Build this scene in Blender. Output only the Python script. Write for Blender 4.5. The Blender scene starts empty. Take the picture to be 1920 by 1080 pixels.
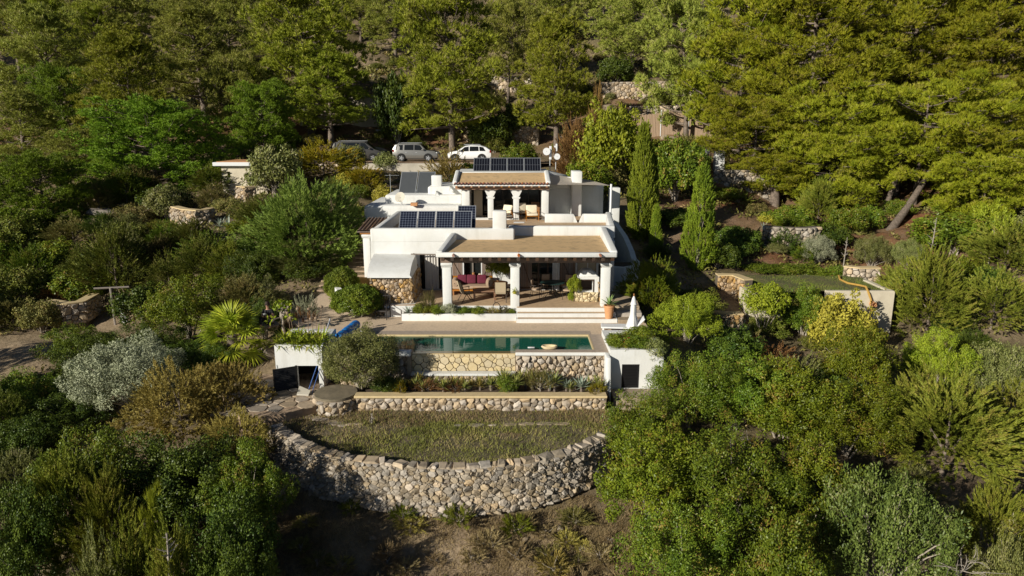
import bpy, bmesh, math, random
import numpy as np
from mathutils import Vector, Matrix
SC = bpy.context.scene
COL = SC.collection
R = math.radians
# ------------------------------------------------------------------ camera, sky, sun, exposure
PITCH, FPX, CAMZ = R(13), 1300.0, 8.7
cd = bpy.data.cameras.new('camera'); cam = bpy.data.objects.new('camera', cd); COL.objects.link(cam)
cam.location = (0, 0, CAMZ); cam.rotation_euler = (R(90) - PITCH, 0, 0)
cd.sensor_width = 36; cd.lens = 36 * FPX / 1920; cd.clip_start = .2; cd.clip_end = 2500
SC.camera = cam
SUN_EL, SUN_AZ = R(21), R(48)       # sun stands in front-left of the house: towards (-sin az, -cos az)
w = bpy.data.worlds.new('World'); SC.world = w; w.use_nodes = True
nt = w.node_tree; bg = nt.nodes['Background']; sky = nt.nodes.new('ShaderNodeTexSky')
sky.sky_type = 'NISHITA'; sky.sun_disc = False; sky.sun_elevation = SUN_EL
sun_to = Vector((-math.sin(SUN_AZ) * math.cos(SUN_EL), -math.cos(SUN_AZ) * math.cos(SUN_EL), math.sin(SUN_EL)))
sky.sun_rotation = math.atan2(sun_to.x, sun_to.y)
sky.air_density = .5; sky.dust_density = .1
nt.links.new(sky.outputs[0], bg.inputs[0]); bg.inputs[1].default_value = .05
ld = bpy.data.lights.new('sun', 'SUN'); ld.energy = 5.0; ld.angle = R(.5); ld.color = (1, .945, .825)
sun = bpy.data.objects.new('sun', ld); COL.objects.link(sun)
sun.rotation_euler = (-sun_to).to_track_quat('-Z', 'Y').to_euler()
SC.view_settings.view_transform = 'Standard'; SC.view_settings.look = 'None'
SC.view_settings.exposure = 0.3; SC.view_settings.gamma = 1; SC.view_settings.use_curve_mapping = False
SC.cycles.max_bounces = 6; SC.cycles.transparent_max_bounces = 6
SC.cycles.diffuse_bounces = 4

# ------------------------------------------------------------------ measuring helpers (photo pixel -> place in the world)
_c, _s = math.cos(PITCH), math.sin(PITCH)
def at(px, py, Y):
    u = (px - 960) / FPX; v = (540 - py) / FPX
    t = Y / (_c + v * _s)
    return Vector((u * t, Y, CAMZ + (-_s + v * _c) * t))
def atz(px, py, z):
    u = (px - 960) / FPX; v = (540 - py) / FPX
    t = (z - CAMZ) / (-_s + v * _c)
    return Vector((u * t, (_c + v * _s) * t, z))

# ------------------------------------------------------------------ materials
def _new(name):
    m = bpy.data.materials.new(name); m.use_nodes = True
    n = m.node_tree; n.nodes.clear()
    return m, n
def N(n, t, **kw):
    x = n.nodes.new(t)
    for k, v in kw.items():
        if k.startswith('i_'):
            x.inputs[int(k[2:]) if k[2:].isdigit() else k[2:].replace('_', ' ')].default_value = v
        else: setattr(x, k, v)
    return x
def c4(c): return (c[0], c[1], c[2], 1)
def mat(name, col, rough=.8, col2=None, scale=3.0, detail=5, bump=0.0, bscale=30, spec=.3, metal=0.0, satv=(.6, 1.3), streak=0, stain=None, sscale=.6, samt=.5, rnd=0.0, coord='Object'):
    m, n = _new(name); L = n.links.new
    out = N(n, 'ShaderNodeOutputMaterial'); b = N(n, 'ShaderNodeBsdfPrincipled')
    b.inputs['Roughness'].default_value = rough; b.inputs['Metallic'].default_value = metal
    b.inputs['Specular IOR Level'].default_value = spec
    L(b.outputs[0], out.inputs[0])
    tc = N(n, 'ShaderNodeTexCoord'); src = tc.outputs[coord]
    cur = None
    rgb = N(n, 'ShaderNodeRGB'); rgb.outputs[0].default_value = c4(col); cur = rgb.outputs[0]
    if col2 is not None:
        no = N(n, 'ShaderNodeTexNoise'); no.inputs['Scale'].default_value = scale; no.inputs['Detail'].default_value = detail; no.inputs['Roughness'].default_value = .65
        L(src, no.inputs['Vector'])
        rp = N(n, 'ShaderNodeValToRGB'); rp.color_ramp.elements[0].position = .36; rp.color_ramp.elements[1].position = .64
        rp.color_ramp.elements[0].color = c4(col); rp.color_ramp.elements[1].color = c4(col2)
        L(no.outputs[0], rp.inputs[0]); cur = rp.outputs[0]
    if stain is not None:
        no = N(n, 'ShaderNodeTexNoise'); no.inputs['Scale'].default_value = sscale; no.inputs['Detail'].default_value = 8; no.inputs['Roughness'].default_value = .7
        L(src, no.inputs['Vector'])
        rp = N(n, 'ShaderNodeValToRGB'); rp.color_ramp.elements[0].position = .5; rp.color_ramp.elements[1].position = .72
        rp.color_ramp.elements[0].color = (0, 0, 0, 1); rp.color_ramp.elements[1].color = (samt, samt, samt, 1)
        L(no.outputs[0], rp.inputs[0])
        mx = N(n, 'ShaderNodeMix', data_type='RGBA'); L(rp.outputs[0], mx.inputs[0]); L(cur, mx.inputs[6]); mx.inputs[7].default_value = c4(stain); cur = mx.outputs[2]
    if streak:
        mp = N(n, 'ShaderNodeMapping'); mp.inputs['Scale'].default_value = (1, 1, .12); L(src, mp.inputs[0])
        no = N(n, 'ShaderNodeTexNoise'); no.inputs['Scale'].default_value = 3.2; no.inputs['Detail'].default_value = 7; no.inputs['Roughness'].default_value = .7; L(mp.outputs[0], no.inputs['Vector'])
        rp = N(n, 'ShaderNodeValToRGB'); rp.color_ramp.elements[0].position = .5; rp.color_ramp.elements[1].position = .75
        rp.color_ramp.elements[0].color = (0, 0, 0, 1); rp.color_ramp.elements[1].color = (streak, streak, streak, 1); L(no.outputs[0], rp.inputs[0])
        mx = N(n, 'ShaderNodeMix', data_type='RGBA'); L(rp.outputs[0], mx.inputs[0]); L(cur, mx.inputs[6]); mx.inputs[7].default_value = (.42, .40, .34, 1); cur = mx.outputs[2]
    if rnd:
        g = N(n, 'ShaderNodeNewGeometry'); oi = N(n, 'ShaderNodeObjectInfo')
        ad = N(n, 'ShaderNodeMath', operation='ADD'); L(g.outputs['Random Per Island'], ad.inputs[0]); L(oi.outputs['Random'], ad.inputs[1])
        fr = N(n, 'ShaderNodeMath', operation='FRACT'); L(ad.outputs[0], fr.inputs[0])
        mr = N(n, 'ShaderNodeMapRange'); mr.inputs[3].default_value = 1 - rnd; mr.inputs[4].default_value = 1 + rnd; L(fr.outputs[0], mr.inputs[0])
        m2 = N(n, 'ShaderNodeMath', operation='MULTIPLY'); m2.inputs[1].default_value = 7.31; L(fr.outputs[0], m2.inputs[0])
        f2 = N(n, 'ShaderNodeMath', operation='FRACT'); L(m2.outputs[0], f2.inputs[0])
        ms = N(n, 'ShaderNodeMapRange'); ms.inputs[3].default_value = satv[0]; ms.inputs[4].default_value = satv[1]; L(f2.outputs[0], ms.inputs[0])
        hs = N(n, 'ShaderNodeHueSaturation'); L(mr.outputs[0], hs.inputs['Value']); L(ms.outputs[0], hs.inputs['Saturation']); L(cur, hs.inputs['Color']); cur = hs.outputs[0]
    L(cur, b.inputs['Base Color'])
    if bump:
        no = N(n, 'ShaderNodeTexNoise'); no.inputs['Scale'].default_value = bscale; no.inputs['Detail'].default_value = 6
        L(src, no.inputs['Vector'])
        bp = N(n, 'ShaderNodeBump'); bp.inputs['Strength'].default_value = bump; bp.inputs['Distance'].default_value = .03
        L(no.outputs[0], bp.inputs['Height']); L(bp.outputs[0], b.inputs['Normal'])
    return m
def leafmat(name, a, b, c=None, trans=.3, rough=.55, oscale=.9):
    """a,b: the range of leaf colours; c: colour of a few old leaves or of sunburnt patches of the crown"""
    if a[1] > a[0]*.9 and a[2] < a[1]*.5: a, b = [(q[0]*1.07, q[1]*1.05, q[2]*.8) for q in (a, b)]      # warm sunlight put into the leaf colour in place of a yellower sun
    m, n = _new(name); L = n.links.new
    out = N(n, 'ShaderNodeOutputMaterial'); p = N(n, 'ShaderNodeBsdfPrincipled'); t = N(n, 'ShaderNodeBsdfTranslucent'); mx = N(n, 'ShaderNodeMixShader')
    p.inputs['Roughness'].default_value = rough; p.inputs['Specular IOR Level'].default_value = .22
    g = N(n, 'ShaderNodeNewGeometry'); tc = N(n, 'ShaderNodeTexCoord'); oi = N(n, 'ShaderNodeObjectInfo')
    no = N(n, 'ShaderNodeTexNoise'); no.inputs['Scale'].default_value = oscale; no.inputs['Detail'].default_value = 3; L(tc.outputs['Object'], no.inputs['Vector'])
    ad = N(n, 'ShaderNodeMath', operation='MULTIPLY_ADD'); L(no.outputs[0], ad.inputs[0]); ad.inputs[1].default_value = 2.4; ad.inputs[2].default_value = -1.0
    a2 = N(n, 'ShaderNodeMath', operation='MULTIPLY_ADD'); L(g.outputs['Random Per Island'], a2.inputs[0]); a2.inputs[1].default_value = .62; L(ad.outputs[0], a2.inputs[2])
    rp = N(n, 'ShaderNodeValToRGB'); e = rp.color_ramp.elements
    e[0].position = .05; e[1].position = .8; e[0].color = c4(a); e[1].color = c4(b)
    if c is not None:
        k = rp.color_ramp.elements.new(.98); k.color = c4(c)
    L(a2.outputs[0], rp.inputs[0])
    mr = N(n, 'ShaderNodeMapRange'); mr.inputs[3].default_value = .82; mr.inputs[4].default_value = 1.2; L(oi.outputs['Random'], mr.inputs[0])
    mh = N(n, 'ShaderNodeMapRange'); mh.inputs[3].default_value = .488; mh.inputs[4].default_value = .512; L(oi.outputs['Random'], mh.inputs[0])
    hs = N(n, 'ShaderNodeHueSaturation'); L(mr.outputs[0], hs.inputs['Value']); L(mh.outputs[0], hs.inputs['Hue']); L(rp.outputs[0], hs.inputs['Color'])
    L(hs.outputs[0], p.inputs['Base Color']); L(hs.outputs[0], t.inputs['Color'])
    mx.inputs[0].default_value = trans*.35; L(p.outputs[0], mx.inputs[1]); L(t.outputs[0], mx.inputs[2]); L(mx.outputs[0], out.inputs[0])
    return m

M = {}
M['white'] = mat('white_plaster', (.67, .67, .65), .85, (.62, .62, .595), 1.2, bump=.12, bscale=14, stain=(.58, .54, .46), sscale=.9, samt=.3, streak=.4)
M['white2'] = mat('cream_plaster', (.62, .55, .42), .9, (.52, .46, .35), .8, bump=.15, bscale=10, stain=(.40, .34, .25), sscale=1.2, samt=.5)
M['grey_render'] = mat('grey_render', (.50, .45, .37), .9, (.43, .39, .32), .8, bump=.15, bscale=10, stain=(.28, .25, .2), sscale=1.0, samt=.6)
M['ochre'] = mat('ochre_screed', (.60, .41, .21), .9, (.53, .36, .185), 2.5, bump=.1, bscale=25, stain=(.26, .19, .11), sscale=2.6, samt=.8)
M['floor'] = mat('terrace_floor', (.52, .37, .23), .8, (.44, .31, .19), 4, bump=.08, bscale=20, stain=(.25, .18, .12), sscale=1.5, samt=.4)
M['deck'] = mat('deck_stone', (.66, .51, .36), .85, (.52, .40, .28), 9, bump=.25, bscale=16, stain=(.32, .26, .20), sscale=1.2, samt=.4)
M['coping'] = mat('pool_coping', (.40, .32, .255), .8, (.32, .26, .205), 6, bump=.1)
M['edge'] = mat('pale_stone_edge', (.60, .47, .26), .8, (.52, .40, .22), 6, bump=.1)
M['tile'] = mat('terracotta', (.42, .17, .09), .8, (.33, .13, .075), 8, rnd=.3, bump=.1)
M['oldtile'] = mat('old_roof_tile', (.20, .12, .075), .9, (.13, .085, .06), 6, rnd=.35)
M['pot'] = mat('terracotta_pot', (.55, .28, .13), .8, (.48, .24, .11), 5)
M['wood_dark'] = mat('dark_wood', (.075, .04, .022), .6, (.05, .028, .016), 12, rnd=.2)
M['wood'] = mat('warm_wood', (.38, .17, .055), .6, (.30, .13, .045), 10, rnd=.2)
M['wood_beam'] = mat('weathered_beam', (.20, .125, .085), .75, (.14, .09, .06), 8, rnd=.2)
M['wood_grey'] = mat('grey_wood', (.24, .20, .165), .8, (.18, .15, .125), 10, rnd=.25)
M['shutter'] = mat('brown_shutter', (.20, .15, .12), .7, (.17, .125, .10), 8, rnd=.12)
M['glass'] = mat('dark_glass', (.012, .013, .012), .06, spec=.5)
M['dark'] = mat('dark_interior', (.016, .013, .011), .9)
M['black'] = mat('black_metal', (.014, .014, .015), .45)
M['iron'] = mat('dark_iron', (.03, .025, .022), .5)
M['steel'] = mat('galvanised_steel', (.45, .46, .46), .45, metal=.6)
M['alu'] = mat('aluminium_frame', (.55, .56, .57), .4, metal=.7)
M['cell'] = mat('solar_cell', (.009, .011, .022), .22, (.012, .015, .028), 8, spec=.5)
M['cell_black'] = mat('black_solar_cell', (.008, .009, .013), .25, spec=.5)
M['backsheet'] = mat('panel_backsheet', (.10, .115, .15), .5)
M['backsheet_dark'] = mat('dark_backsheet', (.12, .125, .14), .5)
M['collector'] = mat('collector_glass', (.07, .075, .08), .28, (.06, .065, .07), 2, spec=.4)
M['dish'] = mat('dish_paint', (.50, .46, .38), .6)
M['whitepaint'] = mat('white_paint', (.68, .68, .68), .5)
M['cloth_white'] = mat('white_cloth', (.66, .66, .65), .9, (.60, .60, .59), 6, bump=.1, bscale=12)
M['cloth_cream'] = mat('cream_cushion', (.72, .63, .47), .95, (.66, .57, .42), 8)
M['cloth_tan'] = mat('tan_cushion', (.40, .29, .20), .95, (.35, .25, .17), 8)
M['sling'] = mat('beige_sling', (.45, .37, .25), .8)
M['maroon'] = mat('maroon_cushion', (.12, .018, .035), .9, (.10, .014, .03), 8)
M['curtain'] = mat('grey_curtain', (.50, .47, .43), .95)
M['blind'] = mat('beige_blind', (.42, .35, .25), .95, (.38, .32, .23), 3)
M['sail'] = leafmat('sail_cloth', (.66, .60, .50), (.66, .60, .50), None, .9, .9)
M['blue'] = mat('blue_cover', (.01, .16, .48), .5, (.01, .13, .40), 6, bump=.15, bscale=8)
M['bluepipe'] = mat('blue_pole', (.05, .12, .35), .5)
M['greentop'] = mat('green_table', (.02, .05, .045), .4)
M['rubber'] = mat('tyre_rubber', (.015, .015, .015), .8)
M['stone_pale'] = mat('pale_rubble', (.46, .37, .26), .9, (.36, .285, .205), 5, rnd=.26, bump=.5, bscale=9)
M['stone_grey'] = mat('grey_drystone', (.39, .325, .24), .95, (.25, .21, .16), 5, rnd=.30, bump=.6, bscale=8, stain=(.42, .33, .22), sscale=.7, samt=.7)
M['stone_gold'] = mat('yellow_flagstone', (.60, .495, .31), .85, (.52, .42, .25), 4, rnd=.14, satv=(.85, 1.1), bump=.25, bscale=8)
M['stone_house'] = mat('ochre_rubble', (.42, .29, .155), .9, (.33, .225, .12), 5, rnd=.34, bump=.5, bscale=10)
M['mortar'] = mat('mortar', (.30, .235, .165), .95, (.24, .19, .13), 10, bump=.3, bscale=20)
M['mortar_dark'] = mat('dark_joint', (.15, .12, .085), .95, (.09, .075, .055), 10, bump=.3)
M['joint_brown'] = mat('brown_joint', (.12, .085, .05), .95)
M['rock'] = mat('limestone_rock', (.29, .24, .18), .9, (.19, .155, .115), 3, bump=.7, bscale=5, rnd=.2)
M['flag'] = mat('path_flagstone', (.38, .31, .235), .9, (.30, .245, .185), 4, rnd=.22, bump=.3, bscale=8)
M['pathsoil'] = mat('pale_path', (.40, .29, .195), .95, (.30, .215, .145), 3, bump=.4, bscale=12)
M['dirt'] = mat('dirt_road', (.36, .245, .155), .95, (.28, .185, .115), 1.5, bump=.4, bscale=10)
M['bark'] = mat('bark', (.21, .165, .13), .95, (.10, .078, .06), 7, bump=.8, bscale=14)
M['bark_pale'] = mat('pale_bark', (.36, .31, .25), .9, (.25, .215, .17), 8, bump=.5, bscale=14)
M['snag'] = mat('bare_wood', (.33, .29, .24), .9, (.25, .22, .18), 8)
M['reed'] = mat('reed_screen', (.30, .215, .145), .95, (.23, .165, .11), 14)
M['hose'] = mat('yellow_hose', (.50, .30, .07), .7, (.42, .25, .06), 6)
M['skin'] = mat('skin', (.42, .24, .16), .6)
M['hair'] = mat('dark_hair', (.03, .018, .012), .7)
M['black_cloth'] = mat('black_cloth', (.02, .02, .022), .9)
M['soil'] = mat('bed_soil', (.10, .07, .045), .95, (.07, .05, .035), 6, bump=.5)
# leaves
M['pine'] = leafmat('pine_needles', (0.147, 0.180, 0.019), (0.314, 0.347, 0.034), (0.342, 0.304, 0.095), .38)
M['pine2'] = leafmat('pale_pine_needles', (0.162, 0.190, 0.040), (0.328, 0.347, 0.071), (0.361, 0.323, 0.123), .38)
M['pine3'] = leafmat('yellow_pine_needles', (0.138, 0.163, 0.011), (0.284, 0.289, 0.018), (0.284, 0.242, 0.046), .38)
M['umbrella'] = leafmat('bright_pine_needles', (0.097, 0.161, 0.017), (0.221, 0.317, 0.028), None, .35)
M['carob'] = leafmat('glossy_green_leaves', (0.065, 0.110, 0.014), (0.155, 0.205, 0.022), (0.230, 0.160, 0.035), .3, .42)
M['lentisk'] = leafmat('yellow_green_leaves', (0.078, 0.111, 0.010), (0.174, 0.204, 0.018), (0.200, 0.133, 0.026), .32, .45)
M['darkleaf'] = leafmat('dark_leaves', (0.033, 0.062, 0.013), (0.093, 0.129, 0.019), None, .25, .45)
M['oliveleaf'] = leafmat('silver_olive_leaves', (0.195, 0.207, 0.122), (0.378, 0.390, 0.244), None, .2, .5)
M['olive2'] = leafmat('green_olive_leaves', (0.104, 0.124, 0.042), (0.223, 0.234, 0.088), (0.301, 0.280, 0.145), .25, .45)
M['juniper'] = leafmat('juniper_sprays', (0.094, 0.119, 0.016), (0.213, 0.221, 0.033), (0.254, 0.205, 0.049), .3)
M['juniper_dark'] = leafmat('dark_juniper_sprays', (0.060, 0.081, 0.015), (0.170, 0.187, 0.031), (0.221, 0.187, 0.060), .25)
M['goldjuniper'] = leafmat('golden_brown_sprays', (.205, .165, .035), (.40, .325, .08), (.42, .32, .09), .28)
M['brownleaf'] = leafmat('rusty_foliage', (0.171, 0.091, 0.030), (0.268, 0.152, 0.049), None, .25)
M['cypress'] = leafmat('cypress_sprays', (0.104, 0.152, 0.017), (0.226, 0.275, 0.029), None, .25)
M['feather'] = leafmat('feathery_green', (0.104, 0.165, 0.034), (0.226, 0.305, 0.067), None, .3)
M['mustard'] = leafmat('mustard_leaves', (0.159, 0.152, 0.010), (0.329, 0.262, 0.015), (0.415, 0.244, 0.024), .3)
M['lime'] = leafmat('lime_leaves', (0.140, 0.186, 0.013), (0.271, 0.309, 0.028), None, .4)
M['yellowleaf'] = leafmat('yellow_leaves', (.24, .22, .03), (.42, .37, .07), None, .4)
M['clipped'] = leafmat('clipped_bush_leaves', (0.085, 0.134, 0.015), (0.201, 0.250, 0.027), (0.244, 0.220, 0.037), .28)
M['palm'] = leafmat('palm_fronds', (0.207, 0.287, 0.024), (0.415, 0.464, 0.055), None, .4, .45)
M['agave'] = leafmat('agave_leaves', (0.146, 0.232, 0.098), (0.268, 0.342, 0.159), None, .15, .4)
M['bluegave'] = leafmat('blue_agave_leaves', (0.195, 0.244, 0.183), (0.317, 0.366, 0.281), None, .12, .45)
M['aloe'] = leafmat('aloe_leaves', (0.134, 0.171, 0.055), (0.244, 0.232, 0.073), (0.293, 0.146, 0.049), .2, .45)
M['strap'] = leafmat('strap_leaves', (0.159, 0.220, 0.022), (0.293, 0.329, 0.037), (0.366, 0.317, 0.073), .35, .4)
M['drygrass'] = leafmat('dry_grass_blades', (.19, .135, .062), (.34, .255, .125), (.40, .31, .16), .3)
M['grass'] = leafmat('green_grass_blades', (.13, .145, .038), (.25, .24, .08), (.34, .27, .12), .35)
M['lawn'] = leafmat('lawn_blades', (0.104, 0.146, 0.030), (0.183, 0.207, 0.049), None, .35)
M['dullolive'] = leafmat('dull_olive_leaves', (0.058, 0.085, 0.022), (0.135, 0.170, 0.045), (0.200, 0.192, 0.088), .25, .45)
M['scrub'] = leafmat('scrub_leaves', (0.110, 0.110, 0.037), (0.207, 0.183, 0.067), (0.281, 0.195, 0.085), .25)

# ------------------------------------------------------------------ object helpers
def link(o, parent=None):
    COL.objects.link(o)
    if parent is not None:
        o.parent = parent
        if parent.type == 'EMPTY' or True:
            o.matrix_parent_inverse = PINV.get(parent.name, Matrix.Identity(4))
    return o
PINV = {}
def tag(o, label, cat, group=None):
    o['label'] = label; o['category'] = cat
    if group: o['group'] = group
    return o
def thing(name, label, cat, loc=(0, 0, 0), rz=0, group=None, scale=1):
    o = bpy.data.objects.new(name, None); COL.objects.link(o)
    o.empty_display_size = .2
    o.location = loc; o.rotation_euler = (0, 0, rz); o.scale = (scale,) * 3 if not hasattr(scale, '__len__') else scale
    return tag(o, label, cat, group)
def wthing(name, label, cat, loc, group=None):
    """thing whose parts are given in world coordinates; its origin stands at loc"""
    o = thing(name, label, cat, loc, 0, group)
    PINV[o.name] = Matrix.Translation(-Vector(loc))
    return o
def copy_tree(o, parent=None, dataless=False):
    c = o.copy(); COL.objects.link(c)
    if parent is not None: c.parent = parent
    for ch in KIDS.get(o.name, []): 
        copy_tree(ch, c)
        KIDS.setdefault(c.name, [])
    return c
KIDS = {}
class MB:
    def __init__(s): s.bm = bmesh.new()
    def _add(s, b):
        me = bpy.data.meshes.new('t'); b.to_mesh(me); b.free(); s.bm.from_mesh(me); bpy.data.meshes.remove(me)
    def box(s, x0, x1, y0, y1, z0, z1, bev=0, seg=1, rot=None, piv=None):
        b = bmesh.new(); bmesh.ops.create_cube(b, size=1)
        bmesh.ops.transform(b, matrix=Matrix.Translation(((x0+x1)/2, (y0+y1)/2, (z0+z1)/2)) @ Matrix.Diagonal((abs(x1-x0), abs(y1-y0), abs(z1-z0), 1)), verts=b.verts)
        if bev: bmesh.ops.bevel(b, geom=list(b.edges), offset=bev, segments=seg, affect='EDGES', profile=.5)
        if rot is not None:
            p = Vector(piv if piv else ((x0+x1)/2, (y0+y1)/2, (z0+z1)/2))
            bmesh.ops.transform(b, matrix=Matrix.Translation(p) @ rot @ Matrix.Translation(-p), verts=b.verts)
        s._add(b); return s
    def prism(s, bot, top, bev=0, seg=2):
        """closed solid between two polygons of equal count (lists of xyz), counter-clockwise from above"""
        b = bmesh.new(); n = len(bot)
        v0 = [b.verts.new(p) for p in bot]; v1 = [b.verts.new(p) for p in top]
        b.faces.new(v0[::-1]); b.faces.new(v1)
        for i in range(n): b.faces.new((v0[i], v0[(i+1) % n], v1[(i+1) % n], v1[i]))
        bmesh.ops.recalc_face_normals(b, faces=b.faces)
        if bev: bmesh.ops.bevel(b, geom=list(b.edges), offset=bev, segments=seg, affect='EDGES', profile=.5)
        s._add(b); return s
    def ext(s, poly, z0, z1, bev=0, seg=2):
        return s.prism([(p[0], p[1], z0) for p in poly], [(p[0], p[1], z1) for p in poly], bev, seg)
    def face(s, pts):
        s.bm.faces.new([s.bm.verts.new(p) for p in pts]); return s
    def tube(s, pts, r, n=6, cap=True):
        pts = [Vector(p) for p in pts]; rs = r if hasattr(r, '__len__') else [r] * len(pts)
        prev = None; rings = []; t0 = None
        for i, p in enumerate(pts):
            t = (pts[min(i+1, len(pts)-1)] - pts[max(i-1, 0)]).normalized()
            if t0 is None:
                a = Vector((0, 0, 1)) if abs(t.z) < .9 else Vector((1, 0, 0)); u = t.cross(a).normalized()
            else:
                u = (u - t * u.dot(t)).normalized()
            t0 = t; v = t.cross(u)
            rings.append([s.bm.verts.new(p + (u * math.cos(2*math.pi*k/n) + v * math.sin(2*math.pi*k/n)) * rs[i]) for k in range(n)])
        for a, b in zip(rings, rings[1:]):
            for k in range(n): s.bm.faces.new((a[k], a[(k+1) % n], b[(k+1) % n], b[k]))
        if cap: s.bm.faces.new(rings[0][::-1]); s.bm.faces.new(rings[-1])
        return s
    def lathe(s, prof, c=(0, 0, 0), n=16, cap=True, sx=1, sy=1):
        rings = [[s.bm.verts.new((c[0] + r*sx*math.cos(2*math.pi*k/n), c[1] + r*sy*math.sin(2*math.pi*k/n), c[2] + z)) for k in range(n)] for r, z in prof]
        for a, b in zip(rings, rings[1:]):
            for k in range(n): s.bm.faces.new((a[k], a[(k+1) % n], b[(k+1) % n], b[k]))
        if cap: s.bm.faces.new(rings[0][::-1]); s.bm.faces.new(rings[-1])
        return s
    def xform(s, m): bmesh.ops.transform(s.bm, matrix=m, verts=s.bm.verts); return s
    def mesh(s, name, m=None, smooth=False):
        bmesh.ops.recalc_face_normals(s.bm, faces=s.bm.faces)
        me = bpy.data.meshes.new(name); s.bm.to_mesh(me); s.bm.free()
        if m: me.materials.append(M[m] if isinstance(m, str) else m)
        if smooth:
            me.polygons.foreach_set('use_smooth', [True] * len(me.polygons))
            try: me.set_sharp_from_angle(angle=R(40))
            except Exception: pass
        return me
    def build(s, name, m, parent=None, smooth=False, kind=None, label=None):
        o = bpy.data.objects.new(name, s.mesh(name, m, smooth))
        link(o, parent)
        if parent is not None: KIDS.setdefault(parent.name, []).append(o)
        if kind: o['kind'] = kind
        if label: o['label'] = label
        return o
def B(x0, x1, y0, y1, z0, z1, bev=0, seg=2): return MB().box(x0, x1, y0, y1, z0, z1, bev, seg)
def part(name, me, parent, loc=(0, 0, 0), rot=(0, 0, 0), sc=None, label=None):
    o = bpy.data.objects.new(name, me); link(o, parent); o.location = loc; o.rotation_euler = rot
    if sc is not None: o.scale = sc
    if parent is not None: KIDS.setdefault(parent.name, []).append(o)
    if label: o['label'] = label
    return o
def fastmesh(name, V, F, m=None, smooth=False):
    """V (n,3) float, F (k,3 or 4) int"""
    V = np.asarray(V, np.float32); F = np.asarray(F, np.int32)
    me = bpy.data.meshes.new(name); k = F.shape[1]
    me.vertices.add(len(V)); me.vertices.foreach_set('co', V.ravel())
    me.loops.add(F.size); me.loops.foreach_set('vertex_index', F.ravel())
    me.polygons.add(len(F)); me.polygons.foreach_set('loop_start', np.arange(0, F.size, k, dtype=np.int32))
    try: me.polygons.foreach_set('loop_total', np.full(len(F), k, np.int32))
    except Exception: pass
    if smooth: me.polygons.foreach_set('use_smooth', np.ones(len(F), bool))
    me.update(calc_edges=True); me.validate(verbose=False)
    if m: me.materials.append(M[m] if isinstance(m, str) else m)
    return me
# ------------------------------------------------------------------ terrain
CP = [(-30,15,-6.5),(-20,14,-6),(-10,14,-5),(0,12,-5.5),(0,17.5,-3.75),(0,19.5,-3.0),(-5,19.3,-3.1),(-2.5,19.2,-3.0),(5,20,-3.0),(10,15,-5),(20,15,-5.5),(30,15,-6),(0,5,-7.5),(-20,5,-8.5),(20,5,-8.5),
(-9.5,21,-2.6),(-9.5,24.0,-2.2),(-2.5,22,-2.8),(-2.5,23,-2.8),(-2.5,26,-2.2),(-2.5,29,-1.2),(-9,29,-.8),(-9.5,26.5,-1.75),(3.5,23,-2.6),(6.5,25.5,-1.6),(8,22,-2.9),(10,25,-2.3),
(-2,33,-.6),(-2,40,-.3),(-8.5,34,-.4),(-2,46,.8),(4,33,-.5),(4,40,0),(-14,28.5,-1.7),(-12,29.5,-1.5),(-15.4,31.8,-1.9),(-24,34,-2.1),(-24.5,38,-2.3),(-22,30,-2.6),(-21,38,-1.9),
(-12,35,-.5),(-9.8,40,.9),(-22,56,3.6),(-21.5,48,2.4),(-28,55,2.9),(-33,50,-.3),(-46,70,3.2),(-32,52,1.7),(-20,60,4.2),(-40,36,-2.5),(-40,20,-6),
(-9,47,2.5),(-9,54,3.2),(2,52,3.2),(8,50,2.9),(-9,62,3.6),(0,62,4.0),(-25,67,5.0),(-14,67,5.2),(-5,67,5.2),(4,67,5.2),(-25,79,5.9),(-14,79,5.7),(-5,79,5.7),(4,79,5.8),(10,76,6.6),
(-20,87,9.4),(-10,88,9.6),(0,88,8.8),(-20,93,14.2),(-14,108,18.2),(0,100,14.3),(15,91,12.2),(14,96,14.6),(16.7,75,7.7),(17.9,63,5.6),(18.5,57,3.2),(19.6,58,3.4),(21.6,57,2.5),(27,50,1.2),(37,66,5.8),(43,60,4.7),
(11,44,.6),(10,50,2.6),(16,46,.6),(22,46,.2),(16.5,39.5,-.6),(19,36.5,-2.6),(11,34,-2.0),(23.5,32,-3.0),(8,36,-.2),(7,31,-.4),(8,29,-1.2),(13,29,-2.5),(18,24,-3.6),(30,40,-.5),(30,25,-4.2),(40,45,1.5),
(-40,150,31),(0,150,33),(45,150,35),(0,210,56),(-80,100,12),(-90,150,29),(65,90,14.5),(90,150,35),(0,300,92),(-150,300,88),(150,300,94),(-150,100,10),(150,100,18),(-75,60,-1),(75,55,4),(-80,20,-9),(80,20,-7)]
_P = np.array(CP, float)
def _phi(d): return np.sqrt(d*d + .5)
_D = _phi(np.hypot(_P[:,0][:,None]-_P[:,0][None], _P[:,1][:,None]-_P[:,1][None]))
_n = len(_P); _A = np.zeros((_n+3, _n+3)); _A[:_n,:_n] = _D + np.eye(_n)*-.02
_A[:_n,_n] = 1; _A[:_n,_n+1:] = _P[:,:2]; _A[_n,:_n] = 1; _A[_n+1:,:_n] = _P[:,:2].T
_W = np.linalg.solve(_A, np.r_[_P[:,2], 0, 0, 0])
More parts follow.
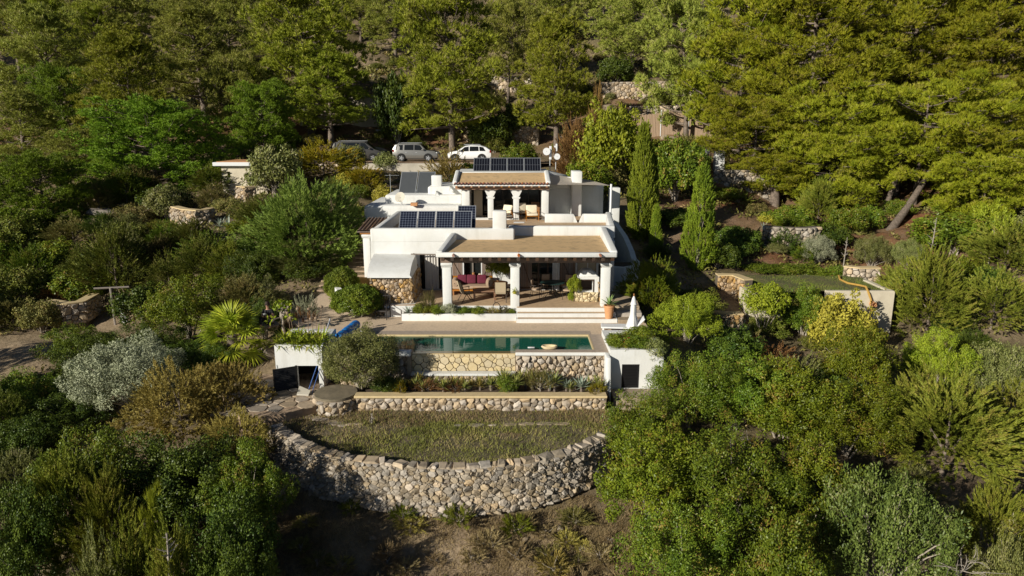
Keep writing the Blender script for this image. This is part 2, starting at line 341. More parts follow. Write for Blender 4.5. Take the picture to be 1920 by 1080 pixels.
def vnoise(x, y, seed=0):
    xi = np.floor(x).astype(np.int64); yi = np.floor(y).astype(np.int64); fx = x - xi; fy = y - yi
    def h(a, b):
        q = (a*374761393 + b*668265263 + seed*974711) & 0xffffffff; q = ((q ^ (q >> 13))*1274126177) & 0xffffffff
        return ((q ^ (q >> 16)) & 0xffff) / 65535.0
    u = fx*fx*(3-2*fx); v = fy*fy*(3-2*fy)
    return (h(xi,yi)*(1-u)+h(xi+1,yi)*u)*(1-v) + (h(xi,yi+1)*(1-u)+h(xi+1,yi+1)*u)*v - .5
def smooth01(a, b, x): t = np.clip((x-a)/(b-a), 0, 1); return t*t*(3-2*t)
def H(x, y):
    x = np.atleast_1d(np.asarray(x, float)); y = np.atleast_1d(np.asarray(y, float))
    sh = x.shape; x = x.ravel(); y = y.ravel(); z = np.empty(len(x))
    for i in range(0, len(x), 20000):
        xs, ys = x[i:i+20000], y[i:i+20000]
        z[i:i+20000] = _phi(np.hypot(xs[:,None]-_P[:,0][None], ys[:,None]-_P[:,1][None])) @ _W[:_n] + _W[_n] + xs*_W[_n+1] + ys*_W[_n+2]
    # fine relief, less of it on the terraces
    flat = smooth01(12, 16, np.hypot((x+2)*.8, y-34)*.8) * .8 + .2
    par = smooth01(64, 66, y) * (1-smooth01(79, 82, y)) * smooth01(-27, -24, x) * (1-smooth01(8, 12, x)); flat *= 1 - par*.85
    z += flat*(vnoise(x*.35, y*.35, 1)*.7 + vnoise(x*.9, y*.9, 2)*.3 + vnoise(x*2.3, y*2.3, 3)*.12)
    # step of the terraced hill behind the drive
    z += smooth01(100, 112, y) * (vnoise(x*.08, y*.1, 5)*5 + vnoise(x*.2, y*.25, 6)*2)
    return z.reshape(sh)
def h1(x, y): return float(H(x, y)[0])
def terrain():
    ys = np.concatenate([np.arange(2, 60, .4), np.arange(60, 130, .8), np.arange(130, 330, 6), [400, 600, 900, 1400]])
    xs = np.concatenate([[-900, -500, -300], np.arange(-200, -60, 8), np.arange(-60, 60, .5), np.arange(60, 200, 8), [300, 500, 900]])
    X, Y = np.meshgrid(xs, ys); Z = H(np.clip(X, -160, 160), np.minimum(Y, 300))
    Z = Z + np.maximum(Y-300, 0)*.25
    V = np.stack([X.ravel(), Y.ravel(), Z.ravel()], 1); nx = len(xs); ny = len(ys)
    i = np.arange(nx*ny).reshape(ny, nx)
    F = np.stack([i[:-1,:-1].ravel(), i[:-1,1:].ravel(), i[1:,1:].ravel(), i[1:,:-1].ravel()], 1)
    me = fastmesh('ground', V, F, None, True)
    # red earth on the hill to the right and along the drive, pale limestone soil elsewhere: an attribute of the soil itself, bar the painted sunlit patch in front
    red = smooth01(9, 15, V[:,0]) * smooth01(41, 46, V[:,1]) * (1-smooth01(78, 95, V[:,1]))
    red = np.maximum(red, .75*smooth01(78, 82, V[:,1])*(1-smooth01(88, 95, V[:,1])))
    sand_and_sunlit = np.exp(-(((V[:,0]+24.5)/5)**2 + ((V[:,1]-34)/5)**2)) + .75*np.exp(-(((V[:,0]+1.2)/4)**2 + ((V[:,1]-18.0)/1.5)**2))  # real sandy bank, then a sunlit foreground patch painted into the soil colour
    a = me.attributes.new('red', 'FLOAT', 'POINT'); a.data.foreach_set('value', red.astype(np.float32))
    a = me.attributes.new('sand_and_sunlit', 'FLOAT', 'POINT'); a.data.foreach_set('value', np.clip(sand_and_sunlit, 0, 1).astype(np.float32))
    m, n = _new('ground_soil'); L = n.links.new
    out = N(n, 'ShaderNodeOutputMaterial'); b = N(n, 'ShaderNodeBsdfPrincipled'); b.inputs['Roughness'].default_value = .95; b.inputs['Specular IOR Level'].default_value = .1; L(b.outputs[0], out.inputs[0])
    tc = N(n, 'ShaderNodeTexCoord')
    def noise(sc, d=6, r=.65):
        x = N(n, 'ShaderNodeTexNoise'); x.inputs['Scale'].default_value = sc; x.inputs['Detail'].default_value = d; x.inputs['Roughness'].default_value = r; L(tc.outputs['Object'], x.inputs['Vector']); return x.outputs[0]
    def ramp(s, p0, p1, c0, c1):
        x = N(n, 'ShaderNodeValToRGB'); e = x.color_ramp.elements; e[0].position = p0; e[1].position = p1; e[0].color = c4(c0); e[1].color = c4(c1); L(s, x.inputs[0]); return x.outputs[0]
    def mix(f, a_, b_):
        x = N(n, 'ShaderNodeMix', data_type='RGBA'); L(f, x.inputs[0]); L(a_, x.inputs[6]); L(b_, x.inputs[7]); return x.outputs[2]
    soil = ramp(noise(.9), .35, .68, (.14, .10, .065), (.29, .215, .14))
    herb = ramp(noise(4), .4, .65, (.08, .07, .032), (.19, .155, .08))
    c = mix(ramp(noise(.35, 8), .40, .58, (0, 0, 0), (.75, .75, .75)), soil, herb)
    at_ = N(n, 'ShaderNodeAttribute', attribute_name='red'); redc = ramp(noise(1.6), .35, .65, (.13, .05, .022), (.26, .115, .055)); 
    rf = N(n, 'ShaderNodeMath', operation='MULTIPLY'); L(at_.outputs['Fac'], rf.inputs[0]); L(ramp(noise(.3, 7), .38, .55, (.95, .95, .95), (.35, .35, .35)), rf.inputs[1])
    c = mix(rf.outputs[0], c, redc)
    at2 = N(n, 'ShaderNodeAttribute', attribute_name='sand_and_sunlit'); c = mix(at2.outputs['Fac'], c, ramp(noise(2.5), .35, .65, (.24, .175, .11), (.42, .32, .21)))
    st = ramp(noise(7, 9, .75), .60, .66, (0, 0, 0), (.8, .8, .8)); stc = N(n, 'ShaderNodeRGB'); stc.outputs[0].default_value = c4((.36, .30, .22)); c = mix(st, c, stc.outputs[0])
    L(c, b.inputs['Base Color'])
    bp = N(n, 'ShaderNodeBump'); bp.inputs['Strength'].default_value = .7; bp.inputs['Distance'].default_value = .12; L(noise(5, 9, .7), bp.inputs['Height']); L(bp.outputs[0], b.inputs['Normal'])
    me.materials.append(m)
    o = bpy.data.objects.new('ground', me); COL.objects.link(o); o['kind'] = 'structure'
terrain()

# ------------------------------------------------------------------ foliage generators
def rng(seed): return np.random.default_rng(seed)
def unit(v): return v / np.maximum(np.linalg.norm(v, axis=-1, keepdims=True), 1e-9)
def frame(d, g):
    r = g.normal(size=d.shape); u = unit(np.cross(d, r)); return u, np.cross(d, u)
def needle_mesh(P, D, Ln, Wd, g, hint=None):
    """narrow triangles from P along D"""
    u = frame(D, g)[0] if hint is None else unit(np.cross(D, hint + g.normal(size=D.shape)*.35)); n = len(P); Ln = np.broadcast_to(Ln, n)[:,None]; Wd = np.broadcast_to(Wd, n)[:,None]
    V = np.stack([P - u*Wd*.5, P + u*Wd*.5, P + D*Ln], 1).reshape(-1, 3)
    return V, np.arange(n*3).reshape(n, 3)
def leaf_mesh(P, D, Nn, Ln, Wd):
    """folded diamond leaves: base P, direction D, facing Nn"""
    D = unit(D); S = unit(np.cross(D, Nn)); Nn = np.cross(S, D); n = len(P)
    Ln = np.broadcast_to(Ln, n)[:,None]; Wd = np.broadcast_to(Wd, n)[:,None]
    mid = P + D*Ln*.45
    V = np.stack([P, mid + S*Wd*.5 + Nn*Wd*.12, P + D*Ln, mid - S*Wd*.5 + Nn*Wd*.12], 1).reshape(-1, 3)
    return V, np.arange(n*4).reshape(n, 4)
def ball(n, g):
    v = unit(g.normal(size=(n, 3))); return v
class Tubes:
    def __init__(s): s.mb = MB(); s.n = 0
def tube_mesh(lines, name, m, n=5):
    """lines: list of (points, radii)"""
    V = []; F = []; base = 0
    for pts, rs in lines:
        pts = np.asarray(pts, float); k = len(pts)
        T = np.gradient(pts, axis=0); T = unit(T)
        a = np.array([0, 0, 1.]) if abs(T[0][2]) < .9 else np.array([1., 0, 0])
        u = unit(np.cross(T[0], a))
        for i in range(k):
            u = unit(u - T[i]*np.dot(u, T[i])); v = np.cross(T[i], u)
            ang = np.arange(n)*2*np.pi/n
            V.append(pts[i] + rs[i]*(np.cos(ang)[:,None]*u + np.sin(ang)[:,None]*v))
        for i in range(k-1):
            for j in range(n):
                F.append((base+i*n+j, base+i*n+(j+1) % n, base+(i+1)*n+(j+1) % n, base+(i+1)*n+j))
        base += k*n
    return fastmesh(name, np.concatenate(V), np.array(F), m, True)
def bez(a, b, c, k=6):
    t = np.linspace(0, 1, k)[:,None]; a, b, c = map(np.asarray, (a, b, c))
    return (1-t)**2*a + 2*t*(1-t)*b + t*t*c
class Proto: pass
PROTO = {}
def _finish(key, V, F, lines, leafm, barkm, twig=None):
    p = Proto(); p.crown = fastmesh(key+'_crown', V, F, leafm)
    p.trunk = tube_mesh(lines, key+'_trunk', barkm)
    r = np.hypot(V[:,0], V[:,1]); p.w = 2*np.percentile(r, 97); p.h = np.percentile(V[:,2], 99.7); p.z0 = np.percentile(V[:,2], 1)
    PROTO[key] = p; return p
def pine(key, seed, h=11, r=4.2, base=.22, nb=34, prof=None, tufts=42, needles=10, nl=.34, nw=.05, rise=.5, lean=0., flat=.8, clump=.66, leafm='pine', layered=0., bend=0., sep=1.5):
    g = rng(seed); lines = []
    top = np.array([lean*h, g.normal()*.2, h*.96]); mid = np.array([lean*h*.2 + g.normal()*.35 + bend, g.normal()*.3, h*.5])
    tr = bez((0, 0, -.6), mid, top, 10); rad = np.linspace(.028*h, .004*h, 10); rad[0] *= 1.4
    lines.append((tr, rad))
    C = []; RC = []; OUT = []
    for i in range(nb):
        t = base + (1-base)*((i+.5)/nb)**.9
        if layered: t = base + (1-base)*np.round((i/nb)*layered)/layered + g.normal()*.01
        q = (t-base)/(1-base)
        rr = (prof(q) if prof else (np.sin(np.pi*np.clip(.18+q*.82, 0, 1))**.7)) * r * g.uniform(.72, 1.12)
        az = i*2.39996 + g.normal()*.35
        s = np.clip(t*9, 0, 8.99); k = int(s); p0 = tr[k] + (tr[k+1]-tr[k])*(s-k)
        d = np.array([np.cos(az), np.sin(az), 0.]); up = rise*(.4+1.1*q) + g.normal()*.1
        end = p0 + d*rr + np.array([0, 0, up*rr]); ctl = p0 + d*rr*.55 + np.array([0, 0, up*rr*.25 - .05*rr])
        br = bez(p0, ctl, end, 6); rb = max(.02, .011*h*(1-q*.6))
        lines.append((br, np.linspace(rb, .014, 6)))
        m = max(3, int(rr*sep))
        for j in range(m):
            f = 1 - .75*(j/m)**1.1 if m > 1 else 1
            pos = bez(p0, ctl, end, 21)[int(f*20)]
            lat = np.array([-d[1], d[0], 0])*g.normal()*.27*rr*(1.15-f*.3) 
            c = pos + lat + np.array([0, 0, g.normal()*.3])
            C.append(c); RC.append(clump*g.uniform(.65, 1.25)); OUT.append(unit(c - np.array([tr[k][0], tr[k][1], p0[2]-.8])))
            if g.random() < .5: lines.append((bez(pos - d*.5, pos + lat*.4, c, 4), np.linspace(.03, .008, 4)))
    for j in range(5): C.append(top + g.normal(size=3)*.4); RC.append(clump*.7); OUT.append(np.array([0, 0, 1.]))
    C = np.array(C); RC = np.array(RC); OUT = np.array(OUT); nC = len(C)
    idx = np.repeat(np.arange(nC), tufts); b = ball(len(idx), g)*np.cbrt(g.uniform(.4, 1, len(idx)))[:,None]
    b[:,2] = np.abs(b[:,2])*np.where(g.random(len(idx)) < .9, 1, -.5)
    TP = C[idx] + b*RC[idx][:,None]*np.array([1, 1, flat*1.3])
    TD = unit(b*.8 + OUT[idx]*.5 + np.array([0, 0, .55]))
    P = np.repeat(TP, needles, 0); D = unit(np.repeat(TD, needles, 0) + g.normal(size=(len(P), 3))*.5)
    hint = np.repeat(unit(b*1.0 + OUT[idx]*.45 + np.array([0, 0, .25])), needles, 0)
    V, F = needle_mesh(P, D, nl*g.uniform(.7, 1.2, len(P)), nw, g, hint)
    return _finish(key, V, F, lines, leafm, 'bark')
def broad(key, seed, r=2.4, h=4.2, z0=.5, nc=260, lpc=110, L=.11, W=.055, cr=.36, lump=.4, leafm='carob', barkm='bark_pale', inner=.5, limbs=12, updir=.35, droop=0., tall=1.5):
    g = rng(seed); d = ball(nc*3, g); d = d[d[:,2] > -.5][:nc]
    nc = len(d)
    ph = g.uniform(0, 6.28, 8); az = np.arctan2(d[:,1], d[:,0])
    lum = 1 + lump*(np.sin(az*2+ph[0])*.35 + np.sin(az*3+ph[1]+d[:,2]*3)*.45 + np.sin(d[:,2]*6+ph[2]+az*2)*.45 + np.sin(az*5+d[:,2]*4+ph[3])*.3)*.6
    rad = np.clip(lum, .35, 1.3)*np.where(g.random(nc) < .72, g.uniform(.86, 1.06, nc), g.uniform(inner, max(.9, inner+.01), nc))
    hz = (h-z0)/2; cen = np.array([0, 0, z0+hz*.92])
    C = cen + d*rad[:,None]*np.array([r-cr*.6, r-cr*.6, hz-cr*.5]); C[:,2] = np.maximum(C[:,2], .15)
    RC = cr*g.uniform(.55, 1.3, nc)
    ax = unit(d*np.array([.75, .75, .4]) + np.array([0, 0, .85]) + g.normal(size=d.shape)*.3)     # shoots lean outwards and up
    idx = np.repeat(np.arange(nc), lpc); b = ball(len(idx), g); rr = np.cbrt(g.uniform(.3, 1, len(idx)))
    al = np.sum(b*ax[idx], 1, keepdims=True); b2 = b + ax[idx]*al*(tall-1); t_ = np.clip(al, 0, 1)
    P = C[idx] + b2*(rr*RC[idx])[:,None]*(1-.35*t_)
    out = unit(b*1.1 + d[idx]*.5 + np.array([0, 0, updir*.8]) + g.normal(size=b.shape)*.24)
    Nn = out; D = unit(np.cross(Nn, g.normal(size=b.shape)) + ax[idx]*.6 + out*.2 + np.array([0, 0, -droop]))
    V, F = leaf_mesh(P, D, Nn, L*g.uniform(.65, 1.3, len(P)), W*g.uniform(.7, 1.2, len(P)))
    lines = []
    for k in range(limbs):
        c = C[g.integers(0, nc)]*.93; s = np.array([g.normal()*.12*r*.5, g.normal()*.12*r*.5, -.4])
        lines.append((bez(s, (c[0]*.25, c[1]*.25, c[2]*.65), c, 7), np.linspace(.04*r*.55+.02, .010, 7)))
    return _finish(key, V, F, lines, leafm, barkm)
def plume(key, seed, r=2.2, h=4, z0=.2, n=420, pl=.9, npl=64, nl=.15, nw=.03, shape='dome', leafm='juniper', up=.75, twigs=60, barkm='bark_pale', spread=.5, fill=.45, conic=.0):
    g = rng(seed)
    if shape == 'column':
        t = g.random(n)**1.15; az = g.uniform(0, 6.283, n)
        pr = np.minimum(1, .35 + t*5)*np.clip(1-t, 0, 1)**.62*1.12
        rr = r*pr*np.where(g.random(n) < .8, g.uniform(.82, 1.08, n), g.uniform(.4, .8, n))*(1+.12*np.sin(az*3+t*9))
        B0 = np.stack([np.cos(az)*rr, np.sin(az)*rr, z0+t*(h-z0-pl*.6)], 1)
        A = unit(np.stack([np.cos(az)*.22, np.sin(az)*.22, np.ones(n)], 1) + g.normal(size=(n, 3))*.09)
    else:
        d = ball(n*3, g); d = d[d[:,2] > -.72][:n]; n = len(d); az = np.arctan2(d[:,1], d[:,0]); ph = g.uniform(0, 6, 4)
        lum = 1 + .22*np.sin(az*3+ph[0]+d[:,2]*2) + .16*np.sin(az*5+ph[1]) + .12*np.sin(d[:,2]*7+ph[2])
        rad = lum*np.where(g.random(n) < .68, g.uniform(.82, 1.0, n), g.uniform(fill, .85, n))
        hz = (h-z0)/2; sc = 1 - conic*np.clip(d[:,2], 0, 1)
        B0 = np.stack([d[:,0]*(r-pl*.45)*sc, d[:,1]*(r-pl*.45)*sc, d[:,2]*(hz-pl*.3)*(1+conic*.3)], 1)*rad[:,None] + np.array([0, 0, z0+hz*.9])
        A = unit(d*np.array([1, 1, .6]) + np.array([0, 0, up]) + g.normal(size=d.shape)*.25)
    pls = pl*g.uniform(.6, 1.2, n)
    idx = np.repeat(np.arange(n), npl); s = g.random(len(idx))**.85
    u, v = frame(A, g); ang = g.uniform(0, 6.283, len(idx)); side = u[idx]*np.cos(ang)[:,None] + v[idx]*np.sin(ang)[:,None]
    bendd = np.array([0, 0, -.12])
    P = B0[idx] + A[idx]*(s*pls[idx])[:,None] + side*((1-s)*.16*pls[idx]*g.random(len(idx)))[:,None]
    D = unit(A[idx] + side*spread*(1.3-s)[:,None] + g.normal(size=P.shape)*.15)
    hint = unit(side*.9 + (np.stack([B0[:,0], B0[:,1], B0[:,2]-z0-(h-z0)*.35], 1)/np.array([r, r, (h-z0)*.5]))[idx]*.9)
    V, F = needle_mesh(P, D, nl*g.uniform(.6, 1.25, len(P)), nw, g, hint)
    lines = [(bez((0, 0, -.4), (g.normal()*.1, g.normal()*.1, h*.4), (0, 0, h*.8), 6), np.linspace(.035*h*.6+.02, .015, 6))]
    for k in g.choice(n, min(twigs, n), replace=False):
        b0 = B0[k]; st = np.array([b0[0]*.1, b0[1]*.1, max(0., b0[2]*.55)])
        lines.append((bez(st, st*.4+b0*.6+np.array([0, 0, -.1]), b0 + A[k]*pls[k]*.5, 5), np.linspace(.028, .006, 5)))
    return _finish(key, V, F, lines, leafm, barkm)

dome = lambda q: (1-q*q)**.5*.95 + .08
aleppo = lambda q: np.clip((.55+1.6*q), 0, 1)*(1-q)**.55 + .10
tall = lambda q: np.clip((.7+1.2*q), 0, 1)*(1-q)**.75 + .12
flatp = lambda q: .75 + .3*np.sin(q*3)
pine('aleppo_a', 1, 11, 4.4, .18, 40, aleppo)
pine('aleppo_b', 2, 12, 4.0, .24, 40, tall, clump=.7)
pine('aleppo_c', 3, 10, 4.8, .16, 42, aleppo, lean=.06, clump=.62)
pine('aleppo_d', 4, 9, 4.3, .30, 34, dome, clump=.72)
pine('spread_a', 5, 9, 5.6, .36, 30, flatp, tufts=44, rise=.22, flat=.5, clump=.85, layered=7, leafm='pine3', needles=10)
pine('spread_b', 6, 8, 5.2, .40, 26, flatp, tufts=44, rise=.16, flat=.5, clump=.85, layered=6, leafm='pine3', needles=10, lean=.12)
pine('giant_a', 14, 15, 6.6, .25, 60, aleppo, tufts=44, rise=.32, flat=.6, clump=.85, leafm='pine3', needles=10)
pine('low_bough', 21, 6, 5.4, .12, 34, flatp, tufts=44, rise=.16, flat=.5, clump=.8, layered=7, leafm='pine3', needles=10, lean=.1)
pine('umbrella_a', 7, 8, 4.2, .16, 60, dome, tufts=44, rise=.5, flat=.7, clump=.62, nl=.26, nw=.05, leafm='umbrella')
pine('small_pine', 8, 2.2, .7, .08, 22, lambda q: (1-q)*.9+.15, tufts=12, needles=12, nl=.22, nw=.016, rise=1.1, clump=.16, flat=1., leafm='lime')
broad('broad_a', 11, 2.6, 4.4, .2, 300, 115, .105, .055, lump=.75, inner=.35)
broad('broad_b', 12, 2.4, 4.2, .2, 280, 120,   .115, .062, .38, lump=.9, leafm='lentisk')
broad('broad_c', 13, 2.6, 3.6, .2, 220, 110, .115, .055, .36, lump=.7, inner=.3, leafm='carob', limbs=34)
broad('far_a', 15, 2.6, 4.0, .2, 150, 70, .22, .125, .5, leafm='darkleaf')
broad('far_b', 16, 2.6, 4.6, .3, 130, 80, .23, .13, .55, lump=.5, inner=.3, leafm='lime', limbs=12)
broad('olive_a', 17, 2.4, 3.6, .3, 300, 120, .125, .036, .34, leafm='oliveleaf', inner=.4, limbs=22)
broad('citrus', 18, 1.0, 1.5, .05, 80, 80, .12, .065, .26, leafm='lime', limbs=8, tall=1.1)
broad('clipped', 19, 1.0, 1.75, .0, 380, 90, .07, .04, .15, lump=.02, leafm='clipped', inner=.88, tall=1.)
broad('small_tree', 20, 1.3, 2.9, 1.2, 80, 80, .12, .06, .3, lump=.4, leafm='lime', limbs=9)
broad('shrub', 21, 1.0, 1.4, .0, 80, 70, .10, .055, .28, lump=.4, leafm='lentisk', limbs=6)
plume('juniper_a', 31, 2.3, 4.2, .1, 1050, .55, 52, .12, .038, twigs=8, fill=.6, up=.4, barkm='bark')
plume('juniper_b', 32, 2.2, 4.0, .1, 950, .62, 54, .13, .038, conic=.4, leafm='juniper_dark', up=.65, twigs=8, fill=.55, barkm='bark')
plume('juniper_c', 33, 2.6, 3.0, .0, 1500, .36, 38, .10, .034, leafm='goldjuniper', up=.2, spread=.9, twigs=6, fill=.6, barkm='bark')
plume('feather', 34, 3.6, 4.8, .0, 3000, .55, 30, .19, .044, leafm='feather', up=.3, spread=.6, fill=.8, twigs=6, barkm='bark')
plume('cypress_a', 35, 1.0, 10, .1, 1300, .9, 40, .17, .05, 'column', 'cypress', twigs=6, spread=.3)
plume('cypress_b', 36, 1.05, 8.5, .1, 800, .7, 50, .15, .05, 'column', 'cypress', twigs=10, spread=.6)
plume('tuft', 37, .5, .6, .0, 60, .36, 34, .13, .022, leafm='scrub', twigs=8, spread=.6)
plume('rosemary', 38, .9, 1.3, .0, 170, .5, 40, .09, .024, leafm='olive2', up=1.1, twigs=24, spread=.5)

GROW = 1.08
def plant(key, name, label, cat, cx, top, bot, wpx, Y, leaf=None, group=None, base=None, rz=None, bark=None, lean=None, sink=.15):
    """put a plant where the photo shows it: crown box (centre, top, bottom, width in pixels) seen at the depth Y"""
    p = PROTO[key]; wpx *= GROW; P = at(cx, top, Y); d = P.y*_c - (P.z-CAMZ)*_s
    z = base if base is not None else h1(P.x, Y) - sink
    if bot is not None and base is None:
        zb = at(cx, bot, Y).z
        if zb < z - .3 and key[:4] not in ('alep', 'spre', 'gian', 'umbr'): pass
    wid = wpx/FPX*d; hh = max(P.z - z, .3)
    if bot is not None:                       # lift the crown so that it begins where it does in the photo
        zb = at(cx, bot, Y).z
        fr = (zb - z)/hh
    s = wid/p.w; sz = hh/p.h
    rz = rz if rz is not None else (hash((cx, top)) % 628)/100
    t = thing(name, label, cat, (P.x, Y, z), rz, group, (s, s, sz))
    tr = part('trunk', p.trunk, t); cr = part('crown', p.crown, t)
    if leaf: cr.material_slots[0].link = 'OBJECT'; cr.material_slots[0].material = M[leaf]
    if bark: tr.material_slots[0].link = 'OBJECT'; tr.material_slots[0].material = M[bark]
    if lean is None and key[:4] in ('alep', 'gian'): lean = (math.sin(cx*1.7)*.05, math.cos(cx*2.3)*.05)
    if lean: t.rotation_euler = (lean[0], lean[1], rz)
    return t
# ------------------------------------------------------------------ stone facing: irregular stones packed side by side
def cells(w, h, size, g, var=.45, aspect=1.0, top=None):
    """power-diagram cells filling a w x h strip; size = mean stone diameter"""
    pts = []; rad = []
    tries = int(w*h/(size*size)*60)
    for k in range(tries):
        f = 1 - k/tries
        r = size*.5*(1 + var*(2*f - 1)*g.uniform(.3, 1.4)); x = g.uniform(0, w); y = g.uniform(0, h)
        ok = True
        if pts:
            P_ = np.array(pts); d = np.hypot((P_[:,0]-x)/aspect, P_[:,1]-y)
            ok = np.all(d > (np.array(rad) + r)*.82)
        if ok: pts.append((x, y)); rad.append(r)
    P_ = np.array(pts); W_ = np.array(rad)**2; out = []
    for i, (x, y) in enumerate(pts):
        poly = [(0., 0.), (w, 0.), (w, h), (0., h)]
        poly = [(max(0, x-size*3) if px_ == 0 else min(w, x+size*3), max(0, y-size*3) if py_ == 0 else min(h, y+size*3)) for px_, py_ in poly]
        dx = P_[:,0]-x; dy = P_[:,1]-y; d2 = dx*dx+dy*dy
        for j in np.argsort(d2)[1:24]:
            nx, ny = dx[j], dy[j]; c = (d2[j] + W_[i] - W_[j])/2
            new = []
            for a in range(len(poly)):
                p, q = poly[a], poly[(a+1) % len(poly)]
                fp = (p[0]-x)*nx + (p[1]-y)*ny - c; fq = (q[0]-x)*nx + (q[1]-y)*ny - c
                if fp <= 0: new.append(p)
                if (fp < 0 < fq) or (fq < 0 < fp):
                    t = fp/(fp-fq); new.append((p[0]+(q[0]-p[0])*t, p[1]+(q[1]-p[1])*t))
            poly = new
            if len(poly) < 3: break
        if len(poly) >= 3: out.append(poly)
    return out
def stone_geo(poly, gap, depth, bulge, fr, g, flat=False):
    """one stone: fr(u, v, d) -> world point d in front of the wall's face"""
    p = np.array(poly); c = p.mean(0); n = len(p)
    a = .5*abs(sum(p[i][0]*p[(i+1) % n][1]-p[(i+1) % n][0]*p[i][1] for i in range(n)))
    s = math.sqrt(max(a, 1e-6)); k = max(.3, 1 - gap/max(s, gap*1.5)*1.3)
    # cut the corners so that the outline is rounded
    q = []
    for i in range(n):
        A, Bp, Cp = p[i-1], p[i], p[(i+1) % n]
        cc = g.uniform(.04, .14); q.append(Bp + (A-Bp)*cc); q.append(Bp + (Cp-Bp)*cc)
    q = np.array(q); q = c + (q-c)*k
    if len(q) > 18: q = q[::2]
    m = len(q); dz = depth*g.uniform(.55, 1.25)
    tilt = g.normal(size=2)*(.0 if flat else .22)
    V = []
    for (f, d) in ((1.0, -.03), (.97, dz*.55), (.78 if not flat else .93, dz)):
        for uv in q:
            r = c + (uv-c)*f; V.append(fr(r[0], r[1], d + (np.dot(uv-c, tilt) + (0 if flat else g.normal()*depth*.16) if d > 0 else 0)))
    V.append(fr(c[0], c[1], dz + (bulge*s if not flat else 0)))
    F = []
    for l in range(2):
        for i in range(m): F.append((l*m+i, l*m+(i+1) % m, (l+1)*m+(i+1) % m, (l+1)*m+i))
    for i in range(m): F.append((2*m+i, 2*m+(i+1) % m, 3*m))
    return V, F
def stones(parent, w, h, fr, seed, size=.25, gap=.02, depth=.07, bulge=.12, m='stone_pale', limit=300, name='stone', var=.45, aspect=1.2, flat=False, keep=None, alt=None):
    """face a wall with stones: the largest `limit` are parts, the rest one heap"""
    g = rng(seed); cs = cells(w, h, size, g, var, aspect)
    if keep: cs = [p for p in cs if keep(np.mean([q[0] for q in p]), np.mean([q[1] for q in p]))]
    def area(p): return abs(sum(p[i][0]*p[(i+1) % len(p)][1]-p[(i+1) % len(p)][0]*p[i][1] for i in range(len(p))))
    cs.sort(key=area, reverse=True)
    RV = []; RF = []; out = []
    for i, p in enumerate(cs):
        V, F = stone_geo(p, gap, depth, bulge, fr, g, flat)
        if i < limit:
            c = np.mean([list(v) for v in V], 0)
            me = bpy.data.meshes.new(name); me.from_pydata([Vector(v)-Vector(c) for v in V], [], F); me.materials.append(M[alt(p, g) if alt else m])
            me.polygons.foreach_set('use_smooth', [False]*len(F))
            out.append(part(name, me, parent, Vector(c)))
        else:
            b = len(RV); RV += V; RF += [tuple(x+b for x in f) for f in F]
    if RF:
        me = bpy.data.meshes.new('small_stones'); me.from_pydata([tuple(v) for v in RV], [], RF); me.materials.append(M[m])
        me.polygons.foreach_set('use_smooth', [False]*len(RF))
        o = part('small_stones', me, parent)
        if parent is not None: o['kind'] = 'stuff'
        else: o['kind'] = 'stuff'
    return out
def plane_fr(o, u, v, n):
    o, u, v, n = Vector(o), Vector(u), Vector(v), Vector(n)
    return lambda a, b, d: o + u*a + v*b + n*d
def front(x0, y, z0): return plane_fr((x0, y, z0), (1, 0, 0), (0, 0, 1), (0, -1, 0))
def curve_fr(path, z0, batter=0., top=None):
    """wall along a polyline of (x, y); u = run along it, v = height; n = left-hand side"""
    P_ = np.array(path, float); seg = np.hypot(*np.diff(P_, axis=0).T); cum = np.r_[0, np.cumsum(seg)]
    T = np.gradient(P_, axis=0); T /= np.hypot(T[:,0], T[:,1])[:,None]
    def f(a, b, d):
        x = np.interp(a, cum, P_[:,0]); y = np.interp(a, cum, P_[:,1]); tx = np.interp(a, cum, T[:,0]); ty = np.interp(a, cum, T[:,1])
        k = d - b*batter
        return Vector((x + ty*k, y - tx*k, (z0(a) if callable(z0) else z0) + b))
    f.length = cum[-1]; return f
def wall_with_openings(parent, name, x0, x1, z0, z1, y0, y1, ops, m='white', bev=0):
    """wall facing -y, openings [(x0, x1, z0, z1)]; built of blocks that meet end to end, as one mesh"""
    xs = sorted({x0, x1, *[v for o in ops for v in o[:2]]}); zs = sorted({z0, z1, *[v for o in ops for v in o[2:]]})
    mb = MB(); V = {}
    def solid(i, k):
        if i < 0 or k < 0 or i >= len(xs)-1 or k >= len(zs)-1: return False
        cx, cz = (xs[i]+xs[i+1])/2, (zs[k]+zs[k+1])/2
        return not any(o[0] < cx < o[1] and o[2] < cz < o[3] for o in ops)
    f = mb.face
    for i in range(len(xs)-1):
        for k in range(len(zs)-1):
            if not solid(i, k): continue
            a, b, c, d = xs[i], xs[i+1], zs[k], zs[k+1]
            f([(a, y0, c), (b, y0, c), (b, y0, d), (a, y0, d)]); f([(b, y1, c), (a, y1, c), (a, y1, d), (b, y1, d)])
            if not solid(i-1, k): f([(a, y1, c), (a, y0, c), (a, y0, d), (a, y1, d)])
            if not solid(i+1, k): f([(b, y0, c), (b, y1, c), (b, y1, d), (b, y0, d)])
            if not solid(i, k-1): f([(a, y1, c), (b, y1, c), (b, y0, c), (a, y0, c)])
            if not solid(i, k+1): f([(a, y0, d), (b, y0, d), (b, y1, d), (a, y1, d)])
    bmesh.ops.remove_doubles(mb.bm, verts=mb.bm.verts, dist=.001)
    return mb.build(name, m, parent)
def struct(o): o['kind'] = 'structure'; return o

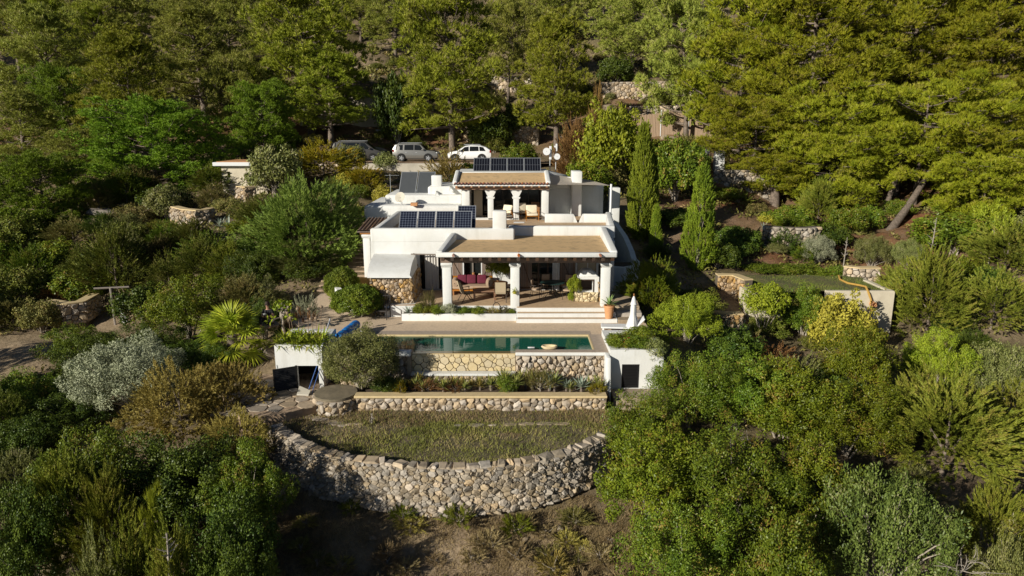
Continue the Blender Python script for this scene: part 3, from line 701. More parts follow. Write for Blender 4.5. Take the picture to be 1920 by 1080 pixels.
# ------------------------------------------------------------------ pool deck, pool, terraces (setting)
def ring_slab(outer, inner, z0, z1):
    mb = MB(); x0, x1, y0, y1 = outer; a0, a1, b0, b1 = inner
    for q in ((x0, a0, y0, y1), (a1, x1, y0, y1), (a0, a1, y0, b0), (a0, a1, b1, y1)): 
        if q[1] > q[0] and q[3] > q[2]: mb.box(q[0], q[1], q[2], q[3], z0, z1)
    return mb
PX0, PX1, PY0, PY1 = -6.4, 3.32, 26.62, 28.72      # the pool's water
IX0, IX1 = -4.0, .14                               # its overflow edge
deck = MB()
deck.box(-9.2, PX0, 27.6, 28.72, -.6, 0); deck.box(PX1, 5.9, 26.45, 28.72, -.6, -.002)
deck.ext([(-9.6, 28.72), (6.1, 28.72), (6.1, 31.2), (4.9, 33.5), (4.9, 36.5), (-7.0, 36.5), (-8.6, 40), (-10.4, 39.5), (-10.2, 31), (-9.6, 30)], -.6, .004)
struct(deck.build('pool_deck', 'deck'))
cp = MB(); cp.box(PX0, PX1+.1, PY1+.002, PY1+.55, .0, .012); cp.box(PX1+.002, PX1+.75, 26.3, PY1, .0, .014); cp.box(IX1, PX1, 26.28, PY0, -.12, .016)
cp.box(PX0, IX0, 26.28, PY0, -.12, .016); struct(cp.build('pool_coping', 'coping'))
le = MB(); le.box(PX0, PX1, PY1-.09, PY1, -.25, .02); le.box(PX1-.06, PX1+.001, PY0, PY1-.09, -.25, .02); le.box(IX0, IX1, 26.36, PY0, -.3, -.056); struct(le.build('pool_rim', 'edge'))
m_, n_ = _new('pool_water'); b_ = N(n_, 'ShaderNodeBsdfPrincipled'); o_ = N(n_, 'ShaderNodeOutputMaterial'); n_.links.new(b_.outputs[0], o_.inputs[0])
b_.inputs['Base Color'].default_value = (.010, .092, .062, 1); b_.inputs['Roughness'].default_value = .03; b_.inputs['IOR'].default_value = 1.33
tc_ = N(n_, 'ShaderNodeTexCoord'); mp_ = N(n_, 'ShaderNodeMapping'); mp_.inputs['Scale'].default_value = (.7, 2.2, 1); no_ = N(n_, 'ShaderNodeTexNoise'); no_.inputs['Scale'].default_value = 3; no_.inputs['Detail'].default_value = 2
n_.links.new(tc_.outputs['Object'], mp_.inputs[0]); n_.links.new(mp_.outputs[0], no_.inputs['Vector'])
bp_ = N(n_, 'ShaderNodeBump'); bp_.inputs['Strength'].default_value = .12; bp_.inputs['Distance'].default_value = .02; n_.links.new(no_.outputs[0], bp_.inputs['Height']); n_.links.new(bp_.outputs[0], b_.inputs['Normal'])
M['water'] = m_
wa = MB(); nx = 60
M['shelf'] = m_.copy(); M['shelf'].name = 'shallow_water'; M['shelf'].node_tree.nodes['Principled BSDF'].inputs['Base Color'].default_value = (.17, .13, .06, 1)
wa.face([(PX0, PY0, -.05), (PX1, PY0, -.05), (PX1, PY1-.08, -.05), (PX0, PY1-.08, -.05)]); ws = MB(); ws.face([(IX0, 26.33, -.051), (IX1, 26.33, -.051), (IX1, PY0, -.05), (IX0, PY0, -.05)])
struct(wa.build('pool_water', 'water')); struct(ws.build('pool_water', 'shelf'))
# paved patch in front of the left store, with its flagstones
pv = MB(); pv.ext([(-9.6, 22.9), (-8.2, 23.4), (-7.3, 24.2), (-6.0, 25.3), (-5.9, 26.0), (-10.5, 27.6), (-11.2, 25.2)], -2.2, -1.36); pvo = struct(pv.build('paved_path', 'pathsoil'))
stones(pvo, 5.0, 4.4, plane_fr((-10.9, 23.2, -1.36), (1, 0, 0), (0, 1, 0), (0, 0, 1)), 5, .42, .03, .025, 0, 'flag', 200, 'flagstone', .4, 1.3, True, keep=lambda u, v: (u-.9)*.35 < v < 3.9 - u*.2 and u < 4.6 and not (u > 1.5 and v > 2.6))
# the path along the left of the house rises in steps
g_ = rng(3)
for i in range(9):
    y = 36.6 + i*.62; x = -9.3 - .04*i
    struct(B(x-1.3, x+1.1, y, y+.72, -.4, .12 + i*.14, .03).build('path_step', 'pathsoil'))
# lower grass terrace: earth held by the curved dry-stone wall
top_px = [(505, 800), (530, 818), (560, 836), (600, 853), (650, 864), (710, 872), (770, 878), (830, 881), (890, 880), (950, 875), (1010, 867), (1060, 855), (1105, 838), (1140, 818)]
CW = [tuple(atz(a, b, -1.55).xy) for a, b in top_px]
t0 = np.linspace(0, 1, len(CW)); tt = np.linspace(0, 1, 60)
CWs = [(float(np.interp(t, t0, [p[0] for p in CW])), float(np.interp(t, t0, [p[1] for p in CW]))) for t in tt]
for _ in range(4): CWs = [CWs[0]] + [((a[0]+2*b[0]+c[0])/4, (a[1]+2*b[1]+c[1])/4) for a, b, c in zip(CWs, CWs[1:], CWs[2:])] + [CWs[-1]]
def terr_z(x, y): return -1.68 + .10*vnoise(x*.7, y*.7, 8) + .05*vnoise(x*2, y*2, 9) - .1*smooth01(23.6, 21.5, y) + .12*smooth01(-3, -8, x)*0
tx = np.arange(-10.6, 4.05, .22); ty = np.arange(19.9, 24.9, .22); X_, Y_ = np.meshgrid(tx, ty)
wy = np.interp(X_, [p[0] for p in CWs], [p[1] for p in CWs])
Yc = np.maximum(Y_, wy + .14); V_ = np.stack([X_.ravel(), Yc.ravel(), terr_z(X_, Yc).ravel()], 1); i_ = np.arange(X_.size).reshape(X_.shape)
F_ = np.stack([i_[:-1,:-1].ravel(), i_[:-1,1:].ravel(), i_[1:,1:].ravel(), i_[1:,:-1].ravel()], 1)
M['terrace'] = mat('terrace_soil', (.16, .125, .08), .95, (.105, .095, .045), 1.6, bump=.6, bscale=12, stain=(.26, .20, .135), sscale=.8, samt=.7)
tob = bpy.data.objects.new('terrace_ground', fastmesh('terrace_ground', V_, F_, 'terrace', True)); COL.objects.link(tob); struct(tob)
kb = MB()
def worn(pts, wd, z): 
    for a, b in zip(pts, pts[1:]): kb.face([(a[0], a[1]-wd, z), (b[0], b[1]-wd, z), (b[0], b[1]+wd, z), (a[0], a[1]+wd, z)])
# dry-stone wall
cw = wthing('dry_stone_wall', 'long curved dry stone retaining wall holding up the grass terrace', 'wall', (-2.3, 20.3, -3.4))
hh = lambda a: -3.0 + .65*abs((a/L_cw)-.52)**1.5
f0 = curve_fr(CWs, 0, 0); L_cw = f0.length
HW = lambda a: -1.55 - hh(a)
cfr = curve_fr(CWs, lambda a: 0, 0)
def cw_fr(a, b, d):
    z0 = hh(a); t = b/1.95; z = z0 + t*(-1.52 - z0); p = cfr(a, 0, d + (1-t)*.24); p.z = z; return p
core = MB(); n_c = 70
for i in range(n_c):
    a, b = L_cw*i/n_c, L_cw*(i+1)/n_c
    core.face([cw_fr(a, -.15, -.05), cw_fr(b, -.15, -.05), cw_fr(b, 1.9, -.05), cw_fr(a, 1.9, -.05)])
    core.face([cw_fr(a, 1.9, -.05), cw_fr(b, 1.9, -.05), cw_fr(b, 1.9, -.45), cw_fr(a, 1.9, -.45)])
core.build('core', 'mortar_dark', cw)
stones(cw, L_cw, 1.95, cw_fr, 21, .155, .005, .085, .05, 'stone_grey', 300, 'stone', .7, 1.35, alt=lambda p, g: 'stone_pale' if (p[0][1] < .55 and g.random() < .75) or g.random() < .12 else 'stone_grey')
g_ = rng(8); a = .1
while a < L_cw:                       # capping stones along the crest
    l = g_.uniform(.14, .5); mb = MB(); q = cw_fr(a + l/2, 1.95, -.16)
    q2 = cw_fr(a + l, 1.95, -.16); ang = math.atan2(q2.y-q.y, q2.x-q.x)
    mb.box(-l/2+.01, l/2-.01, -.2, .2, -.10, g_.uniform(.03, .08), .04, 1)
    for v in mb.bm.verts: v.co += Vector(g_.normal(size=3)*.02)
    part('capping_stone', mb.mesh('capping_stone', 'stone_pale' if g_.random() < .8 else 'stone_grey', False), cw, q, (g_.normal()*.1, g_.normal()*.08, ang + g_.normal()*.18)); a += l

# pool wall: flagstone face under the overflow, rubble elsewhere
pw = wthing('pool_wall', 'stone retaining wall under the pool, yellow flagstones beside brown rubble', 'wall', (-1, 26.3, -1.4))
B(IX0, IX1, 26.36, 26.6, -1.5, -.3, 0).build('backing', 'joint_brown', pw); B(IX1+.002, 3.75, 26.32, 26.58, -1.5, -.125).build('backing', 'mortar', pw); B(-6.9, IX0-.002, 26.32, 26.58, -1.5, -.125).build('backing', 'mortar', pw)
stones(pw, IX1-IX0, .72, front(IX0, 26.36, -.80), 31, .22, .014, .045, 0, 'stone_gold', 300, 'flagstone', .65, 1.0, True)
B(IX0-.02, IX1+.01, 26.02, 26.36, -.90, -.80, .02).build('ledge', 'white', pw)
stones(pw, 3.6, .98, front(IX1, 26.32, -1.12), 32, .20, .02, .10, .22, 'stone_pale', 300, 'stone', .5, 1.1)
stones(pw, 2.9, 1.25, front(-6.9, 26.32, -1.38), 33, .20, .018, .09, .2, 'stone_pale', 120, 'stone', .5, 1.1)
B(IX0, IX1+.0, 26.12, 26.34, -1.6, -.905).build('footing', 'mortar', pw); stones(pw, IX1-IX0, .55, front(IX0, 26.12, -1.46), 34, .16, .015, .07, .2, 'stone_pale', 120, 'stone', .4, 1.1)
stones(pw, 3.6, .38, front(IX1, 26.31, -1.5), 35, .16, .02, .03, .1, 'stone_pale', 60, 'stone', .4, 1.1)
B(IX1, 3.72, 26.26, 26.33, -.13, -.0, .02).build('edge_band', 'white', pw)
B(-5.0, IX0-.03, 26.2, 26.6, -.14, .03, .03).build('pier_cap', 'white', pw)
B(-4.16, IX0, 26.05, 26.32, -.9, -.14, .02).build('pier', 'mortar', pw)
# planter wall in front of it
bd = struct(B(-5.9, 3.7, 24.7, 26.2, -1.6, -1.22).build('planting_bed', 'soil'))
pl = wthing('planter_wall', 'low straight rubble wall with pale coping in front of the aloe bed', 'wall', (-1, 24.6, -1.7))
B(-5.9, 3.55, 24.5, 24.75, -1.9, -1.17).build('backing', 'mortar', pl); B(-5.92, 3.57, 24.36, 24.8, -1.17, -1.08, .02).build('coping', 'edge', pl)
stones(pl, 9.4, .58, front(-5.88, 24.5, -1.76), 36, .19, .016, .06, .16, 'stone_pale', 200, 'stone', .4, 1.5)
M['lidmat'] = mat('weathered_lid', (.20, .165, .11), .9, (.13, .11, .075), 3, bump=.3, stain=(.28, .23, .16), sscale=2, samt=.6)
wl = wthing('well_cover', 'round concrete cistern lid on a low stone ring beside the paved path', 'well', (-6.7, 24.8, -1.6))
MB().lathe([(.84, -1.9), (.80, -1.2), (.74, -1.16), (.74, -1.9)], (-6.7, 24.8, 0), 28).build('ring', 'mortar', wl, True)
stones(wl, 3.6, .6, lambda a, b, d: Vector((-6.7 + (.82+d)*math.cos(a/.84+2.2-.6+.9), 24.8 + (.82+d)*math.sin(a/.84+2.2-.6+.9), -1.78+b)), 37, .2, .02, .05, .15, 'stone_pale', 60, 'stone', .4, 1.3)
MB().lathe([(.80, -1.16), (.80, -1.08), (.3, -1.05), (0.01, -1.05)], (-6.7, 24.8, 0), 28).build('lid', 'lidmat', wl, True)

# ------------------------------------------------------------------ pool stores (white boxes with black louvred doors)
def louvre_door(parent, x0, x1, z0, z1, hinge, ang, n=12):
    w_ = x1-x0; e = bpy.data.objects.new('door', MB().box(0, .05, -.02, .02, 0, z1-z0).box(w_-.05, w_, -.02, .02, 0, z1-z0).box(.05, w_-.05, -.02, .02, 0, .05).box(.05, w_-.05, -.02, .02, z1-z0-.05, z1-z0).mesh('door_frame', 'black'))
    link(e, parent); e.location = (x0, hinge, z0); e.rotation_euler = (0, 0, ang); KIDS.setdefault(parent.name, []).append(e)
    sm = MB().box(.05, w_-.05, -.008, .008, -.035, .035, rot=Matrix.Rotation(R(28), 4, 'X'), piv=(w_/2, 0, 0)).mesh('slat', 'black')
    for i in range(n): part('slat', sm, e, (0, 0, .05 + (i+.5)*(z1-z0-.1)/n))
    return e
ps = wthing('pool_store', 'white pool store with its black louvred door standing open', 'store', (-8.4, 26, -1.36))
wall_with_openings(ps, 'front_wall', -9.3, -7.45, -1.5, .42, 25.9, 26.15, [(-8.5, -7.62, -1.5, -.42)])
B(-9.3, -9.05, 26.15, 28.2, -1.5, .42).build('side_wall', 'white', ps); B(-7.7, -7.45, 26.15, 28.2, -1.5, .418).build('side_wall', 'white', ps); B(-9.05, -7.7, 27.9, 28.2, -1.5, .417).build('back_wall', 'white', ps)
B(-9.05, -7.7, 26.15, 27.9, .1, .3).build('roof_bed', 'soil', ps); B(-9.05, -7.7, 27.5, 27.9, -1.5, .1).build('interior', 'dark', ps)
louvre_door(ps, -8.5, -7.62, -1.36, -.42, 25.87, R(180+28), 12)
B(-8.53, -8.47, 25.86, 25.91, -1.36, -.40).build('door_post', 'black', ps)
ps2 = wthing('pool_store', 'white pool store at the right end of the pool with closed black door', 'store', (4.8, 26, -1.36))
wall_with_openings(ps2, 'front_wall', 3.85, 5.95, -1.6, .24, 25.9, 26.15, [(4.33, 5.03, -1.36, -.36)])
B(5.7, 5.95, 26.15, 28.6, -1.6, .24).build('side_wall', 'white', ps2); B(3.85, 4.1, 26.15, 28.6, -1.6, .238).build('side_wall', 'white', ps2); B(4.1, 5.7, 28.3, 28.6, -1.6, .237).build('back_wall', 'white', ps2)
B(4.1, 5.7, 26.15, 28.3, .0, .15).build('roof_bed', 'soil', ps2)
MB().prism([(3.66, 25.2, -1.7), (3.84, 25.2, -1.7), (3.84, 26.2, -1.7), (3.66, 26.2, -1.7)], [(3.66, 25.55, .02), (3.84, 25.55, .02), (3.84, 26.2, .05), (3.66, 26.2, .05)], .05).build('wing_wall', 'white', ps2, True)
louvre_door(ps2, 4.34, 5.02, -1.35, -.37, 25.96, 0, 14); struct(B(3.9, 6.0, 24.9, 25.88, -1.9, -1.37).build('door_landing', 'flag'))
# ------------------------------------------------------------------ the villa
VI = wthing('villa', 'white flat-roofed villa with a columned porch and an upper terrace behind the pool', 'house', (-1, 38, 0))
def vb(name, m, *a, bev=0, seg=2, smooth=False): return MB().box(*a, bev, seg).build(name, m, VI, smooth)
FY = 34.8; PF = .55
# porch floor, steps, planter
MB().ext([(-6.0, 31.6), (.2, 31.6), (.2, 31.2), (4.75, 31.2), (4.75, FY), (-6.0, FY)], -.3, PF - .01).build('porch_base', 'white', VI)
MB().ext([(-5.95, 31.66), (.14, 31.66), (.26, 31.26), (4.7, 31.26), (4.7, FY-.004), (-4.6, FY-.004), (-4.6, 31.9)], PF-.02, PF+.004).build('porch_floor', 'floor', VI)
vb('step', 'white', .2, 4.8, 30.88, 31.198, -.2, .36); vb('step', 'white', .2, 4.82, 30.56, 30.878, -.2, .18)
vb('tread', 'floor', .26, 4.74, 30.95, 31.19, .35, .365); vb('tread', 'floor', .26, 4.76, 30.63, 30.87, .17, .185)
PLN = VI
vb('planter_front', 'white', -5.1, .198, 30.9, 31.06, -.2, .33, bev=.03, smooth=True); vb('planter_soil', 'soil', -5.1, .19, 31.06, 31.6, -.2, .24)
# lower storey: front wall with its openings
OPS = [(-4.72, -3.62, .57, 2.42), (-2.5, -1.55, 1.12, 2.25), (.42, 2.28, .57, 2.45), (2.45, 3.25, .57, 2.42), (3.34, 4.32, 1.42, 2.42), (4.42, 4.78, 1.22, 2.36)]
wall_with_openings(VI, 'front_wall', -7.18, 5.22, -.4, 3.1, FY, FY+.32, OPS)
for x0, x1, z0, z1 in (OPS[0], OPS[1], OPS[2], OPS[3], OPS[4], OPS[5]):
    vb('pane', 'glass', x0, x1, FY+.2, FY+.24, z0, z1)
MB().ext([(-7.18, FY+.32), (5.22, FY+.32), (6.05, 43.2), (6.05, 50), (-8.0, 50), (-7.18, 43.2)], -.4, 3.09).build('lower_storey', 'white', VI)
MB().ext([(-6.9, FY+.4), (5.0, 36.4), (5.85, 43.2), (5.85, 45), (-6.9, 45)], 3.09, 3.104).build('terrace_floor', 'floor', VI)
# parapets: the left one stands forward, the right one back behind the porch roof
MB().box(-7.18, .12, FY-.012, FY+.42, 3.02, 3.74, .09, 3).build('parapet', 'white', VI, True)
MB().box(-.18, .14, FY+.35, 36.5, 3.02, 3.70, .08, 3).build('parapet', 'white', VI, True)
MB().box(.10, 5.42, 36.15, 36.5, 3.02, 3.68, .08, 3).build('parapet', 'white', VI, True)
MB().prism([(5.1, 36.4, 3.0), (5.45, 36.4, 3.0), (6.15, 43, 3.0), (5.8, 43, 3.0)], [(5.1, 36.4, 3.68), (5.45, 36.4, 3.68), (6.15, 43, 3.62), (5.8, 43, 3.62)], .08, 3).build('parapet', 'white', VI, True)
MB().box(-7.2, -6.86, FY+.3, 43.3, 3.02, 3.66, .08, 3).build('parapet', 'white', VI, True)
ch = MB().box(-.98, -.28, 34.86, 35.46, 3.6, 4.62, .05, 2).build('chimney', 'white', VI, True)
# bread-oven buttress at the left corner, rubble below and plaster above
MB().prism([(-6.78, 32.0, -.2), (-4.72, 32.0, -.2), (-4.62, FY, -.2), (-6.95, FY, -.2)], [(-6.7, 32.3, 1.80), (-4.85, 32.3, 1.80), (-4.80, FY, 1.95), (-6.9, FY, 1.95)]).build('buttress_core', 'mortar', VI)
fr_b = plane_fr((-6.78, 32.0, 0), (1, 0, 0), (.0, .15, 1), (0, -1, .1)); stones(VI, 2.05, 1.86, fr_b, 41, .145, .014, .045, .16, 'stone_house', 260, 'buttress_stone', .5, 1.2)
stones(VI, 2.6, 1.8, plane_fr((-4.72, 32.05, 0), (.04, 1, 0), (-.06, 0, 1), (1, 0, 0)), 42, .2, .014, .045, .16, 'stone_house', 60, 'buttress_stone', .5, 1.2)
pr_ = [(32.0, 1.84), (32.12, 1.95), (32.45, 2.12), (32.9, 2.27), (33.5, 2.38), (34.2, 2.44), (FY-.002, 2.47)]; cap_ = MB()
lo_ = lambda y: -6.84 - .06*(y-32); hi_ = lambda y: -4.74 - .02*(y-32)
for (ya, za), (yb, zb) in zip(pr_, pr_[1:]): cap_.face([(lo_(ya), ya, za), (hi_(ya)-(.10 if za > 1.9 else 0), ya, za-.04), (hi_(yb)-.10, yb, zb-.04), (lo_(yb), yb, zb)]); cap_.face([(lo_(ya), ya, 1.8), (lo_(ya), ya, za), (lo_(yb), yb, zb), (lo_(yb), yb, 1.8)]); cap_.face([(hi_(ya), ya, 1.8), (hi_(yb), yb, 1.8), (hi_(yb)-.10, yb, zb-.04), (hi_(ya)-(.10 if za > 1.9 else 0), ya, za-.04)])
cap_.face([(lo_(32.0), 32.0, 1.8), (hi_(32.0), 32.0, 1.8), (hi_(32.0), 32.0, 1.80), (lo_(32.0), 32.0, 1.84)]); bmesh.ops.remove_doubles(cap_.bm, verts=cap_.bm.verts, dist=.004)
cap_.build('buttress_cap', 'white', VI, True)
# porch columns, beam, joists, roof
def column(x, y, w_=.42, z0=PF, z1=2.64):
    c = MB().box(x-w_/2, x+w_/2, y-w_/2, y+w_/2, z0-.1, z1-.20, .04, 2).build('column', 'white', VI, True)
    MB().prism([(x-w_/2, y-w_/2, z1-.22), (x+w_/2, y-w_/2, z1-.22), (x+w_/2, y+w_/2, z1-.22), (x-w_/2, y+w_/2, z1-.22)], [(x-w_/2-.06, y-w_/2-.06, z1-.12), (x+w_/2+.06, y-w_/2-.06, z1-.12), (x+w_/2+.06, y+w_/2+.06, z1-.12), (x-w_/2-.06, y+w_/2+.06, z1-.12)]).box(x-w_/2-.06, x+w_/2+.06, y-w_/2-.06, y+w_/2+.06, z1-.12, z1, .03, 2).build('capital', 'white', c, True)
column(-3.02, 31.62); column(.14, 31.62); column(4.36, 31.62)
vb('beam', 'wood_beam', -3.3, 4.55, 31.38, 31.7, 2.642, 2.86)
jm = B(-.07, .07, 30.70, FY-.01, 2.86, 3.05).mesh('joist', 'wood_dark')
for i in range(19): part('joist', jm, VI, (-3.12 + i*.425, 0, 0))
MB().ext([(-3.4, 30.7), (4.68, 30.7), (4.86, 36.15), (.12, 36.15), (.12, FY-.012), (-3.1, FY-.012)], 3.052, 3.17, .03).build('porch_roof', 'white', VI, True)
vb('fascia', 'white', -3.42, 4.70, 30.62, 30.88, 3.04, 3.24, bev=.03, smooth=True)
MB().ext([(-3.12, 30.88), (4.42, 30.88), (4.62, 36.15), (.14, 36.15), (.14, FY-.012), (-2.8, FY-.012)], 3.17, 3.185).build('roof_screed', 'ochre', VI)
def kerb(a, b, wd, z0, z1a, z1b):
    return MB().prism([(a[0], a[1], z0), (a[0]+wd, a[1], z0), (b[0]+wd, b[1], z0), (b[0], b[1], z0)], [(a[0], a[1], z1a), (a[0]+wd, a[1], z1a), (b[0]+wd, b[1], z1b), (b[0], b[1], z1b)], .07, 3).build('roof_kerb', 'white', VI, True)
kerb((-3.42, 30.75), (-3.1, FY-.02), .3, 3.0, 3.30, 3.55); kerb((4.42, 30.75), (4.62, 36.14), .34, 3.0, 3.32, 3.66)
MB().prism([(4.72, 31.2, PF), (5.0, 33.2, PF), (5.2, FY, PF), (4.9, FY, PF)], [(4.78, 31.3, 3.1), (5.0, 33.2, 3.2), (5.2, FY, 3.3), (4.9, FY, 3.3)]).build('end_wall', 'white', VI) if False else None
for x in (-2.62, .3, 3.95): MB().tube([(x, 30.9, 3.2), (x, 30.45, 3.14)], .06, 8).build('roof_spout', 'tile', VI)
# doors, shutters, curtains under the porch
def shutter(x0, x1, z0, z1, brace=1, n=5):
    y = FY-.05; w_ = (x1-x0)/n; e = None
    fr_ = MB().box(x0, x1, y-.035, y-.012, z0+.06, z0+.13).box(x0, x1, y-.035, y-.012, z1-.14, z1-.07)
    a, b = ((x0+.03, z1-.14), (x1-.03, z0+.13)) if brace > 0 else ((x1-.03, z1-.14), (x0+.03, z0+.13))
    fr_.tube([(a[0], y-.024, a[1]), (b[0], y-.024, b[1])], .016, 4)
    e = fr_.build('shutter', 'wood_dark', VI)
    pm = MB().box(0, w_-.006, y-.012, y+.012, z0, z1).mesh('plank', 'shutter')
    for i in range(n): part('plank', pm, e, (x0+i*w_, 0, 0))
shutter(-3.05, -2.53, 1.10, 2.25, 1); shutter(-1.52, -1.05, 1.10, 2.25, -1)
shutter(2.47, 3.23, .60, 2.40, 1, 7); shutter(.44, 1.02, .60, 2.43, 1, 6); shutter(-3.58, -3.15, .62, 2.40, 1, 4)
wf = MB().box(-3.12, -1.48, FY-.03, FY+.03, 1.02, 1.09).box(-3.12, -3.06, FY-.03, FY+.03, 1.09, 2.3).box(-2.52, -2.46, FY-.07, FY+.05, 1.09, 2.3).box(-1.58, -1.53, FY-.07, FY+.05, 1.09, 2.3); wf.build('window_frame', 'whitepaint', VI)
vb('mullion', 'wood_grey', -2.06, -1.98, FY+.12, FY+.2, 1.12, 2.25); vb('mullion', 'wood_dark', 1.32, 1.4, FY+.12, FY+.2, .57, 2.45); vb('mullion', 'wood_dark', 1.8, 1.88, FY+.12, FY+.2, .57, 2.45)
def curtain(x0, x1, z0, z1, y, m, n=26, amp=.035, waves=5):
    V = []; F = []
    for i in range(n+1):
        t = i/n; x = x0+(x1-x0)*t; yy = y + amp*math.sin(t*waves*6.283) + amp*.4*math.sin(t*17)
        V += [(x, yy, z0), (x, yy*1.0, z1)]
    for i in range(n): F.append((2*i, 2*i+2, 2*i+3, 2*i+1))
    me = bpy.data.meshes.new('curtain'); me.from_pydata(V, [], F); me.materials.append(M[m]); me.polygons.foreach_set('use_smooth', [True]*len(F)); return part('curtain', me, VI)
curtain(-4.45, -3.75, .6, 2.4, FY-.02, 'curtain'); curtain(2.06, 2.42, .57, 2.45, FY-.08, 'cloth_white', 20, .03, 4)
MB().tube([(-5.1, FY-.35, 2.5), (-3.55, FY-.3, 2.47)], .035, 6).tube([(-5.0, FY-.35, 2.5), (-5.0, FY, 2.47)], .025, 5).tube([(-3.7, FY-.3, 2.48), (-3.7, FY, 2.45)], .025, 5).build('curtain_pole', 'wood_grey', VI)
vb('roller_blind', 'blind', 3.36, 4.30, FY+.1, FY+.13, 1.44, 2.42); vb('blind_batten', 'whitepaint', 3.86, 3.90, FY+.08, FY+.11, 1.44, 2.42)
# side loggia at the left
c0 = column(-8.15, 38.6, .40, 0.2, 2.9); vb('loggia_beam', 'wood', -8.5, -7.2, 38.42, 38.7, 2.92, 3.03)
MB().prism([(-8.65, 38.3, 3.03), (-7.19, 38.3, 3.03), (-7.19, 41.6, 3.35), (-8.65, 41.6, 3.35)], [(-8.65, 38.3, 3.09), (-7.19, 38.3, 3.09), (-7.19, 41.6, 3.41), (-8.65, 41.6, 3.41)]).build('loggia_roof', 'oldtile', VI)
tmesh = MB()
for i in range(8):
    a0, a1 = math.pi*i/8, math.pi*(i+1)/8
    tmesh.face([(.09*math.cos(a0), 0, .08*math.sin(a0)), (.09*math.cos(a1), 0, .08*math.sin(a1)), (.075*math.cos(a1), .42, .07*math.sin(a1)), (.075*math.cos(a0), .42, .07*math.sin(a0))])
tm = tmesh.mesh('roof_tile', 'tile', True); tmo = tm.copy(); tmo.materials[0] = M['oldtile']
for i in range(7):
    for k in range(8): part('roof_tile', tmo, VI, (-8.55+i*.2, 38.28+k*.41, 3.09+k*.0398), (R(5.5), 0, 0))
vb('loggia_wall', 'white2', -8.6, -7.2, 41.6, 41.9, .2, 3.3); vb('loggia_door', 'wood_dark', -7.95, -7.4, 41.55, 41.6, 1.2, 2.9)
vb('loggia_low_wall', 'white2', -7.9, -7.2, 38.3, 38.5, .0, 1.35)
# upper storey, left masses
MB().box(-9.3, -3.15, 43.4, 49, .5, 3.98, .22, 4).build('upper_block', 'white', VI, True)
MB().box(-8.15, -3.16, 44.6, 48.9, 3.0, 4.52, .16, 4).build('upper_block', 'white', VI, True)
MB().box(-5.45, -3.17, 45.1, 48.8, 3.0, 5.02, .14, 4).build('upper_block', 'white', VI, True)
MB().box(-5.22, -4.58, 45.3, 45.95, 4.9, 5.70, .04, 2).build('chimney', 'white', VI, True)
for x, z in ((-4.8, 4.45), (-3.9, 4.75)): MB().prism([(x-.13, 44.6, z-.02), (x+.16, 44.6, z-.02), (x+.16, 45.3, z+.0), (x-.13, 45.3, z)], [(x-.1, 44.75, z+.3), (x+.0, 44.75, z+.2), (x+.0, 45.3, z+.3), (x-.1, 45.3, z+.3)]).build('wall_lamp_niche', 'white', VI)
MB().box(-6.3, -5.9, 43.1, 43.5, 3.98, 4.16).build('tile_vent', 'pot', VI)
# upper porch
def ucol(x, w_, y=43.35, cap=True):
    c = MB().box(x-w_/2, x+w_/2, y-.2, y+.2, 3.1, 4.98, .03, 2).build('upper_column', 'white', VI, True)
    if cap: MB().prism([(x-w_/2-.05, y-.22, 4.42), (x+w_/2+.05, y-.22, 4.42), (x+w_/2+.05, y+.22, 4.42), (x-w_/2-.05, y+.22, 4.42)], [(x-w_/2-.08, y-.23, 4.52), (x+w_/2+.08, y-.23, 4.52), (x+w_/2+.08, y+.23, 4.52), (x-w_/2-.08, y+.23, 4.52)]).prism([(x-w_/2-.02, y-.205, 4.60), (x+w_/2+.02, y-.205, 4.60), (x+w_/2+.02, y+.205, 4.60), (x-w_/2-.02, y+.205, 4.60)], [(x-w_/2-.2, y-.205, 4.99), (x+w_/2+.2, y-.205, 4.99), (x+w_/2+.2, y+.205, 4.99), (x-w_/2-.2, y+.205, 4.99)]).build('capital', 'white', c)
ucol(-2.86, .46, cap=False); ucol(-1.33, .36); ucol(.26, .36); ucol(2.06, .44, cap=False)
vb('sill_step', 'white', -2.62, .44, 43.15, 43.55, 3.1, 3.2)
vb('upper_beam', 'wood', -3.5, 2.3, 43.0, 43.55, 5.0, 5.16, smooth=False)
jm = B(-.05, .05, 42.62, 43.7, 5.16, 5.24).mesh('rafter', 'wood')
for i in range(13): part('rafter', jm, VI, (-3.4 + i*.46, 0, 0))
MB().prism([(-3.62, 42.62, 5.24), (2.3, 42.62, 5.24), (2.3, 45.4, 5.80), (-3.5, 45.4, 5.80)], [(-3.62, 42.62, 5.31), (2.3, 42.62, 5.31), (2.3, 45.4, 5.87), (-3.5, 45.4, 5.87)]).build('upper_roof', 'white', VI)
MB().prism([(-3.4, 43.05, 5.40), (2.1, 43.05, 5.40), (2.1, 45.38, 5.87), (-3.3, 45.38, 5.87)], [(-3.4, 43.05, 5.412), (2.1, 43.05, 5.412), (2.1, 45.38, 5.882), (-3.3, 45.38, 5.882)]).build('roof_screed', 'ochre', VI)
for i in range(27): part('roof_tile', tm, VI, (-3.48 + i*.218, 42.56, 5.31), (R(11), 0, 0))
for x0, x1 in ((-3.66, -3.36), (2.08, 2.4)):
    MB().prism([(x0, 42.9, 5.3), (x1, 42.9, 5.3), (x1, 45.5, 5.7), (x0, 45.5, 5.7)], [(x0, 42.9, 5.52), (x1, 42.9, 5.52), (x1, 45.5, 6.06), (x0, 45.5, 6.06)], .1, 4).build('gable_kerb', 'white', VI, True)
MB().box(-3.6, 2.4, 45.42, 49, 3.0, 5.92, .05).build('upper_room_roof', 'white', VI, True)
vb('upper_pane', 'glass', -2.62, 2.0, 45.36, 45.40, 3.1, 5.1)
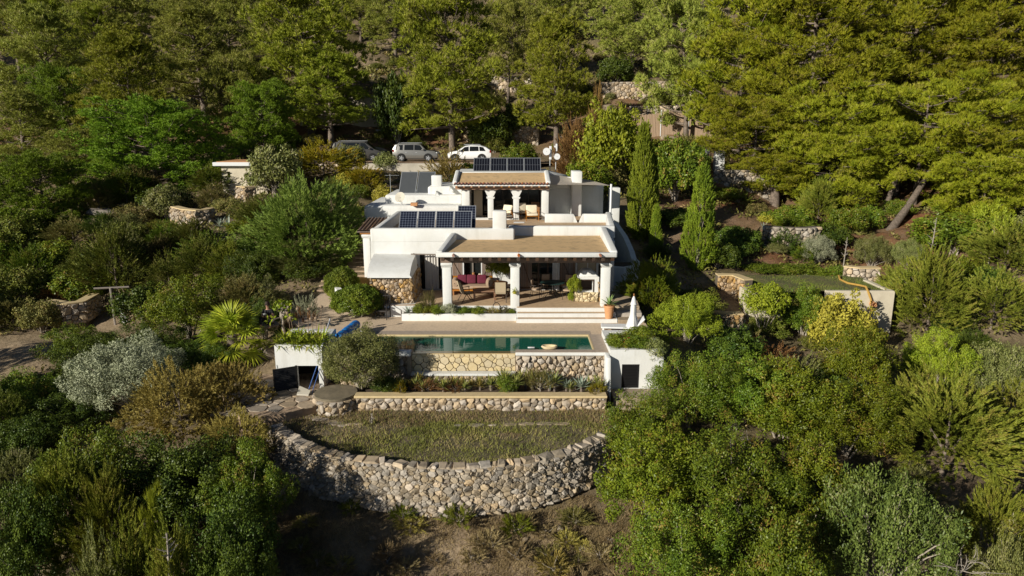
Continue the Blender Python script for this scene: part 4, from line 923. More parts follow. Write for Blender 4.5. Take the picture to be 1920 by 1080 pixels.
for x in (-2.05, -1.3, -.62, .2, 1.05, 1.75): vb('door_frame', 'iron', x-.03, x+.03, 45.3, 45.35, 3.1, 5.05)
vb('roller_screen', 'blind', -2.42, -1.88, 44.2, 44.23, 3.15, 4.85); vb('screen_pole', 'wood_grey', -2.6, -1.4, 44.15, 44.2, 4.85, 4.91)
vb('inner_cabinet', 'wood', 1.25, 1.8, 45.22, 45.30, 3.12, 4.0); vb('inner_cabinet', 'blind', 1.25, 1.8, 45.24, 45.30, 4.0, 5.0) if False else None
vb('side_pier', 'white', 1.86, 2.3, 44.7, 45.4, 3.1, 5.22); vb('side_pier', 'white', -3.14, -2.64, 43.55, 45.4, 3.1, 5.22)
# terrace's rear right: low wall with a scupper, patio walls, chimney, tower
MB().box(2.0, 3.72, 41.9, 42.2, 3.0, 3.62, .05, 2).box(4.32, 6.0, 41.9, 42.2, 3.0, 3.62, .05, 2).build('low_wall', 'white', VI, True)
MB().prism([(3.72, 41.91, 3.0), (4.02, 41.91, 3.0), (4.02, 42.19, 3.0), (3.72, 42.19, 3.0)], [(3.72, 41.91, 3.6), (3.74, 41.91, 3.6), (3.74, 42.19, 3.6), (3.72, 42.19, 3.6)]).prism([(4.02, 41.912, 3.0), (4.32, 41.912, 3.0), (4.32, 42.188, 3.0), (4.02, 42.188, 3.0)], [(4.30, 41.912, 3.6), (4.32, 41.912, 3.6), (4.32, 42.188, 3.6), (4.30, 42.188, 3.6)]).build('low_wall', 'white', VI)
MB().box(2.4, 3.9, 46.2, 46.6, 3.0, 5.55, .06, 3).build('patio_wall', 'white', VI, True)
MB().box(3.88, 4.52, 45.0, 46.3, 3.0, 5.98, .05, 3).build('chimney', 'white', VI, True)
MB().box(4.5, 6.1, 46.4, 46.8, 3.0, 5.0, .06, 3).build('patio_wall', 'white', VI, True); vb('patio_shelf', 'wood_grey', 4.55, 5.6, 46.2, 46.42, 4.98, 5.12)
MB().box(6.55, 7.25, 46.6, 47.4, .5, 4.80, .05, 3).build('tower', 'white', VI, True)
MB().prism([(2.3, 46.0, 4.8), (3.9, 46.0, 4.8), (3.9, 48.6, 4.8), (2.3, 48.6, 4.8)], [(2.3, 46.2, 5.9), (3.0, 46.2, 5.6), (3.9, 48.6, 5.5), (2.3, 48.6, 5.9)], .08, 3).build('shoulder', 'white', VI, True)
# outside stair wall and round planter down the right side
def ribbon(name, pts, th, z0, m='white', bev=.0):
    mb = MB(); P2 = [Vector((p[0], p[1])) for p in pts]
    for i in range(len(pts)-1):
        a, b = P2[i], P2[i+1]; n0 = (P2[min(i+1, len(pts)-1)]-P2[max(i-1, 0)]).normalized(); n1 = (P2[min(i+2, len(pts)-1)]-P2[i]).normalized()
        o0 = Vector((-n0.y, n0.x))*th/2; o1 = Vector((-n1.y, n1.x))*th/2
        za, zb = pts[i][2], pts[i+1][2]
        v = [(a-o0, za), (b-o1, zb), (b+o1, zb), (a+o0, za)]
        mb.face([(p.x, p.y, z) for p, z in v])
        mb.face([(v[0][0].x, v[0][0].y, z0), (v[1][0].x, v[1][0].y, z0), (v[1][0].x, v[1][0].y, zb), (v[0][0].x, v[0][0].y, za)])
        mb.face([(v[2][0].x, v[2][0].y, z0), (v[3][0].x, v[3][0].y, z0), (v[3][0].x, v[3][0].y, za), (v[2][0].x, v[2][0].y, zb)])
    for p, q, z in ((P2[0], P2[1], pts[0][2]), (P2[-1], P2[-2], pts[-1][2])):
        d = (q-p).normalized(); o = Vector((-d.y, d.x))*th/2; mb.face([(p.x-o.x, p.y-o.y, z0), (p.x+o.x, p.y+o.y, z0), (p.x+o.x, p.y+o.y, z), (p.x-o.x, p.y-o.y, z)])
    bmesh.ops.remove_doubles(mb.bm, verts=mb.bm.verts, dist=.002)
    return mb, name, m
def rb(parent, *a, **k):
    mb, n_, m_ = ribbon(*a, **k); return mb.build(n_, m_, parent, False)
rb(VI, 'stair_wall', [(6.0, 44.5, 3.2), (6.5, 43, 2.9), (6.85, 41.5, 2.3), (7.0, 40, 1.7), (6.9, 38.6, 1.5)], .3, -.3)
rb(VI, 'round_planter', [(6.9, 38.6, 1.5), (6.95, 37.6, 1.5), (6.6, 36.8, 1.45), (6.0, 36.6, 1.4), (5.45, 36.8, 1.4)], .26, -.3)
vb('planter_soil', 'soil', 5.45, 6.8, 37.0, 38.8, -.3, 1.25)
# stone steps at the right of the porch, low curved wall and stone patio at the left corner
st = [struct(MB().ext([(4.86, 30.45+i*.55), (6.05-i*.02, 30.5+i*.55), (6.3+i*.05, 36), (4.86, 36)], -.3, .17+i*.17, .03).build('stone_step', 'flag')) for i in range(3)]
lw = wthing('courtyard_wall', 'low curved white wall beside the clipped bush', 'wall', (-8.2, 33, 0))
rb(lw, 'wall', [(-8.6, 36.2, 1.25), (-8.75, 34.8, 1.05), (-8.7, 33.7, .95), (-8.3, 33.0, .85), (-7.6, 32.75, .85), (-6.85, 32.7, .85)], .28, -.3)
rb(lw, 'stone_lining', [(-8.1, 35.8, 1.0), (-7.0, 35.8, 1.0)], .2, 0, 'stone_house')

# ------------------------------------------------------------------ solar panels, dishes, aerials
def solar(name, label, group, c, w_, l, tilt, nx, ny, cell, back, gap=.018):
    t = thing('solar_module', label, 'solar panel', c, 0, group); t.rotation_euler = (tilt, 0, 0)
    MB().box(-w_/2, w_/2, 0, .03, -.03, -.005).box(-w_/2, w_/2, l-.03, l, -.03, .012).box(-w_/2, w_/2, 0, .03, -.005, .012).box(-w_/2, -w_/2+.03, .03, l-.03, -.03, .012).box(w_/2-.03, w_/2, .03, l-.03, -.03, .012).build('frame', 'alu', t)
    MB().box(-w_/2+.03, w_/2-.03, .03, l-.03, -.02, .0).build('backsheet', back, t)
    V = []; F = []; cw_ = (w_-.08)/nx; cl = (l-.08)/ny; k = gap
    for i in range(nx):
        for j in range(ny):
            x0 = -w_/2+.04+i*cw_+k/2; y0 = .04+j*cl+k/2; x1 = x0+cw_-k; y1 = y0+cl-k; ch_ = min(cw_, cl)*.16 if nx > 5 and ny > 7 else 0
            b = len(V)
            if ch_: V += [(x0+ch_, y0, .004), (x1-ch_, y0, .004), (x1, y0+ch_, .004), (x1, y1-ch_, .004), (x1-ch_, y1, .004), (x0+ch_, y1, .004), (x0, y1-ch_, .004), (x0, y0+ch_, .004)]; F.append(tuple(range(b, b+8)))
            else: V += [(x0, y0, .004), (x1, y0, .004), (x1, y1, .004), (x0, y1, .004)]; F.append((b, b+1, b+2, b+3))
    me = bpy.data.meshes.new('cells'); me.from_pydata(V, [], F); me.materials.append(M[cell]); o = part('cells', me, t); o['kind'] = 'stuff'
    MB().tube([(-w_/2+.1, l-.1, -.03), (-w_/2+.1, l*.55, -l*.62)], .02, 4).tube([(w_/2-.1, l-.1, -.03), (w_/2-.1, l*.55, -l*.62)], .02, 4).build('stand', 'steel', t)
    return t
lbl = ['blue solar panel nearest the left parapet corner in the front terrace row', 'second blue solar panel from the left in the front terrace row', 'blue solar panel second from the chimney in the front terrace row', 'blue solar panel nearest the chimney in the front terrace row']
for i in range(4): solar('solar_panel', lbl[i], 'blue solar panels on the terrace', (-5.52+i*.97, 36.1, 3.2), .94, 1.58, R(47), 6, 10, 'cell', 'backsheet')
solar('solar_panel', 'blue solar panel standing behind the front terrace row', 'blue solar panels on the terrace', (-2.5, 37.5, 3.2), 1.0, 1.75, R(47), 6, 10, 'cell', 'backsheet')
lbl = ['leftmost of the four black solar panels on the ridge', 'second from the left of the four black solar panels on the ridge', 'third from the left of the four black solar panels on the ridge', 'rightmost of the four black solar panels on the ridge, next to the aerial masts']
for i in range(4): solar('solar_panel', lbl[i], 'black solar panels on the upper roof', (-2.02+i*1.13, 46.6, 5.86), 1.11, 1.35, R(40), 6, 2, 'cell_black', 'backsheet_dark', .02)
for i in range(2):
    t = thing('solar_water_heater', ['left of the two grey solar water collectors on the left roof', 'right of the two grey solar water collectors, next to a chimney'][i], 'solar collector', (-6.92+i*1.16, 45.9, 4.5), 0, 'solar water collectors'); t.rotation_euler = (R(50), 0, R(-4))
    B(-.56, .56, 0, 1.75, -.08, 0).build('frame', 'alu', t); B(-.52, .52, .04, 1.71, 0, .006).build('glass', 'collector', t)
    MB().tube([(-.45, 1.6, -.08), (-.45, .8, -1.2)], .02, 4).tube([(.45, 1.6, -.08), (.45, .8, -1.2)], .02, 4).build('stand', 'steel', t)
def dish(label, loc, r, rz, tilt, m, mast):
    t = thing('satellite_dish', label, 'satellite dish', loc, rz)
    d = MB().lathe([(.02, 0), (r*.4, .02*r/.3), (r*.75, .08*r/.3), (r, .15*r/.3), (r*.97, .15*r/.3), (.02, .03)], n=24, cap=False); d.xform(Matrix.Rotation(R(90)-tilt, 4, 'X')); d.build('reflector', m, t, True)
    MB().tube([(0, -.02, -r*.9), (0, -r*1.1, -r*.3)], .012, 5).box(-.03, .03, -r*1.2, -r*1.05, -r*.36, -r*.24).build('feed_arm', 'steel', t)
    MB().tube([(0, .06, 0), (0, .1, -mast)], .02, 6).build('bracket', 'steel', t)
dish('cream satellite dish in front of the white left block', (-6.95, 43.6, 4.42), .34, R(-20), R(25), 'dish', .45)
def aerial(label, x, y, z0, z1, dishes, boxes):
    t = thing('aerial_mast', label, 'antenna', (x, y, z0)); MB().tube([(0, 0, 0), (0, 0, z1-z0)], .03, 6).build('mast', 'steel', t)
    for dx, dz, r in dishes:
        d = MB().lathe([(.02, 0), (r*.7, .05), (r, .12), (r, .2), (.02, .2)], n=18, cap=False); d.xform(Matrix.Translation((dx, -.1, dz)) @ Matrix.Rotation(R(90), 4, 'X')); d.build('dish', 'whitepaint', t, True)
    for dx, dz, w_, h_ in boxes: B(dx-w_/2, dx+w_/2, -.08, .06, dz, dz+h_, .02).build('antenna_panel', 'whitepaint', t)
    return t
P_ = at(1031, 325, 48); aerial('aerial mast with one large white dish and a tall white panel', P_.x, 48, 5.2, 7.5, [(-.25, 1.95, .25)], [(.02, 1.4, .16, .9)])
P_ = at(1042, 318, 48.3); aerial('aerial mast with a small white dish below white antenna boxes', P_.x, 48.3, 5.2, 7.6, [(.06, 1.6, .21)], [(.03, 1.95, .12, .5), (-.05, 2.2, .14, .12)])
P_ = at(733, 372, 47); t = thing('tv_aerial', 'small roof television aerial left of the grey water collectors', 'antenna', (P_.x, 47, 4.4)); MB().tube([(0, 0, 0), (0, 0, 1.3)], .018, 5).build('mast', 'steel', t)
mb = MB()
for i in range(6): mb.tube([(-.3+i*.16, -.25, 1.2), (-.3+i*.16, .25, 1.2)], .01, 4)
mb.tube([(-.35, 0, 1.2), (.6, 0, 1.2)], .012, 4).build('elements', 'steel', t)
# shade sail on its pole
sp = wthing('shade_sail', 'cream triangular shade sail stretched from the upper roof to a white pole', 'awning', (6.1, 43.2, 3.1))
A_, B_, C_, D_ = Vector((2.35, 43.2, 5.28)), Vector((6.12, 43.2, 5.22)), Vector((5.2, 46.8, 5.3)), Vector((2.5, 46.0, 5.75)); V_ = []; F_ = []; n_ = 10
for i in range(n_+1):
    for j in range(n_+1):
        u, v = i/n_, j/n_; p = A_*(1-u)*(1-v)+B_*u*(1-v)+C_*u*v+D_*(1-u)*v; p = p + Vector((0, (.28*math.sin(u*math.pi)*(1-v)), -.12*math.sin(u*math.pi)*math.sin(v*math.pi))); V_.append(tuple(p))
for i in range(n_):
    for j in range(n_): F_.append((i*(n_+1)+j, (i+1)*(n_+1)+j, (i+1)*(n_+1)+j+1, i*(n_+1)+j+1))
me = bpy.data.meshes.new('sail'); me.from_pydata(V_, [], F_); me.materials.append(M['sail']); me.polygons.foreach_set('use_smooth', [True]*len(F_)); part('canvas', me, sp)
MB().tube([(6.14, 43.2, 3.1), (6.14, 43.2, 5.32)], .07, 10).build('pole', 'whitepaint', sp, True)
# ------------------------------------------------------------------ walls, hut, fences and drive behind the house
dv = MB(); xs_ = np.linspace(-26, 9, 50)
def road_y(x): return 66.2 + .0*x, 76 + .05*x
for a, b in zip(xs_, xs_[1:]):
    for k in range(8):
        f0_, f1_ = k/8, (k+1)/8
        q = []
        for x, f in ((a, f0_), (b, f0_), (b, f1_), (a, f1_)):
            y0, y1 = road_y(x); y = y0+(y1-y0)*f; q.append((x, y, 5.42 + .02*math.sin(x*1.3+y)))
        dv.face(q)
bmesh.ops.remove_doubles(dv.bm, verts=dv.bm.verts, dist=.01); struct(dv.build('drive', 'dirt', None, True))
rw = wthing('retaining_wall', 'grey rendered retaining wall below the parked cars', 'wall', (-12, 66, 3.5))
B(-14.8, -4.5, 65.9, 66.25, 2.0, 5.46, .02).build('wall', 'grey_render', rw); B(-18.5, -14.81, 66.0, 66.3, 2.0, 5.4).build('rubble_section', 'mortar', rw)
stones(rw, 3.6, 2.0, front(-18.4, 66.0, 3.4), 51, .34, .03, .09, .2, 'stone_pale', 80, 'stone', .5, 1.2)
bw = wthing('rendered_wall', 'tall sunlit cream wall of the bank behind the parked cars', 'wall', (-20, 86, 8.5))
bwl = MB()
for x0, x1, dz in ((-25.6, -20.6, -.9), (-20.58, -16.0, 0), (-15.98, -13.6, -.5), (-13.58, -9.5, -1.2)): bwl.box(x0, x1, 86 + (x0 > -20)*.1, 86.6, 6.5, 12.3+dz, .06, 2)
bwl.build('wall', 'white2', bw); B(-18.9, -15.2, 85.8, 86.1, 12.32, 12.45).build('coping', 'whitepaint', bw)
for x in (-20.6, -16.0, -13.6): B(x-.16, x+.16, 85.7, 86.0, 6.5, 11.0).build('buttress', 'grey_render', bw)
# reed fence, its posts and the stone terraces above it
rf = wthing('reed_fence', 'brown reed screen fence below the dry stone terrace', 'fence', (16, 76, 7.5))
fp = [tuple(at(1168, 245, 79).xy)] + [tuple(at(px, 250, y).xy) for px, y in ((1238, 77), (1290, 75), (1338, 73))]
for (x0, y0), (x1, y1) in zip(fp, fp[1:]):
    n_ = int(math.hypot(x1-x0, y1-y0)/.5); mb = None
    for i in range(n_):
        a = Vector((x0+(x1-x0)*i/n_, y0+(y1-y0)*i/n_)); b = Vector((x0+(x1-x0)*(i+.97)/n_, y0+(y1-y0)*(i+.97)/n_))
        za = h1(a.x, a.y)-.4; mb = MB(); V = []; k = 6
        for j in range(k+1):
            p = a.lerp(b, j/k); o = -.05*(j % 2); V.append((p.x, p.y+o, za)); V.append((p.x, p.y+o, za+2.9+.06*math.sin(i*2.1+j)))
        me = bpy.data.meshes.new('reed_panel'); me.from_pydata(V, [], [(2*j, 2*j+2, 2*j+3, 2*j+1) for j in range(k)]); me.materials.append(M['reed']); part('reed_panel', me, rf)
for x, y in fp: MB().tube([(x, y-.1, h1(x, y)-.4), (x, y-.1, h1(x, y)+2.7)], .05, 6).build('post', 'steel', rf)
def rubble(label, pts, z1, hgt, seed, size=.36, m='stone_grey', limit=120, name='stone_wall', cap=None, back='mortar_dark', th=.5, cat='wall'):
    """free rubble wall along plan points (left to right as seen), top at z1"""
    c = pts[len(pts)//2]; t = wthing(name, label, cat, (c[0], c[1], z1-hgt))
    fr_ = curve_fr(pts, z1-hgt, .06); L_ = fr_.length
    mb = MB()
    for i in range(24):
        a, b = L_*i/24, L_*(i+1)/24
        mb.face([fr_(a, -.3, -.03), fr_(b, -.3, -.03), fr_(b, hgt-.01, -.03), fr_(a, hgt-.01, -.03)]); mb.face([fr_(a, hgt-.01, -.03), fr_(b, hgt-.01, -.03), fr_(b, hgt-.01, -th), fr_(a, hgt-.01, -th)])
        mb.face([fr_(a, hgt-.01, -th), fr_(b, hgt-.01, -th), fr_(b, -.3, -th), fr_(a, -.3, -th)])
    for a in (0, L_): mb.face([fr_(a, -.3, -.03), fr_(a, hgt-.01, -.03), fr_(a, hgt-.01, -th), fr_(a, -.3, -th)])
    mb.build('core', back, t)
    stones(t, L_, hgt, fr_, seed, size, .02, .12, .18, m, limit, 'stone', .55, 1.2)
    if cap:
        mb = MB()
        for i in range(24):
            a, b = L_*i/24, L_*(i+1)/24; lo = [fr_(a, hgt, .06), fr_(b, hgt, .06), fr_(b, hgt, -th-.02), fr_(a, hgt, -th-.02)]; mb.prism([tuple(p) for p in lo], [(p.x, p.y, p.z+.07) for p in lo])
        mb.build('coping', cap, t)
    return t
def pxy(py, *l): return [tuple(at(a, py, y).xy) for a, y in l]
rubble('sunlit dry stone terrace wall above the reed fence', pxy(170, (1125, 92), (1190, 91), (1260, 90), (1310, 89)), 14.4, 2.6, 61, .36, 'stone_pale', 200)
rubble('low dry stone course just above the reed fence', pxy(195, (1180, 84), (1240, 82), (1280, 81)), 11.2, 1.1, 62, .34, 'stone_pale', 80)
rubble('shaded dry stone terrace wall high behind the cars', pxy(120, (655, 104), (720, 104), (770, 103)), 17.3, 2.6, 63, .4, 'stone_grey', 120)
rubble('rubble bank wall left of the tall pine by the white car', pxy(265, (870, 84), (940, 83), (1010, 82)), 8.9, 2.4, 64, .36, 'stone_pale', 120)
rubble('pale rubble terrace behind a bare pine trunk', pxy(155, (915, 99), (960, 98), (1010, 98)), 15.6, 2.2, 65, .4, 'stone_pale', 80)
rubble('dry stone wall below the slatted gate', pxy(320, (1338, 58.5), (1385, 58), (1450, 57.5)), 5.3, 2.3, 66, .3, 'stone_grey', 150)
rubble('shaded stone wall among the small olive trees', pxy(480, (1425, 47), (1448, 46.5), (1480, 46), (1512, 46), (1535, 46.6)), 2.2, 1.6, 67, .26, 'stone_grey', 100)
rubble('low pale stone wall at the end of the small lawn', pxy(515, (1580, 41.5), (1610, 41), (1650, 41)), .42, .9, 68, .26, 'stone_pale', 60, cap='edge')
rubble('stone wall with pale coping leading down from the cypress', pxy(545, (1345, 39.2), (1370, 39.2), (1392, 38)), .35, 1.7, 69, .22, 'stone_house', 80, cap='edge')
rubble('low stone wall below the agave, left of the small orange tree', pxy(590, (1325, 36), (1360, 35.6), (1395, 35.6)), -1.0, .9, 70, .2, 'stone_house', 60, cap='edge')
rubble('stone bank with a pale top at the foot of the sandy slope', pxy(610, (90, 38), (125, 37.4), (165, 38), (195, 40)), -.92, 1.15, 71, .26, 'stone_pale', 80, cap='edge')
rubble('curved stone garden wall left of the feathery round bush', pxy(415, (322, 49.8), (340, 48.2), (368, 47.4), (392, 47.9), (405, 49)), 3.15, 1.25, 72, .26, 'stone_pale', 80, cap='edge')
rubble('small stone retaining wall under the cream hut', pxy(345, (441, 52.2), (458, 51.5), (480, 52)), 4.4, 1.4, 73, .26, 'stone_pale', 60, cap='edge')
# cream stone hut
ht = wthing('hut', 'small flat-roofed cream rubble hut with white eaves', 'hut', (-21.5, 57, 3.3))
x0, x1 = at(417, 340, 56).x, at(500, 340, 56).x
wall_with_openings(ht, 'front_wall', x0, x1, 2.5, 5.75, 56, 56.3, [(x0+.45, x0+.68, 4.85, 5.3)], 'white2'); B(x0, x0+.3, 56.3, 60, 2.5, 5.75).build('side_wall', 'white2', ht); B(x0+.45, x0+.68, 56.15, 56.2, 4.85, 5.3).build('window', 'dark', ht)
MB().ext([(x0-.5, 55.6), (x1+.2, 55.6), (x1+.2, 60.3), (x0-.5, 60.3)], 5.76, 6.05, .03).build('roof', 'whitepaint', ht); B(x0-.3, x1, 55.9, 60.1, 6.05, 6.09).build('roof_screed', 'pot', ht)
stones(ht, x1-x0, 2.0, front(x0, 56, 2.9), 74, .22, .03, .02, .05, 'white2', 120, 'stone', .5, 1.2)
# slatted gate between white posts
gt = wthing('garden_gate', 'dark slatted wooden gate beside a white gate post', 'gate', (17.6, 61, 5)); gx = at(1349, 300, 61).x
B(gx-.4, gx+.4, 60.8, 61.5, 4.2, 6.75, .03).build('post', 'white', gt); B(gx-1.25, gx-.75, 61.5, 61.9, 4.5, 6.9, .03).build('post', 'white', gt)
sm = B(-.05, .05, -.02, .02, 0, 1.75).mesh('slat', 'wood_dark')
for i in range(12): part('slat', sm, gt, (gx-2.9+i*.19, 60.9, 4.7 + (i % 3)*.05))
B(gx-3.0, gx-.6, 60.93, 60.99, 4.95, 5.05).build('rail', 'wood_dark', gt); B(gx-3.0, gx-.6, 60.93, 60.99, 6.1, 6.2).build('rail', 'wood_dark', gt)
# rocks
def rock(label, loc, s, seed, m='rock', name='boulder', rz=0, group=None):
    g = rng(seed); bm = bmesh.new(); bmesh.ops.create_icosphere(bm, subdivisions=3, radius=1)
    ks = unit(g.normal(size=(9, 3))); kd = g.uniform(.55, .85, 9)
    for v in bm.verts:
        p = np.array(v.co)
        for k, d in zip(ks, kd):
            e = p @ k - d
            if e > 0: p = p - k*e*.85
        p *= 1 + .05*math.sin(p[0]*7+seed)*math.cos(p[1]*6)
        v.co = Vector(p*np.array(s))
    me = bpy.data.meshes.new(name); bm.to_mesh(me); bm.free(); me.materials.append(M[m])
    o = bpy.data.objects.new(name, me); COL.objects.link(o); o.location = loc; o.rotation_euler = (0, 0, rz); return tag(o, label, 'rock', group)
def rock_px(label, px, py, Y, s, seed, **k): P_ = at(px, py, Y); return rock(label, (P_.x, Y, h1(P_.x, Y)+s[2]*.25), s, seed, **k)
rock_px('pale boulder lying below the reed fence', 1262, 262, 74, (.75, .5, .45), 1); rock_px('smaller pale boulder left of another below the reed fence', 1246, 256, 75, (.5, .4, .4), 2)
rock_px('grey boulder at the left foot of the sunlit terrace wall', 1140, 185, 88, (1.2, .7, .7), 3)
rock_px('ochre outcrop beyond the right end of the reed fence', 1352, 230, 74, (1.7, 1, 1.2), 4); rock_px('grey rock face under the pines at the right edge', 1880, 335, 58, (3.2, 2, 1.6), 5)
rock_px('flat rock in the bank behind the grey van', 700, 268, 80, (1.6, .8, .5), 6); rock_px('rock between the van and the bank wall', 716, 280, 78, (1.0, .8, .5), 7)
rock_px('brown rock outcrop on the slope left of the dark round bush', 185, 390, 54, (1.3, .9, .5), 8); rock_px('pale rock among scrub under the bright dome pine', 150, 330, 62, (.9, .7, .45), 9)
rock_px('stone at the end of the path under the palm', 500, 645, 29.2, (.7, .5, .35), 10); rock_px('stone at the edge of the paved path', 507, 757, 24.6, (.45, .3, .18), 11)
for i, (a, b, c) in enumerate(((1000, 1030, 18.2), (985, 1010, 18.6), (1050, 985, 19), (700, 1015, 18.5), (1090, 1030, 18.3), (1370, 1035, 17.5))):
    P_ = at(a, b, c); rock('small pale stone lying in the dry grass below the curved wall', (P_.x, c, h1(P_.x, c)+.02), (.13+.03*(i % 3), .1, .08), 20+i, 'rock', 'loose_stone', i, 'loose stones in the dry grass')
# stepping line of worn stones across the terrace
g_ = rng(12)
for i in range(16):
    px = 560 + i*14 if i < 9 else 860 + (i-9)*32; py = 770 + i*4 if i < 6 else 794 - (i-6)*.4
    P_ = atz(px, py, -1.6); mb = MB(); n_ = 7; r_ = g_.uniform(.12, .26)
    q = [(r_*1.5*math.cos(k*6.283/n_)*g_.uniform(.8, 1.1), r_*.6*math.sin(k*6.283/n_)*g_.uniform(.8, 1.1)) for k in range(n_)]
    mb.ext(q, -.1, .03, .01, 1); o = mb.build('path_stone', 'flag'); o.location = (P_.x, P_.y, float(terr_z(np.array([P_.x]), np.array([P_.y]))[0])); tag(o, 'flat worn stone set in the grass terrace', 'stone', 'worn stones across the grass terrace')

# ------------------------------------------------------------------ cistern on the right, with its hose
ci = wthing('cistern', 'cream concrete water tank with a yellow hose over its edge', 'water tank', (17.5, 37, -3))
xa, xb = at(1545, 600, 37).x, at(1672, 600, 37).x
MB().box(xa, xb, 37, 37.3, -4, -.02, .02).box(xb-.3, xb-.002, 37.3, 40, -4, -.02, .02).build('wall', 'white2', ci)
MB().lathe([(.16, 0), (.16, .28), (.11, .28), (.11, .1)], (0, 0, 0), 14).xform(Matrix.Translation((at(1640, 580, 37).x-.2, 36.98, -.72)) @ Matrix.Rotation(R(90), 4, 'X')).build('outlet_pipe', 'pot', ci, True)
hs = [at(1573, 517, 41), at(1575, 525, 40), at(1590, 532, 39), at(1612, 535, 38.2), at(1624, 538, 37.4)]; hs = [Vector((p.x, p.y, max(p.z, -.02))) for p in hs] + [Vector((at(1629, 545, 36.9).x, 36.88, -.1)), at(1633, 562, 36.85), at(1634, 580, 36.85), at(1630, 598, 36.8)]
tag(MB().tube(hs, .06, 8).build('garden_hose', 'hose', None, True), 'thick yellow hose curling over the lawn edge and down the tank wall', 'hose')
lwn = MB(); xs_ = np.linspace(at(1395, 530, 38).x, xb, 14); ys_ = np.linspace(37.3, 41.6, 8)
for a, b in zip(xs_, xs_[1:]):
    for c, d in zip(ys_, ys_[1:]): lwn.face([(x, y, -.10 + .03*math.sin(x*2+y)) for x, y in ((a, c), (b, c), (b, d), (a, d))])
bmesh.ops.remove_doubles(lwn.bm, verts=lwn.bm.verts, dist=.01); M['lawnsoil'] = mat('lawn_soil', (.07, .085, .03), .95, (.15, .12, .06), 2); struct(lwn.build('lawn_ground', 'lawnsoil', None, True))
wp = wthing('garden_wall', 'short white wall and steps behind the small orange tree', 'wall', (12, 36, -2)); xg = at(1420, 580, 36.5).x
MB().box(xg-.5, xg+.75, 36.4, 36.75, -3, .0, .03).box(xg-.5, xg-.2, 36.75, 38.2, -3, -.02, .03).build('wall', 'white2', wp); MB().box(xg+.76, xg+1.3, 36.2, 36.6, -3, -1.2, .03).build('low_wall', 'white2', wp)

